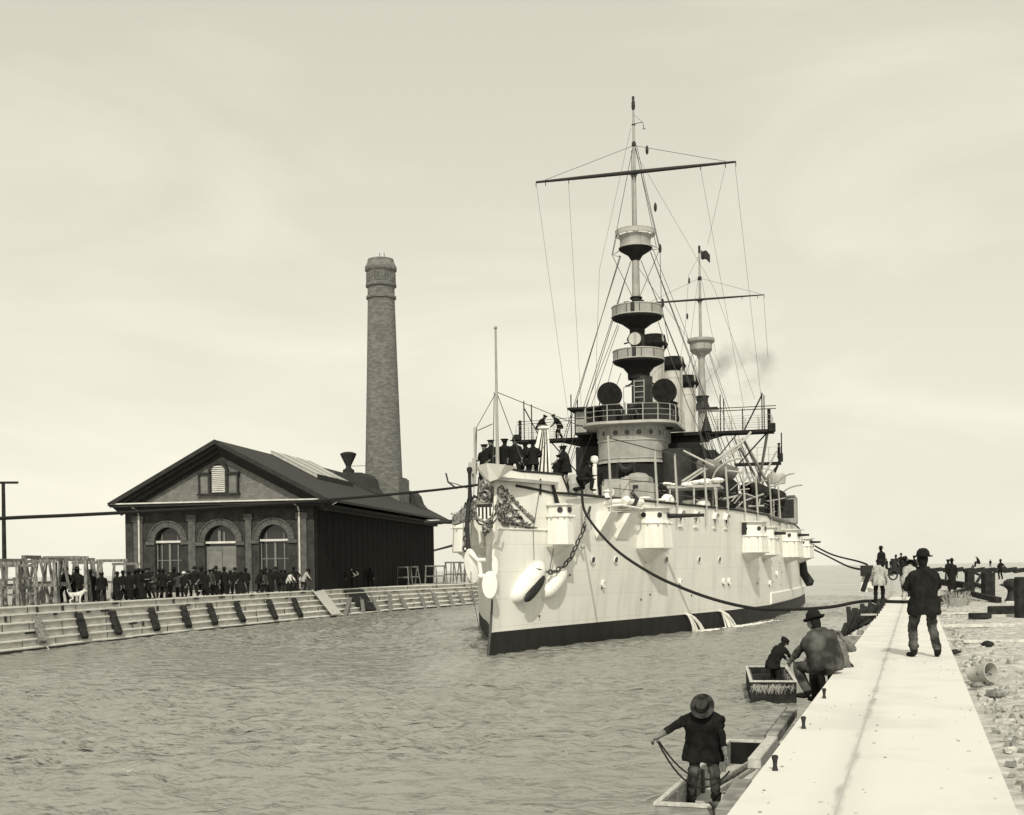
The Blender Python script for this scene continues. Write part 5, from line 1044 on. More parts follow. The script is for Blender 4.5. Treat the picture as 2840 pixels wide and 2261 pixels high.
mb=MB(); mb.box((9.2,59.4,12.68),(9.6,59.9,13.4)); mb.tube([(9.5,59.5,12.7),(9.5,59.5,15.2)],.06,6); mb.tube([(9.2,59.6,12.5),(7.4,59.6,8.4)],.12,6); mb.tube([(9.2,60,12.5),(6.2,60,9)],.05,6); mb.build('braces',M_blackd,lp)
mb=MB(); mb.box((9.2,49.4,ZD),(11.0,52.5,9.0)); mb.box((9.3,49.3,9.0),(10.9,52.6,9.12)); part(mb,'quarter_screen',M_buff)
mb=MB(); mb.box((9.35,49.36,7.35),(10.8,49.395,8.8)); part(mb,'screen_opening',M_black)
def davit(t,s,h_,reach,lift=.8):
    m_=MB(); pts=[(t,s,ZD-.9)]; pts.append((t,s,ZD+h_*.55))
    for k in range(1,8): a=PI/2*k/7; pts.append((t+reach*(1-math.cos(a)),s-.5*math.sin(a),ZD+h_*.55+h_*.45*math.sin(a)))
    m_.tube(pts,.06,8); part(m_,'davit',M_grey,smooth=True)
davit(6.9,24.5,3.0,1.9); davit(9.4,46,3.6,1.6)
davit(9.6,49,2.9,1.9)
mb=MB(); mb.tube([(8.1,27,ZD+.15),(9.6,36,ZD-.05),(10.6,47,ZD-.1)],[.16,.2,.12],10); part(mb,'boat_boom',M_wood,smooth=True)
mb=MB(); mb.tube([(10.3,48,ZD-.1),(9.6,44,5.9)],.07,6); mb.tube([(10.3,47.5,ZD-.3),(9.0,42,6.3)],.04,6); part(mb,'boom_strut',M_whitep)
mb=MB()
for k in range(26):
    t=rr.uniform(4.5,8.8); s=rr.uniform(30,50); h_=rr.uniform(.6,2.0)
    if t>hbz(s,7)-.8: t=hbz(s,7)-1.2
    if k%3==0: mb.lathe([(.5,ZD),(.42,ZD+h_),(.2,ZD+h_+.2),(0,ZD+h_+.2)],(t,s,0),10)
    else: mb.box((t-.5,s-.5,ZD),(t+.4,s+.5,ZD+h_))
part(mb,'deck_gear',M_blackd)
def lifeboat(t,s,z,l,w,rz,lb,m):
    m_=MB(); n1=16;vs=[];prof=[(-1,0),(-.94,-.45),(-.7,-.85),(-.3,-1.02),(0,-1.08),(.3,-1.02),(.7,-.85),(.94,-.45),(1,0)]
    for i in range(n1+1):
        u=-1+2*i/n1; k=max(.02,(1-abs(u)**2.6))**.6; sh=.25*u*u
        for a,b_ in prof: vs.append((a*w/2*k,u*l/2,b_*w*.42*(.35+.65*k)+sh))
        for a,b_ in prof[::-1]: vs.append((a*w/2*k*.9,u*l/2*.98,b_*w*.36*(.35+.65*k)+sh+.01))
    q=len(prof)*2; m_.add(vs,[(i*q+j,i*q+(j+1)%q,(i+1)*q+(j+1)%q,(i+1)*q+j) for i in range(n1) for j in range(q)])
    o=m_.build('lifeboat',m,None,smooth=True,label=lb,cat='boat'); o.location=sw(t,s,z); o.rotation_euler=(0,0,-SA+rz); m2=MB(); m2.add([(-w*.42,-l*.36,.08),(w*.42,-l*.36,.08),(w*.42,l*.36,.08),(-w*.42,l*.36,.08),(0,-l*.42,.3),(0,l*.42,.3)],[(0,1,4),(1,2,5,4),(2,3,5),(3,0,4,5),(0,3,2,1)]); m2.build('canvas_cover',M_grey,o)
lifeboat(6.2,35.5,10.4,8.5,2.2,-.12,'grey ship\'s boat stowed behind the long booms right of the chart house',M_buff)
lifeboat(8.3,42.5,9.3,7.5,2.0,-.05,'ship\'s boat stowed aft below the small rear platform',M_buffd)
lifeboat(9.3,48.5,9.2,6.5,1.9,0,'aftmost ship\'s boat hanging near the canvas screen',M_buffd)
mb=MB(); mb.box((4.2,33.5,ZD),(7.4,37.5,9.4)); mb.box((6.4,38,ZD),(8.7,45,8.7)); part(mb,'boat_skid',M_blackd)
mb=MB()
for k in range(60):
    t=rr.uniform(5,9.6); s=rr.uniform(27,52); z=ZD+rr.uniform(.2,2.6); d=Vector((rr.uniform(-1.2,1.2),0,rr.uniform(-.8,.8))); c=Vector((min(t,hbz(s,7)-.5),s,z)); mb.tube([c,c+d],rr.uniform(.03,.07),5)
part(mb,'deck_spars',M_grey)
mb=MB(); mb.lathe([(.55,9.9),(.6,10.5),(.5,10.7),(0,10.75)],(9.6,47,0),14,1.2,.8); mb.tube([(8.3,47,11.2),(9.2,47,11.0),(9.6,47,10.6)],.05,6); mb.tube([(8.2,47,8.5),(8.25,47,11.2)],.08,6); part(mb,'searchlight_platform',M_grey,smooth=True)
mb=MB(); mb.box((3.2,21.5,ZD+1.0),(6.3,24.0,ZD+1.15)); 
for x in (3.4,4.8,6.1): mb.tube([(x,21.6,ZD),(x,21.6,ZD+1.0)],.06,6)
mb.v=[(x+1.2,y+1,z+.25) for x,y,z in mb.v]; part(mb,'gun_platform',M_grey)
mb=MB(); 
for k in range(24): x=4.2+rr.random()*3.3; mb.sphere((x,22.6+rr.random()*1.5,ZD+1.45+rr.random()*.2),rr.uniform(.12,.3),6,(1.4,1,.6))
part(mb,'rolled_canvas',M_whitep)
# canvas chute at the starboard bow
mb=MB()
for k in range(5):
    A_=shs(1500+k*4,1188-abs(k-2)*2,8.5); B2=shs(1476+k*12,1318,8.0); mb.tube([A_,A_.lerp(B2,.5)+Vector((.03*(k%2),0,0)),B2],[.07,.11,.13],7)
mb.sphere(shs(1508,1186,8.4),.2,8,(1.6,.6,.45)); part(mb,'canvas_chute',M_whitep,smooth=True)
mb=MB()
for k in range(4):
    A_=shs(1504+k*4,1192,8.3); B2=shs(1484+k*12,1316,7.85); mb.tube([A_,B2],[.02,.045],5)
part(mb,'chute_ropes',M_blackd)
# fender hanging at quarter
mb=MB(); mb.tube([(10.9,58.5,4.1),(11.15,58.5,3.9),(11.25,58.5,2.9),(11.8,58.5,2.0),(12.0,58.5,1.9)],[.1,.35,.38,.42,.1],10); part(mb,'hanging_fender',M_black,smooth=True)
# discharge streams
for s,dz in ((18.6,0),(23.0,0)):
    rr2=random.Random(int(s)); mb=MB(); x0=hbz(s,1)
    for k in range(30):
        sp=rr2.uniform(.35,1.15); y0=s+rr2.uniform(-.12,.12); pts=[(x0+.05+u*.85*sp,y0+u*.7*sp+rr2.uniform(-.07,.07)*(.3+u),1.0-1.0*u*u) for u in (0,.25,.5,.75,1)]; mb.tube(pts,[.035,.03,rr2.uniform(.015,.04),rr2.uniform(.01,.045),.02],5)
    mb.build('discharge_water',M_foam,None,loc=SO,rz=-SA,kind='stuff',label='white water gushing from the hull into the lake, %s stream'%('near' if s<20 else 'far'),cat='water spout',smooth=True)
    mb=MB()
    for k in range(70):
        y=s+.9+rr2.random()**1.6*9; x=hbz(y,0)+.35+rr2.random()*.5+.02*(y-s); mb.sphere((x,y,.02+rr2.random()*.03),rr2.uniform(.06,.24)*(1-.05*(y-s)),6,(.8,2.2,.25))
    mb.build('foam_streak',M_foam,None,loc=SO,rz=-SA,kind='stuff',label='foam streak on the water below the %s discharge'%('near' if s<20 else 'far'),cat='foam')
# ------------------------------------------------------------ people
def ik(a,b,l1,l2,pole):
    a=Vector(a);b=Vector(b);d=b-a;L_=d.length
    mx=(l1+l2)*.999
    if L_>mx: b=a+d*(mx/L_); d=b-a; L_=mx
    k=(l1*l1-l2*l2+L_*L_)/(2*L_); h=math.sqrt(max(0,l1*l1-k*k)); u=d/L_; p=Vector(pole); p=(p-u*p.dot(u)); p=p.normalized() if p.length>1e-5 else Vector((0,1,0))
    return a+u*k+p*h, b
def skinmesh(verts,edges,rad,level,name):
    me=bpy.data.meshes.new(name+'_cage'); me.from_pydata([tuple(v) for v in verts],edges,[])
    o=bpy.data.objects.new(name+'_cage',me); S.collection.objects.link(o)
    o.modifiers.new('k','SKIN'); 
    if not me.skin_vertices: 
        bm=bmesh.new(); bm.from_mesh(me); bm.verts.layers.skin.verify(); bm.to_mesh(me); bm.free()
    for i,r in enumerate(rad):
        me.skin_vertices[0].data[i].radius=(r,r) if not isinstance(r,tuple) else r; me.skin_vertices[0].data[i].use_root=(i==0)
    if level: sb=o.modifiers.new('s','SUBSURF'); sb.levels=level; sb.render_levels=level
    dg=bpy.context.evaluated_depsgraph_get(); dg.update()
    m=bpy.data.meshes.new_from_object(o.evaluated_get(dg)); m.name=name
    bpy.data.objects.remove(o); bpy.data.meshes.remove(me)
    return m
def person(h=1.72,lean=0,side=0,hp=0,handL=None,handR=None,poleL=(-.4,-1,-.1),poleR=(.4,-1,-.1),footL=(-.12,0,0),footR=(.12,0,0),pelvis=None,knee=(0,1,0),coat=M_cd,trou=M_cd2,hat='soft',hatm=M_hat,hem=.62,long=False,level=1,fingers=False,face=0,flare=1.0,apron=False,coatbulk=1.0,headturn=0,sleeve=None,nose=True):
    """faces +Y; returns the body object with coat and hat as children"""
    k=h/1.75; V=Vector
    P=V(pelvis)*1 if pelvis is not None else V((0,0,.93*k))
    up=Matrix.Rotation(side,3,'Y')@Matrix.Rotation(-lean,3,'X')
    def tp(x,y,z): return P+up@V((x*k,y*k,z*k))
    verts=[];rad=[];edges=[];tagm=[]
    def v(p,r,m,par=None):
        verts.append(V(p));rad.append(r*k);tagm.append(m);
        if par is not None: edges.append((par,len(verts)-1))
        return len(verts)-1
    pe=v(tp(0,0,0),.125,1); be=v(tp(0,.01,.15),.115,0,pe); ch=v(tp(0,.01,.36),.125,0,be); nk=v(tp(0,.0,.49),.07,0,ch)
    hd=Matrix.Rotation(headturn,3,'Z')@Matrix.Rotation(-hp,3,'X'); N0=tp(0,.0,.49)
    base=tp(0,.015,.525); n2=v(base,.052,2,nk)
    def hp_(x,y,z): return base+up@(hd@V((x*k,y*k,z*k)))
    h1=v(hp_(0,.02,.07),.08,2,n2); h2=v(hp_(0,.01,.14),.097,2,h1); h3=v(hp_(0,0,.205),.085,3,h2)
    if nose: ns=v(hp_(0,.105,.085),.014,2,h1); cn=v(hp_(0,.075,.02),.028,2,h1)
    sho=[]
    for sg,hand,pole in ((-1,handL,poleL),(1,handR,poleR)):
        s0=v(tp(sg*.10,.0,.42),.085,0,ch); s1=v(tp(sg*.185,0,.43),.068,0,s0); a=V(tp(sg*.185,0,.43))
        hb_=V(hand)*1 if hand is not None else P+V((sg*.27*k,.06*k,-.13*k))
        el,wr=ik(a,hb_,.29*k,.27*k,pole)
        um=a.lerp(el,.5); e0=v(um,.072,0,s1); e1=v(el,.062,0,e0); e2=v(el.lerp(wr,.62),.056,0,e1); e3=v(wr,.030,2,e2)
        d=(wr-el).normalized(); inn=V((-sg,0,0)); inn=(inn-d*inn.dot(d)).normalized(); nrm=d.cross(inn).normalized()
        if fingers:
            pm=v(wr+d*.05*k,.026,2,e3); 
            for q,(o,l) in enumerate(((-.030,.062),(-.010,.074),(.011,.070),(.030,.055))):
                b0=wr+d*.085*k+nrm*o*k; f0=v(b0,.0105,2,pm); f1=v(b0+d*l*.5*k+inn*.012*k+nrm*o*.2*k,.0095,2,f0); f2=v(b0+d*l*.85*k+inn*.035*k+nrm*o*.2*k,.008,2,f1)
            t0=v(wr+d*.04*k+nrm*-.04*k+inn*.02*k,.012,2,e3); t1=v(wr+d*.08*k+nrm*-.055*k+inn*.035*k,.010,2,t0)
        else:
            pm=v(wr+d*.06*k,.034,2,e3); v(wr+d*.13*k+inn*.03*k,.024,2,pm)
        sho.append((a,el,wr,d))
    legs=[]
    for sg,ft in ((-1,footL),(1,footR)):
        hj=P+up@V((sg*.095*k,0,-.04*k)) if pelvis is not None else P+V((sg*.095*k,0,-.04*k))
        ank=V(ft)+V((0,-.02*k,.08*k))
        kn,an=ik(hj,ank,.43*k,.42*k,V(knee)+V((sg*.15,0,0)))
        h0=v(hj,.11,1,pe); h1_=v(hj.lerp(kn,.5),.10,1,h0); k1=v(kn,.082,1,h1_); k2=v(kn.lerp(an,.5),.080,1,k1); a1=v(an+V((0,0,.03*k)),.072,1,k2)
        fd=V((sg*.25,1,0)).normalized(); f0=v(an+V((0,0,-.04*k)),.048,4,a1); f1=v(an+fd*.11*k+V((0,0,-.045*k)),.044,4,f0); f2=v(an+fd*.19*k+V((0,0,-.05*k)),.032,4,f1)
        legs.append((hj,kn,an))
    me=skinmesh(verts,edges,rad,level,'person')
    mats=[sleeve or coat,trou,M_skin,M_hair,M_cd2]
    me.materials.clear()
    for m_ in mats: me.materials.append(m_)
    npv=np.array([tuple(q_) for q_ in verts]); A_=npv[[e_[0] for e_ in edges]]; B_a=npv[[e_[1] for e_ in edges]]; tg=np.array([tagm[e_[1]] for e_ in edges])
    cen=np.empty(len(me.polygons)*3); me.polygons.foreach_get('center',cen); cen=cen.reshape(-1,3)
    AB=B_a-A_; l2=(AB**2).sum(1)+1e-9; tq=np.clip((((cen[:,None]-A_[None])*AB[None]).sum(2))/l2,0,1); dd=((cen[:,None]-A_[None]-tq[...,None]*AB[None])**2).sum(2); mi=tg[dd.argmin(1)]
    Mi=np.array((up@hd).inverted()); lc=(cen-np.array(tuple(base)))@Mi.T
    hm=(mi==2)&(lc[:,2]>-.02*k)&(lc[:,2]<.4*k)&(abs(lc[:,0])<.13*k)&(lc[:,1]<.035*k)&(((cen-np.array(tuple(base)))**2).sum(1)<(.33*k)**2); mi[hm]=3
    mi=[int(q_) for q_ in mi]
    me.polygons.foreach_set('material_index',mi); me.polygons.foreach_set('use_smooth',[True]*len(me.polygons))
    o=bpy.data.objects.new('person',me); link(o)
    # coat shell following the spine
    rings=[(.545,.074,.078),(.50,.095,.092),(.455,.175,.112),(.40,.205,.135),(.30,.20,.145),(.16,.185,.145),(.04,.19,.15),(-.10,.205,.165)]
    if pelvis is not None: rings=rings[:-2]+[(.0,.185,.15),(-.09,.16,.12)]
    elif long: rings+=[(-.35,.24*flare,.20*flare),(-.62,.29*flare,.25*flare),(-.84,.31*flare,.27*flare)]
    else: rings+=[(-hem+.40 if False else -.24,.215,.175)]
    n=20; m_=MB(); vs=[]; rr_=random.Random(int(h*1000)+len(bpy.data.objects))
    ph=rr_.random()*6
    for (z,rx,ry) in rings:
        for q in range(n):
            a=2*PI*q/n; w=1+.035*math.sin(a*5+ph+z*7)+.03*math.sin(a*9-z*13+ph)
            if z<-.05 and pelvis is None:
                # skirts hang straight down below the hips
                b_=tp(0,0,-.05); c_=b_+V((0,0,(z+.05)*k)); pt=c_+V((rx*k*math.cos(a)*w*coatbulk,ry*k*math.sin(a)*w*coatbulk,0))
            else: pt=tp(rx*math.cos(a)*w*coatbulk,.01+ry*math.sin(a)*w*coatbulk,z)
            vs.append(pt)
    fs=[(i*n+q,i*n+(q+1)%n,(i+1)*n+(q+1)%n,(i+1)*n+q) for i in range(len(rings)-1) for q in range(n)]; fs.append(tuple(range(n))); fs.append(tuple((len(rings)-1)*n+q for q in range(n))[::-1])
    m_.add(vs,fs); cc_=m_.build('long_coat' if long else 'coat',coat,o,smooth=True)
    if level>=2:
        bm=bmesh.new(); bm.from_mesh(cc_.data); bmesh.ops.subdivide_edges(bm,edges=[e_ for e_ in bm.edges],cuts=2,use_grid_fill=True,smooth=.6)
        bm.normal_update()
        for vv in bm.verts:
            q_=vv.co; vv.co=q_+vv.normal*(.020*noise.noise(Vector((q_.x*7+q_.z*6,q_.y*7,q_.z*9-q_.x*5)))+.016*noise.noise(Vector((q_.x*6,q_.y*6+ph,q_.z*26+q_.x*9))))
        bm.to_mesh(cc_.data); bm.free(); cc_.data.polygons.foreach_set('use_smooth',[True]*len(cc_.data.polygons))
        wr_=[a_[2] for a_ in sho]
        for vv in me.vertices:
            q_=vv.co
            if not ((q_.z<P.z+.35*k or abs(q_.x)>.22*k) and q_.z>.1): continue
            if fingers and (min((q_-a_).length for a_ in wr_)<.13*k or (q_-base).length<.3*k): continue
            vv.co=q_+vv.normal*(.020*noise.noise(Vector((q_.x*8,q_.y*8,q_.z*24+q_.x*12)))+.014*noise.noise(q_*14))
    if hat:
        m_=MB()
        if hat=='soft': m_.lathe([(0,.135),(.05,.135),(.085,.115),(.095,.05),(.10,.01),(.155,.0),(.165,.005),(.15,-.008),(.095,-.004)],(0,0,0),18,1,1.12)
        elif hat=='wide': m_.lathe([(0,.12),(.05,.14),(.085,.11),(.10,.02),(.185,-.01),(.19,.0),(.18,-.02),(.095,-.004)],(0,0,0),20,1,1.1)
        elif hat=='bowler': m_.lathe([(0,.14),(.05,.13),(.085,.09),(.098,.03),(.10,.01),(.13,.01),(.14,.02),(.13,.0),(.09,-.002)],(0,0,0),18,1,1.15)
        elif hat=='cap': m_.lathe([(0,.07),(.10,.07),(.125,.055),(.12,.035),(.10,.0),(.098,-.03)],(0,0,0),18,1,1.1); m_.add([(-.07,.09,-.0),(.07,.09,0),(.05,.16,-.02),(-.05,.16,-.02),(-.07,.09,.012),(.07,.09,.012),(.05,.16,-.008),(-.05,.16,-.008)],[(0,3,2,1),(4,5,6,7),(0,1,5,4),(1,2,6,5),(2,3,7,6),(3,0,4,7)])
        elif hat=='sailor': m_.lathe([(0,.075),(.12,.08),(.145,.065),(.12,.04),(.10,.03),(.10,-.02)],(0,0,0),18)
        elif hat=='tall': m_.lathe([(0,.16),(.06,.155),(.08,.13),(.10,.01),(.17,.0),(.175,.01),(.16,-.01),(.095,-.004)],(0,0,0),18,1,1.1)
        ho=m_.build('hat',hatm,o,smooth=True)
        c=hp_(0,.0,.175); q=up@hd; ho.matrix_local=Matrix.Translation(c)@q.to_4x4()@Matrix.Scale(k*1.05,4)
    o['_k']=k
    del o['_k']
    return o
def place(o,p,rz,label,group=None):
    o.location=p; o.rotation_euler=(0,0,rz); return tag(o,label,'person',group)
HIP=(.2,.16,1.0)
# poses used again and again in the far crowd
CP={}
M_cgd=mat('charcoal_cloth',.06,.035,rough=1,scale=9,spec=.08,bump=.5,bscale=12)
CP['coat']=lambda: person(1.72,.05,hat='soft')
CP['grey']=lambda: person(1.66,.10,hat='cap',coat=M_cgd,handL=(-.2,.2,1.0),footR=(.16,.1,0),headturn=.4)
CP['long']=lambda: person(1.74,.03,hat='bowler',long=True,flare=.8)
CP['back']=lambda: person(1.70,-.02,hat='cap',handL=(-.12,.2,1.05),handR=(.12,.2,1.05))
CP['pock']=lambda: person(1.75,.0,hat='bowler',handL=(-.24,.05,.9),handR=(.24,.05,.9),poleL=(-1,-.5,0),poleR=(1,-.5,0),footL=(-.16,0,0),footR=(.18,.05,0))
CP['lean']=lambda: person(1.70,.28,hat='wide',handL=(-.25,.3,1.0),handR=(.2,.3,.95),footR=(.14,.2,0))
CP['boy']=lambda: person(1.38,.05,hat='cap')
CP['skirt']=lambda: person(1.62,.05,hat='wide',long=True,flare=1.25)
CP['wide']=lambda: person(1.78,.02,hat='tall',footL=(-.2,0,0),footR=(.2,0,0),coatbulk=1.12)
CP['white']=lambda: person(1.68,.5,hat='soft',coat=M_cw,handL=(-.2,.5,.75),handR=(.2,.5,.75),footR=(.12,.2,0))
CP['pale']=lambda: person(1.68,.38,hat='soft',coat=M_clt,handL=(-.2,.45,.8),handR=(.2,.45,.8))
CP['akimbo']=lambda: person(1.72,.0,hat='soft',coat=M_cd,sleeve=M_cw,hatm=M_cw,handL=(-.17,.08,1.02),handR=(.17,.08,1.02),poleL=(-1,-.6,0),poleR=(1,-.6,0))
CP['wcap']=lambda: person(1.72,.0,hat='cap',hatm=M_cw)
CP['wbrim']=lambda: person(1.62,.0,hat='soft',hatm=M_cw,coat=M_cd)
CP['sit']=lambda: person(1.7,.35,hat='soft',hatm=M_cw,pelvis=(0,0,.42),footL=(-.15,.42,0),footR=(.15,.42,0),handL=(-.1,.4,.55),handR=(.1,.4,.55))
PX={}
def crowd(kind):
    if kind not in PX: PX[kind]=CP[kind](); return PX[kind]
    return copy_tree(PX[kind])
CR=[(172,3.2,'pock',2.6,'man in dark clothes leaning an elbow on the trestles, left of the white dog'),
(203,2.6,'wide',-.3,'stout man in dark coat standing directly behind the white dog'),
(221,5.5,'boy',.2,'small figure glimpsed between trestle legs right of the white dog'),
(244,2.8,'skirt',.5,'dark figure in a long coat under the right end of the left trestles'),
(279,1.6,'boy2',.3,'short stooped figure in a flat hat standing alone between the two trestle groups'),
(322,1.6,'long',-.4,'man in long black coat, first of the tight group left of the building corner'),
(338,3.4,'coat',.5,'man in dark coat half hidden behind the first long-coated man'),
(351,1.8,'long',.1,'bulky man in long black coat amid the tight group by the building corner'),
(366,3.2,'wide',-.2,'tall man in high hat at the back of the group by the building corner'),
(376,1.7,'skirt',.4,'woman-like figure in long dark skirt ending the group by the building corner'),
(398,2.6,'back',2.9,'man in dark cap standing in front of the left downspout'),
(412,2.0,'grey',2.6,'man in dark coat just right of the left downspout'),
(439,1.8,'pock',-.4,'man with hands in pockets below the left window\'s left edge'),
(457,2.4,'back',2.8,'man in dark cap below the left window\'s centre post'),
(483,2.6,'grey',.3,'man in dark coat below the right half of the left window'),
(498,1.6,'wbrim',2.5,'man in a pale hat, the only white hat below the left window'),
(511,2.8,'back',-2.8,'man in dark cap just right of the pale-hatted man'),
(529,1.8,'pock',2.9,'man with a white collar standing apart between left window and door'),
(562,1.7,'long',-.3,'man in long coat below the left jamb of the grey door'),
(578,2.3,'grey',.4,'man in dark coat with one foot out, below the left leaf of the grey door'),
(597,2.0,'wide',2.6,'broad man below the middle of the grey door'),
(607,3.2,'back',.2,'man in cap behind the broad man below the grey door'),
(622,1.7,'long',-.1,'man in long coat with rounded hat below the right leaf of the grey door'),
(644,2.6,'pock',2.8,'man with white collar right of the grey door'),
(656,1.5,'skirt',-.3,'stout figure in long dark dress between door and right window'),
(667,3.0,'coat',.5,'man in dark coat left of the gap in the crowd'),
(693,2.2,'lean',-1.0,'man leaning forward just right of the gap in the crowd'),
(706,1.5,'grey',.2,'man in dark coat at the left jamb of the right window'),
(722,2.0,'long',.1,'man in long coat below the left half of the right window'),
(735,3.0,'wide',2.9,'tall-hatted man behind others below the right window'),
(748,1.8,'back',-.2,'man in cap left of the man in the white shirt'),
(765,1.2,'white',-1.9,'man bending in a bright white shirt below the right window\'s post'),
(780,2.2,'pock',.1,'man in black right behind the bending white-shirted man'),
(794,2.8,'grey',.6,'man in dark coat below the right jamb of the right window'),
(806,1.3,'pale',-1.2,'man in a pale jacket bending, left of the right downspout'),
(821,1.3,'pale2',-.9,'smaller man in a pale shirt right below the right downspout'),
(838,1.5,'long',.2,'man in long black coat right of the right downspout'),
(849,2.6,'wide',2.8,'tall-hatted man against the lit triangle of the side wall'),
(868,2.6,'sit',1.2,'man in a white hat sitting low at the building corner'),
(880,1.5,'wcap',3.0,'man in dark suit and white cap before the lit corner of the building'),
(895,1.6,'back',.2,'man in dark cap beside the white-capped man'),
(916,1.4,'coat',-.2,'man in dark coat at the foot of the diagonal shadow on the side wall'),
(945,1.4,'akimbo',2.9,'man in white sleeves with hands on hips before the shaded side wall'),
(959,2.0,'akimbo2',2.2,'second white-sleeved man in white hat beside the one with hands on hips'),
(1012,1.6,'coat',.3,'dark figure barely visible against the shaded side wall left of the trestles'),
(430,4.2,'coat',.1,'man half hidden in the second row below the left window, left side'),
(470,4.0,'wide',.3,'man in a high hat in the second row below the left window'),
(548,3.6,'coat',-.2,'dark man in the second row left of the grey door'),
(588,4.2,'long',.2,'long-coated man in the second row at the grey door'),
(634,3.4,'coat',.1,'dark man in the second row at the right jamb of the grey door'),
(712,4.0,'wide',.2,'tall-hatted man in the second row at the right window\'s left jamb'),
(757,3.6,'coat',-.3,'dark man directly behind the bending white-shirted man'),
(772,4.4,'long',.3,'long-coated man in the back row below the right window\'s post'),
(815,3.4,'coat',.2,'dark man behind the two bending men in pale jackets'),
(385,4.4,'coat',.1,'dark man in the back row just left of the left downspout'),
(343,5.0,'wide',.1,'tall-hatted man at the very back of the group by the corner'),
(930,3.4,'coat',.1,'dark man in the shade left of the white-sleeved pair'),
(985,2.4,'back',.3,'dark figure in cap standing in the shade right of the white-sleeved pair')]
for i,(px,off,kd,rz,lb) in enumerate(CR):
    kk={'boy2':'boy','pale2':'pale','akimbo2':'akimbo'}.get(kd,kd)
    o=crowd(kk); place(o,landat(px,off),rz+random.uniform(-.25,.25),lb,'crowd watching on the far quay'); s_=random.uniform(.90,1.07)*{'boy2':1.08,'pale2':.86}.get(kd,1)*(1.07); o.scale=(s_*random.uniform(1.12,1.28),s_*1.15,s_)
# dog
def dog(p,rz,label):
    vs=[];ed=[];rd=[]
    def v(x,y,z,r,par=None):
        vs.append((x,y,z));rd.append(r)
        if par is not None: ed.append((par,len(vs)-1))
        return len(vs)-1
    a=v(0,-.22,.42,.095); b=v(0,0,.42,.10,a); c=v(0,.2,.44,.115,b); n=v(0,.34,.53,.07,c); h=v(0,.42,.60,.07,n); m=v(0,.53,.56,.035,h); v(.045,.40,.68,.02,h); v(-.045,.40,.68,.02,h)
    t=v(0,-.33,.50,.03,a); t=v(0,-.38,.62,.026,t); v(0,-.30,.70,.018,t)
    for sx in (-1,1):
        s=v(sx*.07,.2,.34,.055,c); k=v(sx*.075,.18,.20,.03,s); f=v(sx*.075,.19,.05,.024,k); v(sx*.075,.24,.02,.024,f)
        s=v(sx*.07,-.20,.34,.065,a); k=v(sx*.08,-.12,.24,.045,s); q=v(sx*.08,-.27,.14,.026,k); f=v(sx*.08,-.24,.04,.022,q); v(sx*.08,-.19,.02,.024,f)
    me=skinmesh(vs,ed,rd,2,'dog'); me.materials.append(M_dog); me.polygons.foreach_set('use_smooth',[True]*len(me.polygons)); o=bpy.data.objects.new('dog',me); link(o); o.location=p;o.rotation_euler=(0,0,rz); o.scale=(1.15,)*3
    return tag(o,label,'dog')
dog(landat(199,1.0),R(-55),'white dog with a curled tail standing on the far quay before the crowd')
# crew on the ship
def onship(t,s,z): return sw(t,s,z)
def crew(kind,t,s,z,rz,lb,sc=1.0):
    o=crowd(kind); bow=s<8.5; place(o,onship(t,s,z+(.22 if bow else 0)),rz,lb,'crew on the warship'); sc*=1.1 if bow or 40<s<43 else 1.0; o.scale=(sc*1.2,sc*1.15,sc); return o
CP['sail']=lambda: person(1.72,.04,hat='sailor',handL=(-.2,.15,.95),handR=(.2,.2,1.0))
CP['sailb']=lambda: person(1.76,.5,hat='sailor',handL=(-.15,.5,.85),handR=(.15,.5,.85),footL=(-.12,-.1,0),footR=(.12,.2,0),coatbulk=1.1)
CP['kneel']=lambda: person(1.7,.5,hat='cap',pelvis=(0,0,.48),footL=(-.15,-.15,0),footR=(.15,.35,0),handL=(-.1,.5,.5),handR=(.1,.5,.6))
CP['officer']=lambda: person(1.78,.1,hat='sailor',handL=(-.45,.25,1.05),handR=(.5,.3,1.1),coatbulk=1.12)
crew('sail',-1.32,5.6,7.5,2.5,'sailor at the bow behind the jackstaff, partly hidden, leftmost of the bow party'); crew('sail',-1.0,6.6,7.55,-.4,'sailor standing just right of the jackstaff at the bow',1.05)
crew('wide',-.3,6.0,7.5,2.7,'bulky sailor at the bow between the jackstaff and the canvas chute'); crew('sail',-.12,7.2,7.5,.3,'sailor close behind the bulky one at the bow')
crew('sail',.5,6.2,7.45,.2,'sailor standing right beside the foot of the canvas chute'); crew('officer',1.9,6.8,7.0,1.2,'capped officer with arms spread at the end of the bow bulwark',1.08); crew('lean',1.35,7.4,6.95,-.9,'crewman bending behind the capped officer at the bow')
crew('kneel',2.4,7.6,7.0,-1.2,'crewman crouching beside the officer on the port bow',1.1); crew('coat',2.7,10.2,6.95,2.9,'crewman behind the white capped bollard')
crew('sail',-1.35,4.6,7.2,2.6,'dark figure standing at the starboard bow rail')
crew('sailb',-7.9,41.6,13.5,-1.4,'sailor bending over the rail near the outer end of the left bridge wing',1.05); crew('sailb',-6.3,41.7,13.5,1.6,'second sailor bending on the left bridge wing, nearer the chart house',1.05)
crew('back',4.2,22.0,6.95,3.0,'crewman in black standing between the turret and the chart house on the port deck',1.02)
crew('sail',9.3,60.2,12.68,1.2,'sailor at the outer end of the small rear platform')
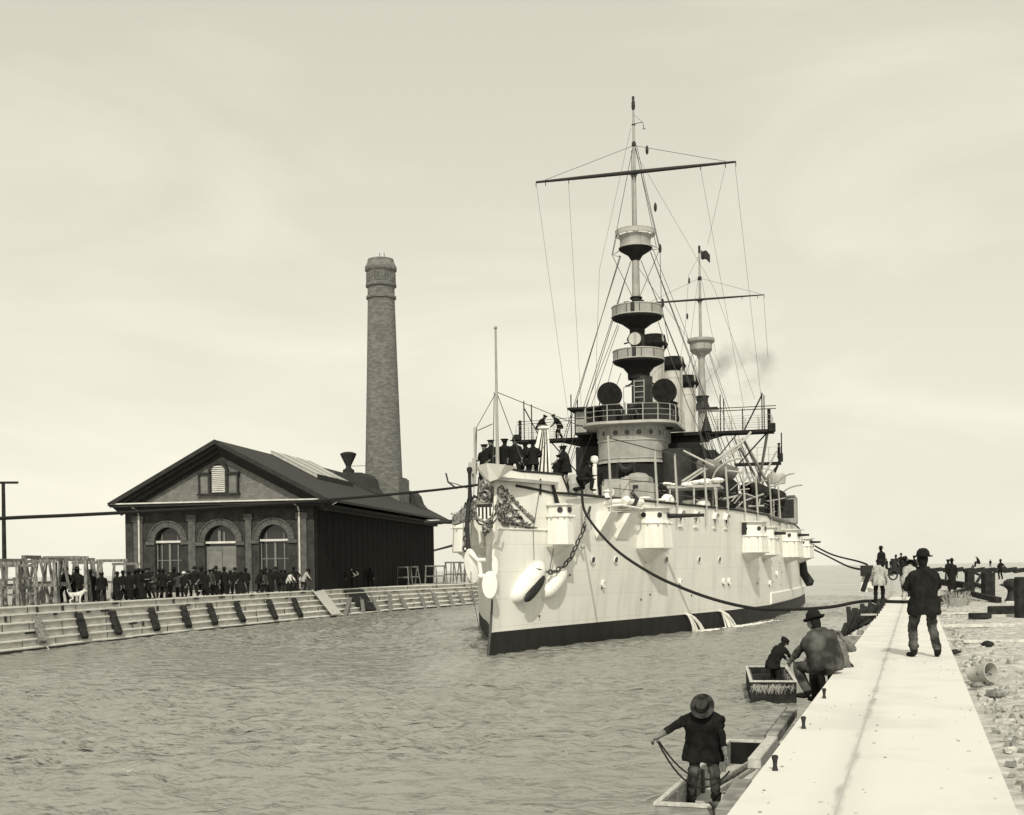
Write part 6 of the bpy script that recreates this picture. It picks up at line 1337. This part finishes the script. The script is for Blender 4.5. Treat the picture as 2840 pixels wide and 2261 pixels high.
for i,(t,s,k_,lb) in enumerate(((7.0,30,'sail','crewman on the port deck left of the first davit'),(7.8,33,'coat','crewman in black on the port deck between two tall stanchions'),(8.4,36,'pock','crewman standing at the port rail behind the long boom'),(8.9,38.5,'back','crewman in cap at the port rail near the boom\'s thick end'),(9.2,41.5,'sail','crewman beside the middle davit on the port deck'),(9.5,44,'wide','broad crewman before the dark gear on the port deck'),(9.5,46.5,'coat','aftmost crewman at the port rail near the canvas screen'),(9.9,50.9,'sail','crewman standing on top of the quarter by the screen'))):
    crew(k_,t-.3,s,6.98,2.5+.4*i,lb)
for i,(t,s) in enumerate(((-.8,36.4),(.7,36.0),(3.0,38.5))): crew(('sail','coat','pock')[i],t,s,13.78,2.8+i,('lookout on the bridge roof below the left ventilator','man on the bridge roof between the ventilators','man on the bridge roof below the right ventilator')[i],.95)
# ------------------------------------------------------------ near people
o=person(1.66,.03,side=0,hp=-.02,headturn=.35,handL=(-.07,.27,1.12),handR=(.09,.27,1.14),poleL=(-.8,-.2,-1),poleR=(.8,-.2,-.8),footL=(-.17,.03,0),footR=(.17,-.05,0),coat=M_cd,trou=M_cden,hat='bowler',level=2,fingers=True,coatbulk=1.22,hatm=M_hat)
place(o,atz(2566,1822,ZQ)+Vector((0,0,.005)),.05,'man in dark coat and faded trousers seen from behind, standing on the white coping')
o=person(1.72,.34,hp=.25,handL=(-.26,.25,.78),handR=(.24,.3,.8),footL=(-.12,-.02,0),footR=(.12,.14,0),coat=M_clt,trou=M_cd,hat='cap',level=2,coatbulk=1.05)
place(o,atz(2438,1674,ZQ),-.4,'man in a pale jacket and dark cap bending at the edge of the coping'); o.scale=(.98,.98,.98)
o=person(1.74,.62,hp=.3,handL=(-.2,.5,.7),handR=(.2,.55,.75),footL=(-.14,0,0),footR=(.16,.1,0),coat=M_clt,trou=M_clt,hat='soft',level=2,coatbulk=1.1)
place(o,atz(2518,1674,ZQ),-.6,'stooping man in pale work clothes just left of the standing man, back to the camera')
o=person(1.76,.1,hat='soft',coat=M_cd); place(o,atz(2515,1655,ZQ),.3,'man in dark coat behind the stooping pale-clad man')
for px,py,kd,rz,lb in ((2446,1601,'coat',.4,'dark man half hidden behind the bending man in the pale jacket'),(2459,1580,'long',.2,'left of two small dark men standing beyond the bending workman'),(2472,1580,'coat',-.3,'right of two small dark men beyond the bending workman'),(2486,1592,'wide',.3,'dark man left of the hoisting engine'),(2500,1592,'pock',2.5,'dark man standing at the hoisting engine'),(2631,1625,'back',.3,'man in cap, left of the pair right of the standing man'),(2641,1640,'long',-.2,'man in long coat, right of the pair beside the standing man'),(2537,1600,'coat',.1,'dark figure seen over the standing man\'s left shoulder'),(2747,1573,'sail','x','tiny man standing upright on the breakwater behind the mooring posts'),(2776,1607,'pock',.3,'lone dark man standing on the rubble behind the iron bollard')):
    rz=0 if rz=='x' else rz
    o=crowd(kd); place(o,atz(px,py,ZQ),rz,lb)
    hpx={2446:88,2459:31,2472:31,2486:52,2500:58,2631:78,2641:92,2537:60,2747:22,2776:56}[px]; s_=hpx/(3300/o.location.y)/1.75; o.scale=(s_,s_,s_)
for px,py,lb,hh in ((2716,1577,'tiny seated man on the breakwater timbers left of the upright one',32),(2700,1577,'tiny crouching figure at the left end of the breakwater',14)):
    o=crowd('sit'); place(o,atz(px,py,ZQ),1.4,lb); s_=hh/(3300/o.location.y)/1.2; o.scale=(s_,s_,s_); o.location.z+=.4 if hh>20 else 0
# squatting men on the coping edge
e=atz(2300,1871,ZQ)
o=person(1.74,.30,hp=.05,headturn=.25,pelvis=(0,0,.12),footL=(-.14,.26,-.36),footR=(.12,.36,-.44),handL=(-.14,.56,.16),handR=(.16,.56,.14),poleL=(-1,0,-.2),poleR=(.8,0,-.6),knee=(0,.5,1),coat=M_cjk,trou=M_cden,hat='bowler',level=2,fingers=True,coatbulk=1.5,hatm=M_hat)
place(o,e+Vector((.0,.12,0)),R(32),'man in a worn jacket and round hat squatting on the coping edge'); o.scale=(.93,.93,.93)
o=person(1.72,.4,hp=0,pelvis=(0,0,.13),footL=(-.12,.35,-.3),footR=(.14,.35,-.4),handL=(-.1,.6,.1),handR=(.34,.30,.62),poleR=(1,0,-.4),knee=(0,.6,1),coat=M_cgr,trou=M_cd,hat=None,level=2,fingers=True,coatbulk=.92)
place(o,e+Vector((.50,1.10,-.14)),R(34),'second man in grey squatting behind the first, one pale sleeve raised'); o.scale=(.9,.9,.85)
# ------------------------------------------------------------ boats
def scow(L_,Wd,h,lab,loc,rz,th=.06,m=M_scow,rake=.35,floor=.08):
    r=empty('flat_scow',loc,rz,lab,'boat')
    mb=MB()
    for sx in (-1,1):
        x0=sx*Wd/2; x1=sx*(Wd/2-th)
        mb.add([(x0,0,-.15),(x0,L_,-.15),(x0,L_+.0,h),(x0,0,h),(x1,0,-.15),(x1,L_,-.15),(x1,L_,h),(x1,0,h)],[(0,1,2,3),(7,6,5,4),(0,4,5,1),(1,5,6,2),(2,6,7,3),(3,7,4,0)])
    mb.build('side_planking',m,r)
    for y in (0,L_):
        d=MB(); d.box((-Wd/2+.001,y-.04 if y else -.062,-.2),(Wd/2-.001,y+.05 if y else -.002,h-.003)); d.build('transom',m,r)
    d=MB(); d.box((-Wd/2+th,0,floor-.05),(Wd/2-th,L_-.05,floor)); 
    d.build('bottom_boards',M_woodl,r)
    d=MB()
    for yy in [L_*q/6 for q in range(1,6)]:
        for sx in (-1,1): a,b=sorted((sx*(Wd/2-th-.003),sx*(Wd/2-th-.05))); d.box((a,yy-.03,floor),(b,yy+.03,h-.004))
    d.build('ribs',M_wood,r)
    d=MB()
    for q in range(1,5): d.box((-Wd/2+th,-.001,floor),(-Wd/2+th+.001,.001,floor+.001)) if False else d.box((-Wd/2+th+q*(Wd-2*th)/5-.004,.02,floor+.001),(-Wd/2+th+q*(Wd-2*th)/5+.004,L_-.1,floor+.006))
    d.build('board_seams',M_woodd,r)
    d=MB(); d.box((-Wd/2-.02,-.075,h+.002),(Wd/2+.02,.03,h+.04)); d.box((-Wd/2-.02,L_-.06,h+.002),(Wd/2+.02,L_+.06,h+.04)); 
    for sx in (-1,1): a,b=sorted((sx*(Wd/2+.02),sx*(Wd/2-.055))); d.box((a,.032,h+.002),(b,L_-.062,h+.04))
    d.build('gunwale',M_woodl,r)
    return r
# near scow
a=Vector((1.86,15.75,0)); ang=-math.atan2(3.86-1.86,21.66-16.0)
sc1=scow(5.9,1.55,.46,'near flat scow with a standing man, poles and rope aboard',(0,0,0),ang)
ctr=a+Vector((math.cos(ang)*.775,math.sin(ang)*.775,0)); sc1.location=ctr
def insc(x,y,z): return ctr+Matrix.Rotation(ang,3,'Z')@Vector((x,y,z))
mb=MB(); mb.box((-.71,5.78,.0),(.71,5.85,.455)); mb.build('dark_bulkhead',M_soot,sc1)
for i,(x0,y0,x1,y1,r_) in enumerate(((1980,2176,2118,2090,.032),(1992,2178,2122,2100,.03),(2000,2190,2120,2108,.028),(2010,2188,2096,2128,.03))):
    mb=MB(); mb.tube([atz(x0,y0,.14),atz(x1,y1,.85)],r_,7); mb.build('pole',M_woodl if i!=1 else M_wood,label=('long pale pole lying lengthwise in the near scow, leftmost of the bundle','darker pole second from the left in the near scow','pale pole in the middle of the scow\'s bundle','shortest pole of the bundle, nearest the wall in the near scow')[i],cat='pole')
mb=MB(); mb.tube([insc(-.2,1.9,.12),insc(.1,2.6,.16),insc(.35,3.0,.2),insc(.42,3.2,.2)],[.025,.025,.045,.05],6); mb.build('paddle',M_woodd,label='dark-bladed paddle lying on the bottom boards of the near scow',cat='paddle')
o=person(1.66,.30,hp=.75,headturn=-.15,handR=(.62,.32,1.02),handL=(-.33,.36,.62),poleR=(.3,0,1),poleL=(-1,-.4,0),footL=(-.16,0,0),footR=(.18,.02,0),coat=M_cd,trou=M_cden,hat='soft',hatm=M_hatl,level=2,fingers=True,coatbulk=1.42)
o.scale=(1.06,1.06,1.06); place(o,insc(-.46,1.8,.08),R(180+6),'man in a floppy hat standing in the near scow, head bowed, holding rope coils'); o.rotation_euler=(0,0,R(172))
MAN1=o
bpy.context.view_layer.update()
hL=o.matrix_world@Vector((-.33,.40,.58)); hR=o.matrix_world@Vector((.62,.34,.96))
def rope(pts,r,name,lab,m=M_rope,n=7): mb=MB(); mb.tube(pts,r,n); return mb.build(name,m,label=lab,cat='rope',smooth=True)
c1=(hL+hR)/2
def sag(a,b,d,n=14): return [a.lerp(b,i/n)+Vector((0,0,-4*d*(i/n)*(1-i/n))) for i in range(n+1)]
rope(sag(hL,hR,.42),.014,'rope','upper loop of rope held between the scow man\'s two hands')
rope(sag(hR+Vector((.02,.03,0)),hL+Vector((0,.03,0)),.30)[:12],.013,'rope','second rope loop hanging from the scow man\'s outstretched hand')
rope([insc(.0,4.9,.5),insc(.3,4.6,.46),insc(.5,4.3,.35),insc(.55,4.2,.1)],.02,'rope','mooring rope over the far end of the near scow')
mb=MB(); rq=random.Random(2); vs=[]
cl_=[insc(-.05,-.12,.56),insc(.62,-.14,.58),insc(.70,-.14,.12),insc(.12,-.14,.05)]
n=9
for i in range(n+1):
    for j in range(n+1):
        u=i/n;w=j/n; p=cl_[0].lerp(cl_[1],u).lerp(cl_[3].lerp(cl_[2],u),w); fold=.035*math.sin(u*11+w*3)+.03*math.sin(w*9+u*5); vs.append(p+Vector((.02*math.sin(w*14),-fold-.03,.02*math.sin(u*9))))
mb.add(vs,[(i*(n+1)+j,(i+1)*(n+1)+j,(i+1)*(n+1)+j+1,i*(n+1)+j+1) for i in range(n) for j in range(n)])
k_=mb.build('dropped_jacket',M_cjk,label='dark jacket hanging crumpled over the near end of the scow',cat='jacket',smooth=True); sm_=k_.modifiers.new('s','SOLIDIFY'); sm_.thickness=.03
mb=MB(); mb.box((-.09,-.09,0),(.09,.09,.1)); mb.tube([(0,0,.1),(.05,.02,.16)],.05,6); mb.build('wooden_block',M_woodd,loc=insc(-.60,.35,.08),bev=.01,label='small dark wooden block in the left corner of the near scow',cat='block')
# second scow
a2=atz(2083,1957,0); ang2=-.17
sc2=scow(4.6,1.16,.60,'second smaller scow with a dark weedy end, a bending man aboard',(0,0,0),ang2,m=M_woodd)
c2=a2+Vector((.58,0,0)); sc2.location=c2
def in2(x,y,z): return c2+Matrix.Rotation(ang2,3,'Z')@Vector((x,y,z))
mb=MB()
for k in range(150): x=rs.uniform(-.54,.3 if k%4 else .52); mb.tube([(x,-.075,.56-rs.uniform(0,.1)),(x+rs.uniform(-.09,.09),-.085,.50-rs.uniform(.0,.22))],.006,3)
mb.build('dried_weed',M_crib,sc2)
mb=MB(); mb.box((-.5,3.9,.09),(.5,4.5,.42)); mb.build('stern_locker',M_woodd,sc2)
rope([in2(-.4,.9,.12),in2(-.1,1.2,.16),in2(.1,2.0,.3),in2(-.15,2.2,.12),in2(-.4,1.6,.12)],.025,'rope','dark rope heaped in the bottom of the second scow')
mb=MB(); mb.tube([in2(-.35,.6,.12),in2(.15,2.4,.3)],.025,6); mb.build('oar',M_woodl,label='pale oar lying in the second scow',cat='oar')
o=person(1.66,.62,hp=.1,handL=(-.12,.75,.72),handR=(.12,.78,.66),footL=(-.12,0,0),footR=(.12,-.05,0),coat=M_cd,trou=M_cd2,hat='cap',level=2,fingers=True,coatbulk=1.12)
place(o,in2(.12,2.4,.09),R(-62),'man in dark cap bending forward in the second scow'); 
# third boat by the far coping
a3=atz(2293,1786,0); sc3=scow(4.5,1.5,.45,'third scow moored beyond the squatting men, against the coping',(0,0,0),-.28,m=M_scow); sc3.location=atz(2352,1792,0)
mb=MB(); p=sc3.location+Vector((.35,.6,.1)); mb.beam(p,p+Vector((.35,.5,.9)),.26,.08); mb.build('upright_board',M_woodl,label='pale board leaning upright in the third scow',cat='board')
# ------------------------------------------------------------ hawsers
def hawser(ctrl,r,lab,n=10,name='hawser'):
    pts=[Vector(c) for c in ctrl]; out=[]
    for i in range(len(pts)-1):
        p0=pts[max(i-1,0)];p1=pts[i];p2=pts[i+1];p3=pts[min(i+2,len(pts)-1)]
        for k in range(n):
            t=k/n; out.append(.5*((2*p1)+(-p0+p2)*t+(2*p0-5*p1+4*p2-p3)*t*t+(-p0+3*p1-3*p2+p3)*t**3))
    out.append(pts[-1]); mb=MB(); mb.tube(out,r,8); return mb.build(name,M_rope,label=lab,cat='rope',smooth=True)
b0=sw(2.75,6.3,7.2); 
HP=[(1573,1350,None),(1625,1425,54),(1700,1517,52),(1800,1587,49.5),(1900,1634,47.5),(2000,1668,46),(2100,1688,44.8),(2200,1690,43.8),(2300,1684,43),(2376,1670,43.2),(2415,1667,44)]
ctrl=[b0]+[aty(x,y,d) for x,y,d in HP[1:]]
for p in ctrl: p.z=max(p.z,.10)
ctrl+= [atz(2455,1668,ZQ+.06),atz(2500,1669,ZQ+.06),atz(2560,1668,ZQ+.06)]
hawser(ctrl,.062,'thick dark hawser sagging from the port bow across the water to the near coping')
hawser([sw(-.9,1.9,7.25),aty(1200,1360,47),aty(1020,1377,44),aty(800,1395,41),aty(600,1408,38),aty(420,1418,36),aty(200,1429,34),aty(0,1438,32.5),aty(-400,1462,29),(-22,26,2.0)],.05,'dark hawser running from the starboard bow across the building to the left edge')
hawser([sw(11.0,57,6.0),aty(2300,1535,100),aty(2380,1557,88),aty(2405,1566,80)],.07,'upper stern line from the port quarter to the pier')
hawser([sw(11.2,58,5.4),aty(2290,1540,98),aty(2350,1570,85),aty(2400,1582,70),aty(2412,1590,50)],.07,'lower stern line from the port quarter to the leaning frame')
# hanging lines on the bow
mb=MB(); mb.tube([onh(4.3,7.4),onh(4.8,6.0,1,.25),onh(4.2,5.0,1,.35),onh(4.0,3.4,1,.3)],.02,4); mb.tube([onh(3.2,7.2),onh(2.9,5.4),onh(3.0,4.0,1,.1)],.015,4); mb.tube([(-.75,.9,7.2),(-.8,.5,5),(-.75,.2,3.0),(-.3,-.1,1.0)],.014,4); part(mb,'hanging_lines',M_rig)
mb=MB(); mb.tube([onh(4.1,7.35,1,.1),onh(4.4,6.6,1,.14),onh(4.75,5.95,1,.2)],[.07,.09,.07],7); mb.tube([onh(3.2,7.6),onh(3.25,6.9)],[.05,.05],6); part(mb,'fender_tackle',M_blackd)
# ------------------------------------------------------------ funnel smoke
mb=MB(); c=sw(1.2,88,25.8); 
mb.sphere((0,0,0),1,20,(8,5,4.2)); sm=mb.build('smoke',M_foam,kind='stuff',label='thin grey smoke drifting from the funnels behind the mainmast',cat='smoke'); sm.location=c
m=bpy.data.materials.new('funnel_smoke'); m.use_nodes=True; t=m.node_tree; t.nodes.clear(); o_=t.nodes.new('ShaderNodeOutputMaterial'); v_=t.nodes.new('ShaderNodeVolumePrincipled'); v_.inputs['Color'].default_value=(.18,.175,.16,1); v_.inputs['Anisotropy'].default_value=.2
tc_=t.nodes.new('ShaderNodeTexCoord'); n_=t.nodes.new('ShaderNodeTexNoise'); n_.inputs['Scale'].default_value=.26; n_.inputs['Detail'].default_value=4; t.links.new(tc_.outputs['Object'],n_.inputs[0])
mr=t.nodes.new('ShaderNodeMapRange'); mr.inputs[1].default_value=.52; mr.inputs[2].default_value=.75; mr.inputs[3].default_value=0; mr.inputs[4].default_value=.42; t.links.new(n_.outputs[0],mr.inputs[0])
mp_=t.nodes.new('ShaderNodeMapping'); mp_.inputs['Scale'].default_value=(1/8,1/5,1/4.2); t.links.new(tc_.outputs['Object'],mp_.inputs[0]); ln=t.nodes.new('ShaderNodeVectorMath'); ln.operation='LENGTH'; t.links.new(mp_.outputs[0],ln.inputs[0])
m3=t.nodes.new('ShaderNodeMapRange'); m3.inputs[1].default_value=1; m3.inputs[2].default_value=.2; m3.inputs[3].default_value=0; m3.inputs[4].default_value=1; t.links.new(ln.outputs['Value'],m3.inputs[0])
mm=t.nodes.new('ShaderNodeMath'); mm.operation='MULTIPLY'; t.links.new(mr.outputs[0],mm.inputs[0]); t.links.new(m3.outputs[0],mm.inputs[1]); t.links.new(mm.outputs[0],v_.inputs['Density']); t.links.new(v_.outputs[0],o_.inputs['Volume'])
sm.data.materials.clear(); sm.data.materials.append(m); S.cycles.volume_bounces=0; S.cycles.volume_step_rate=2
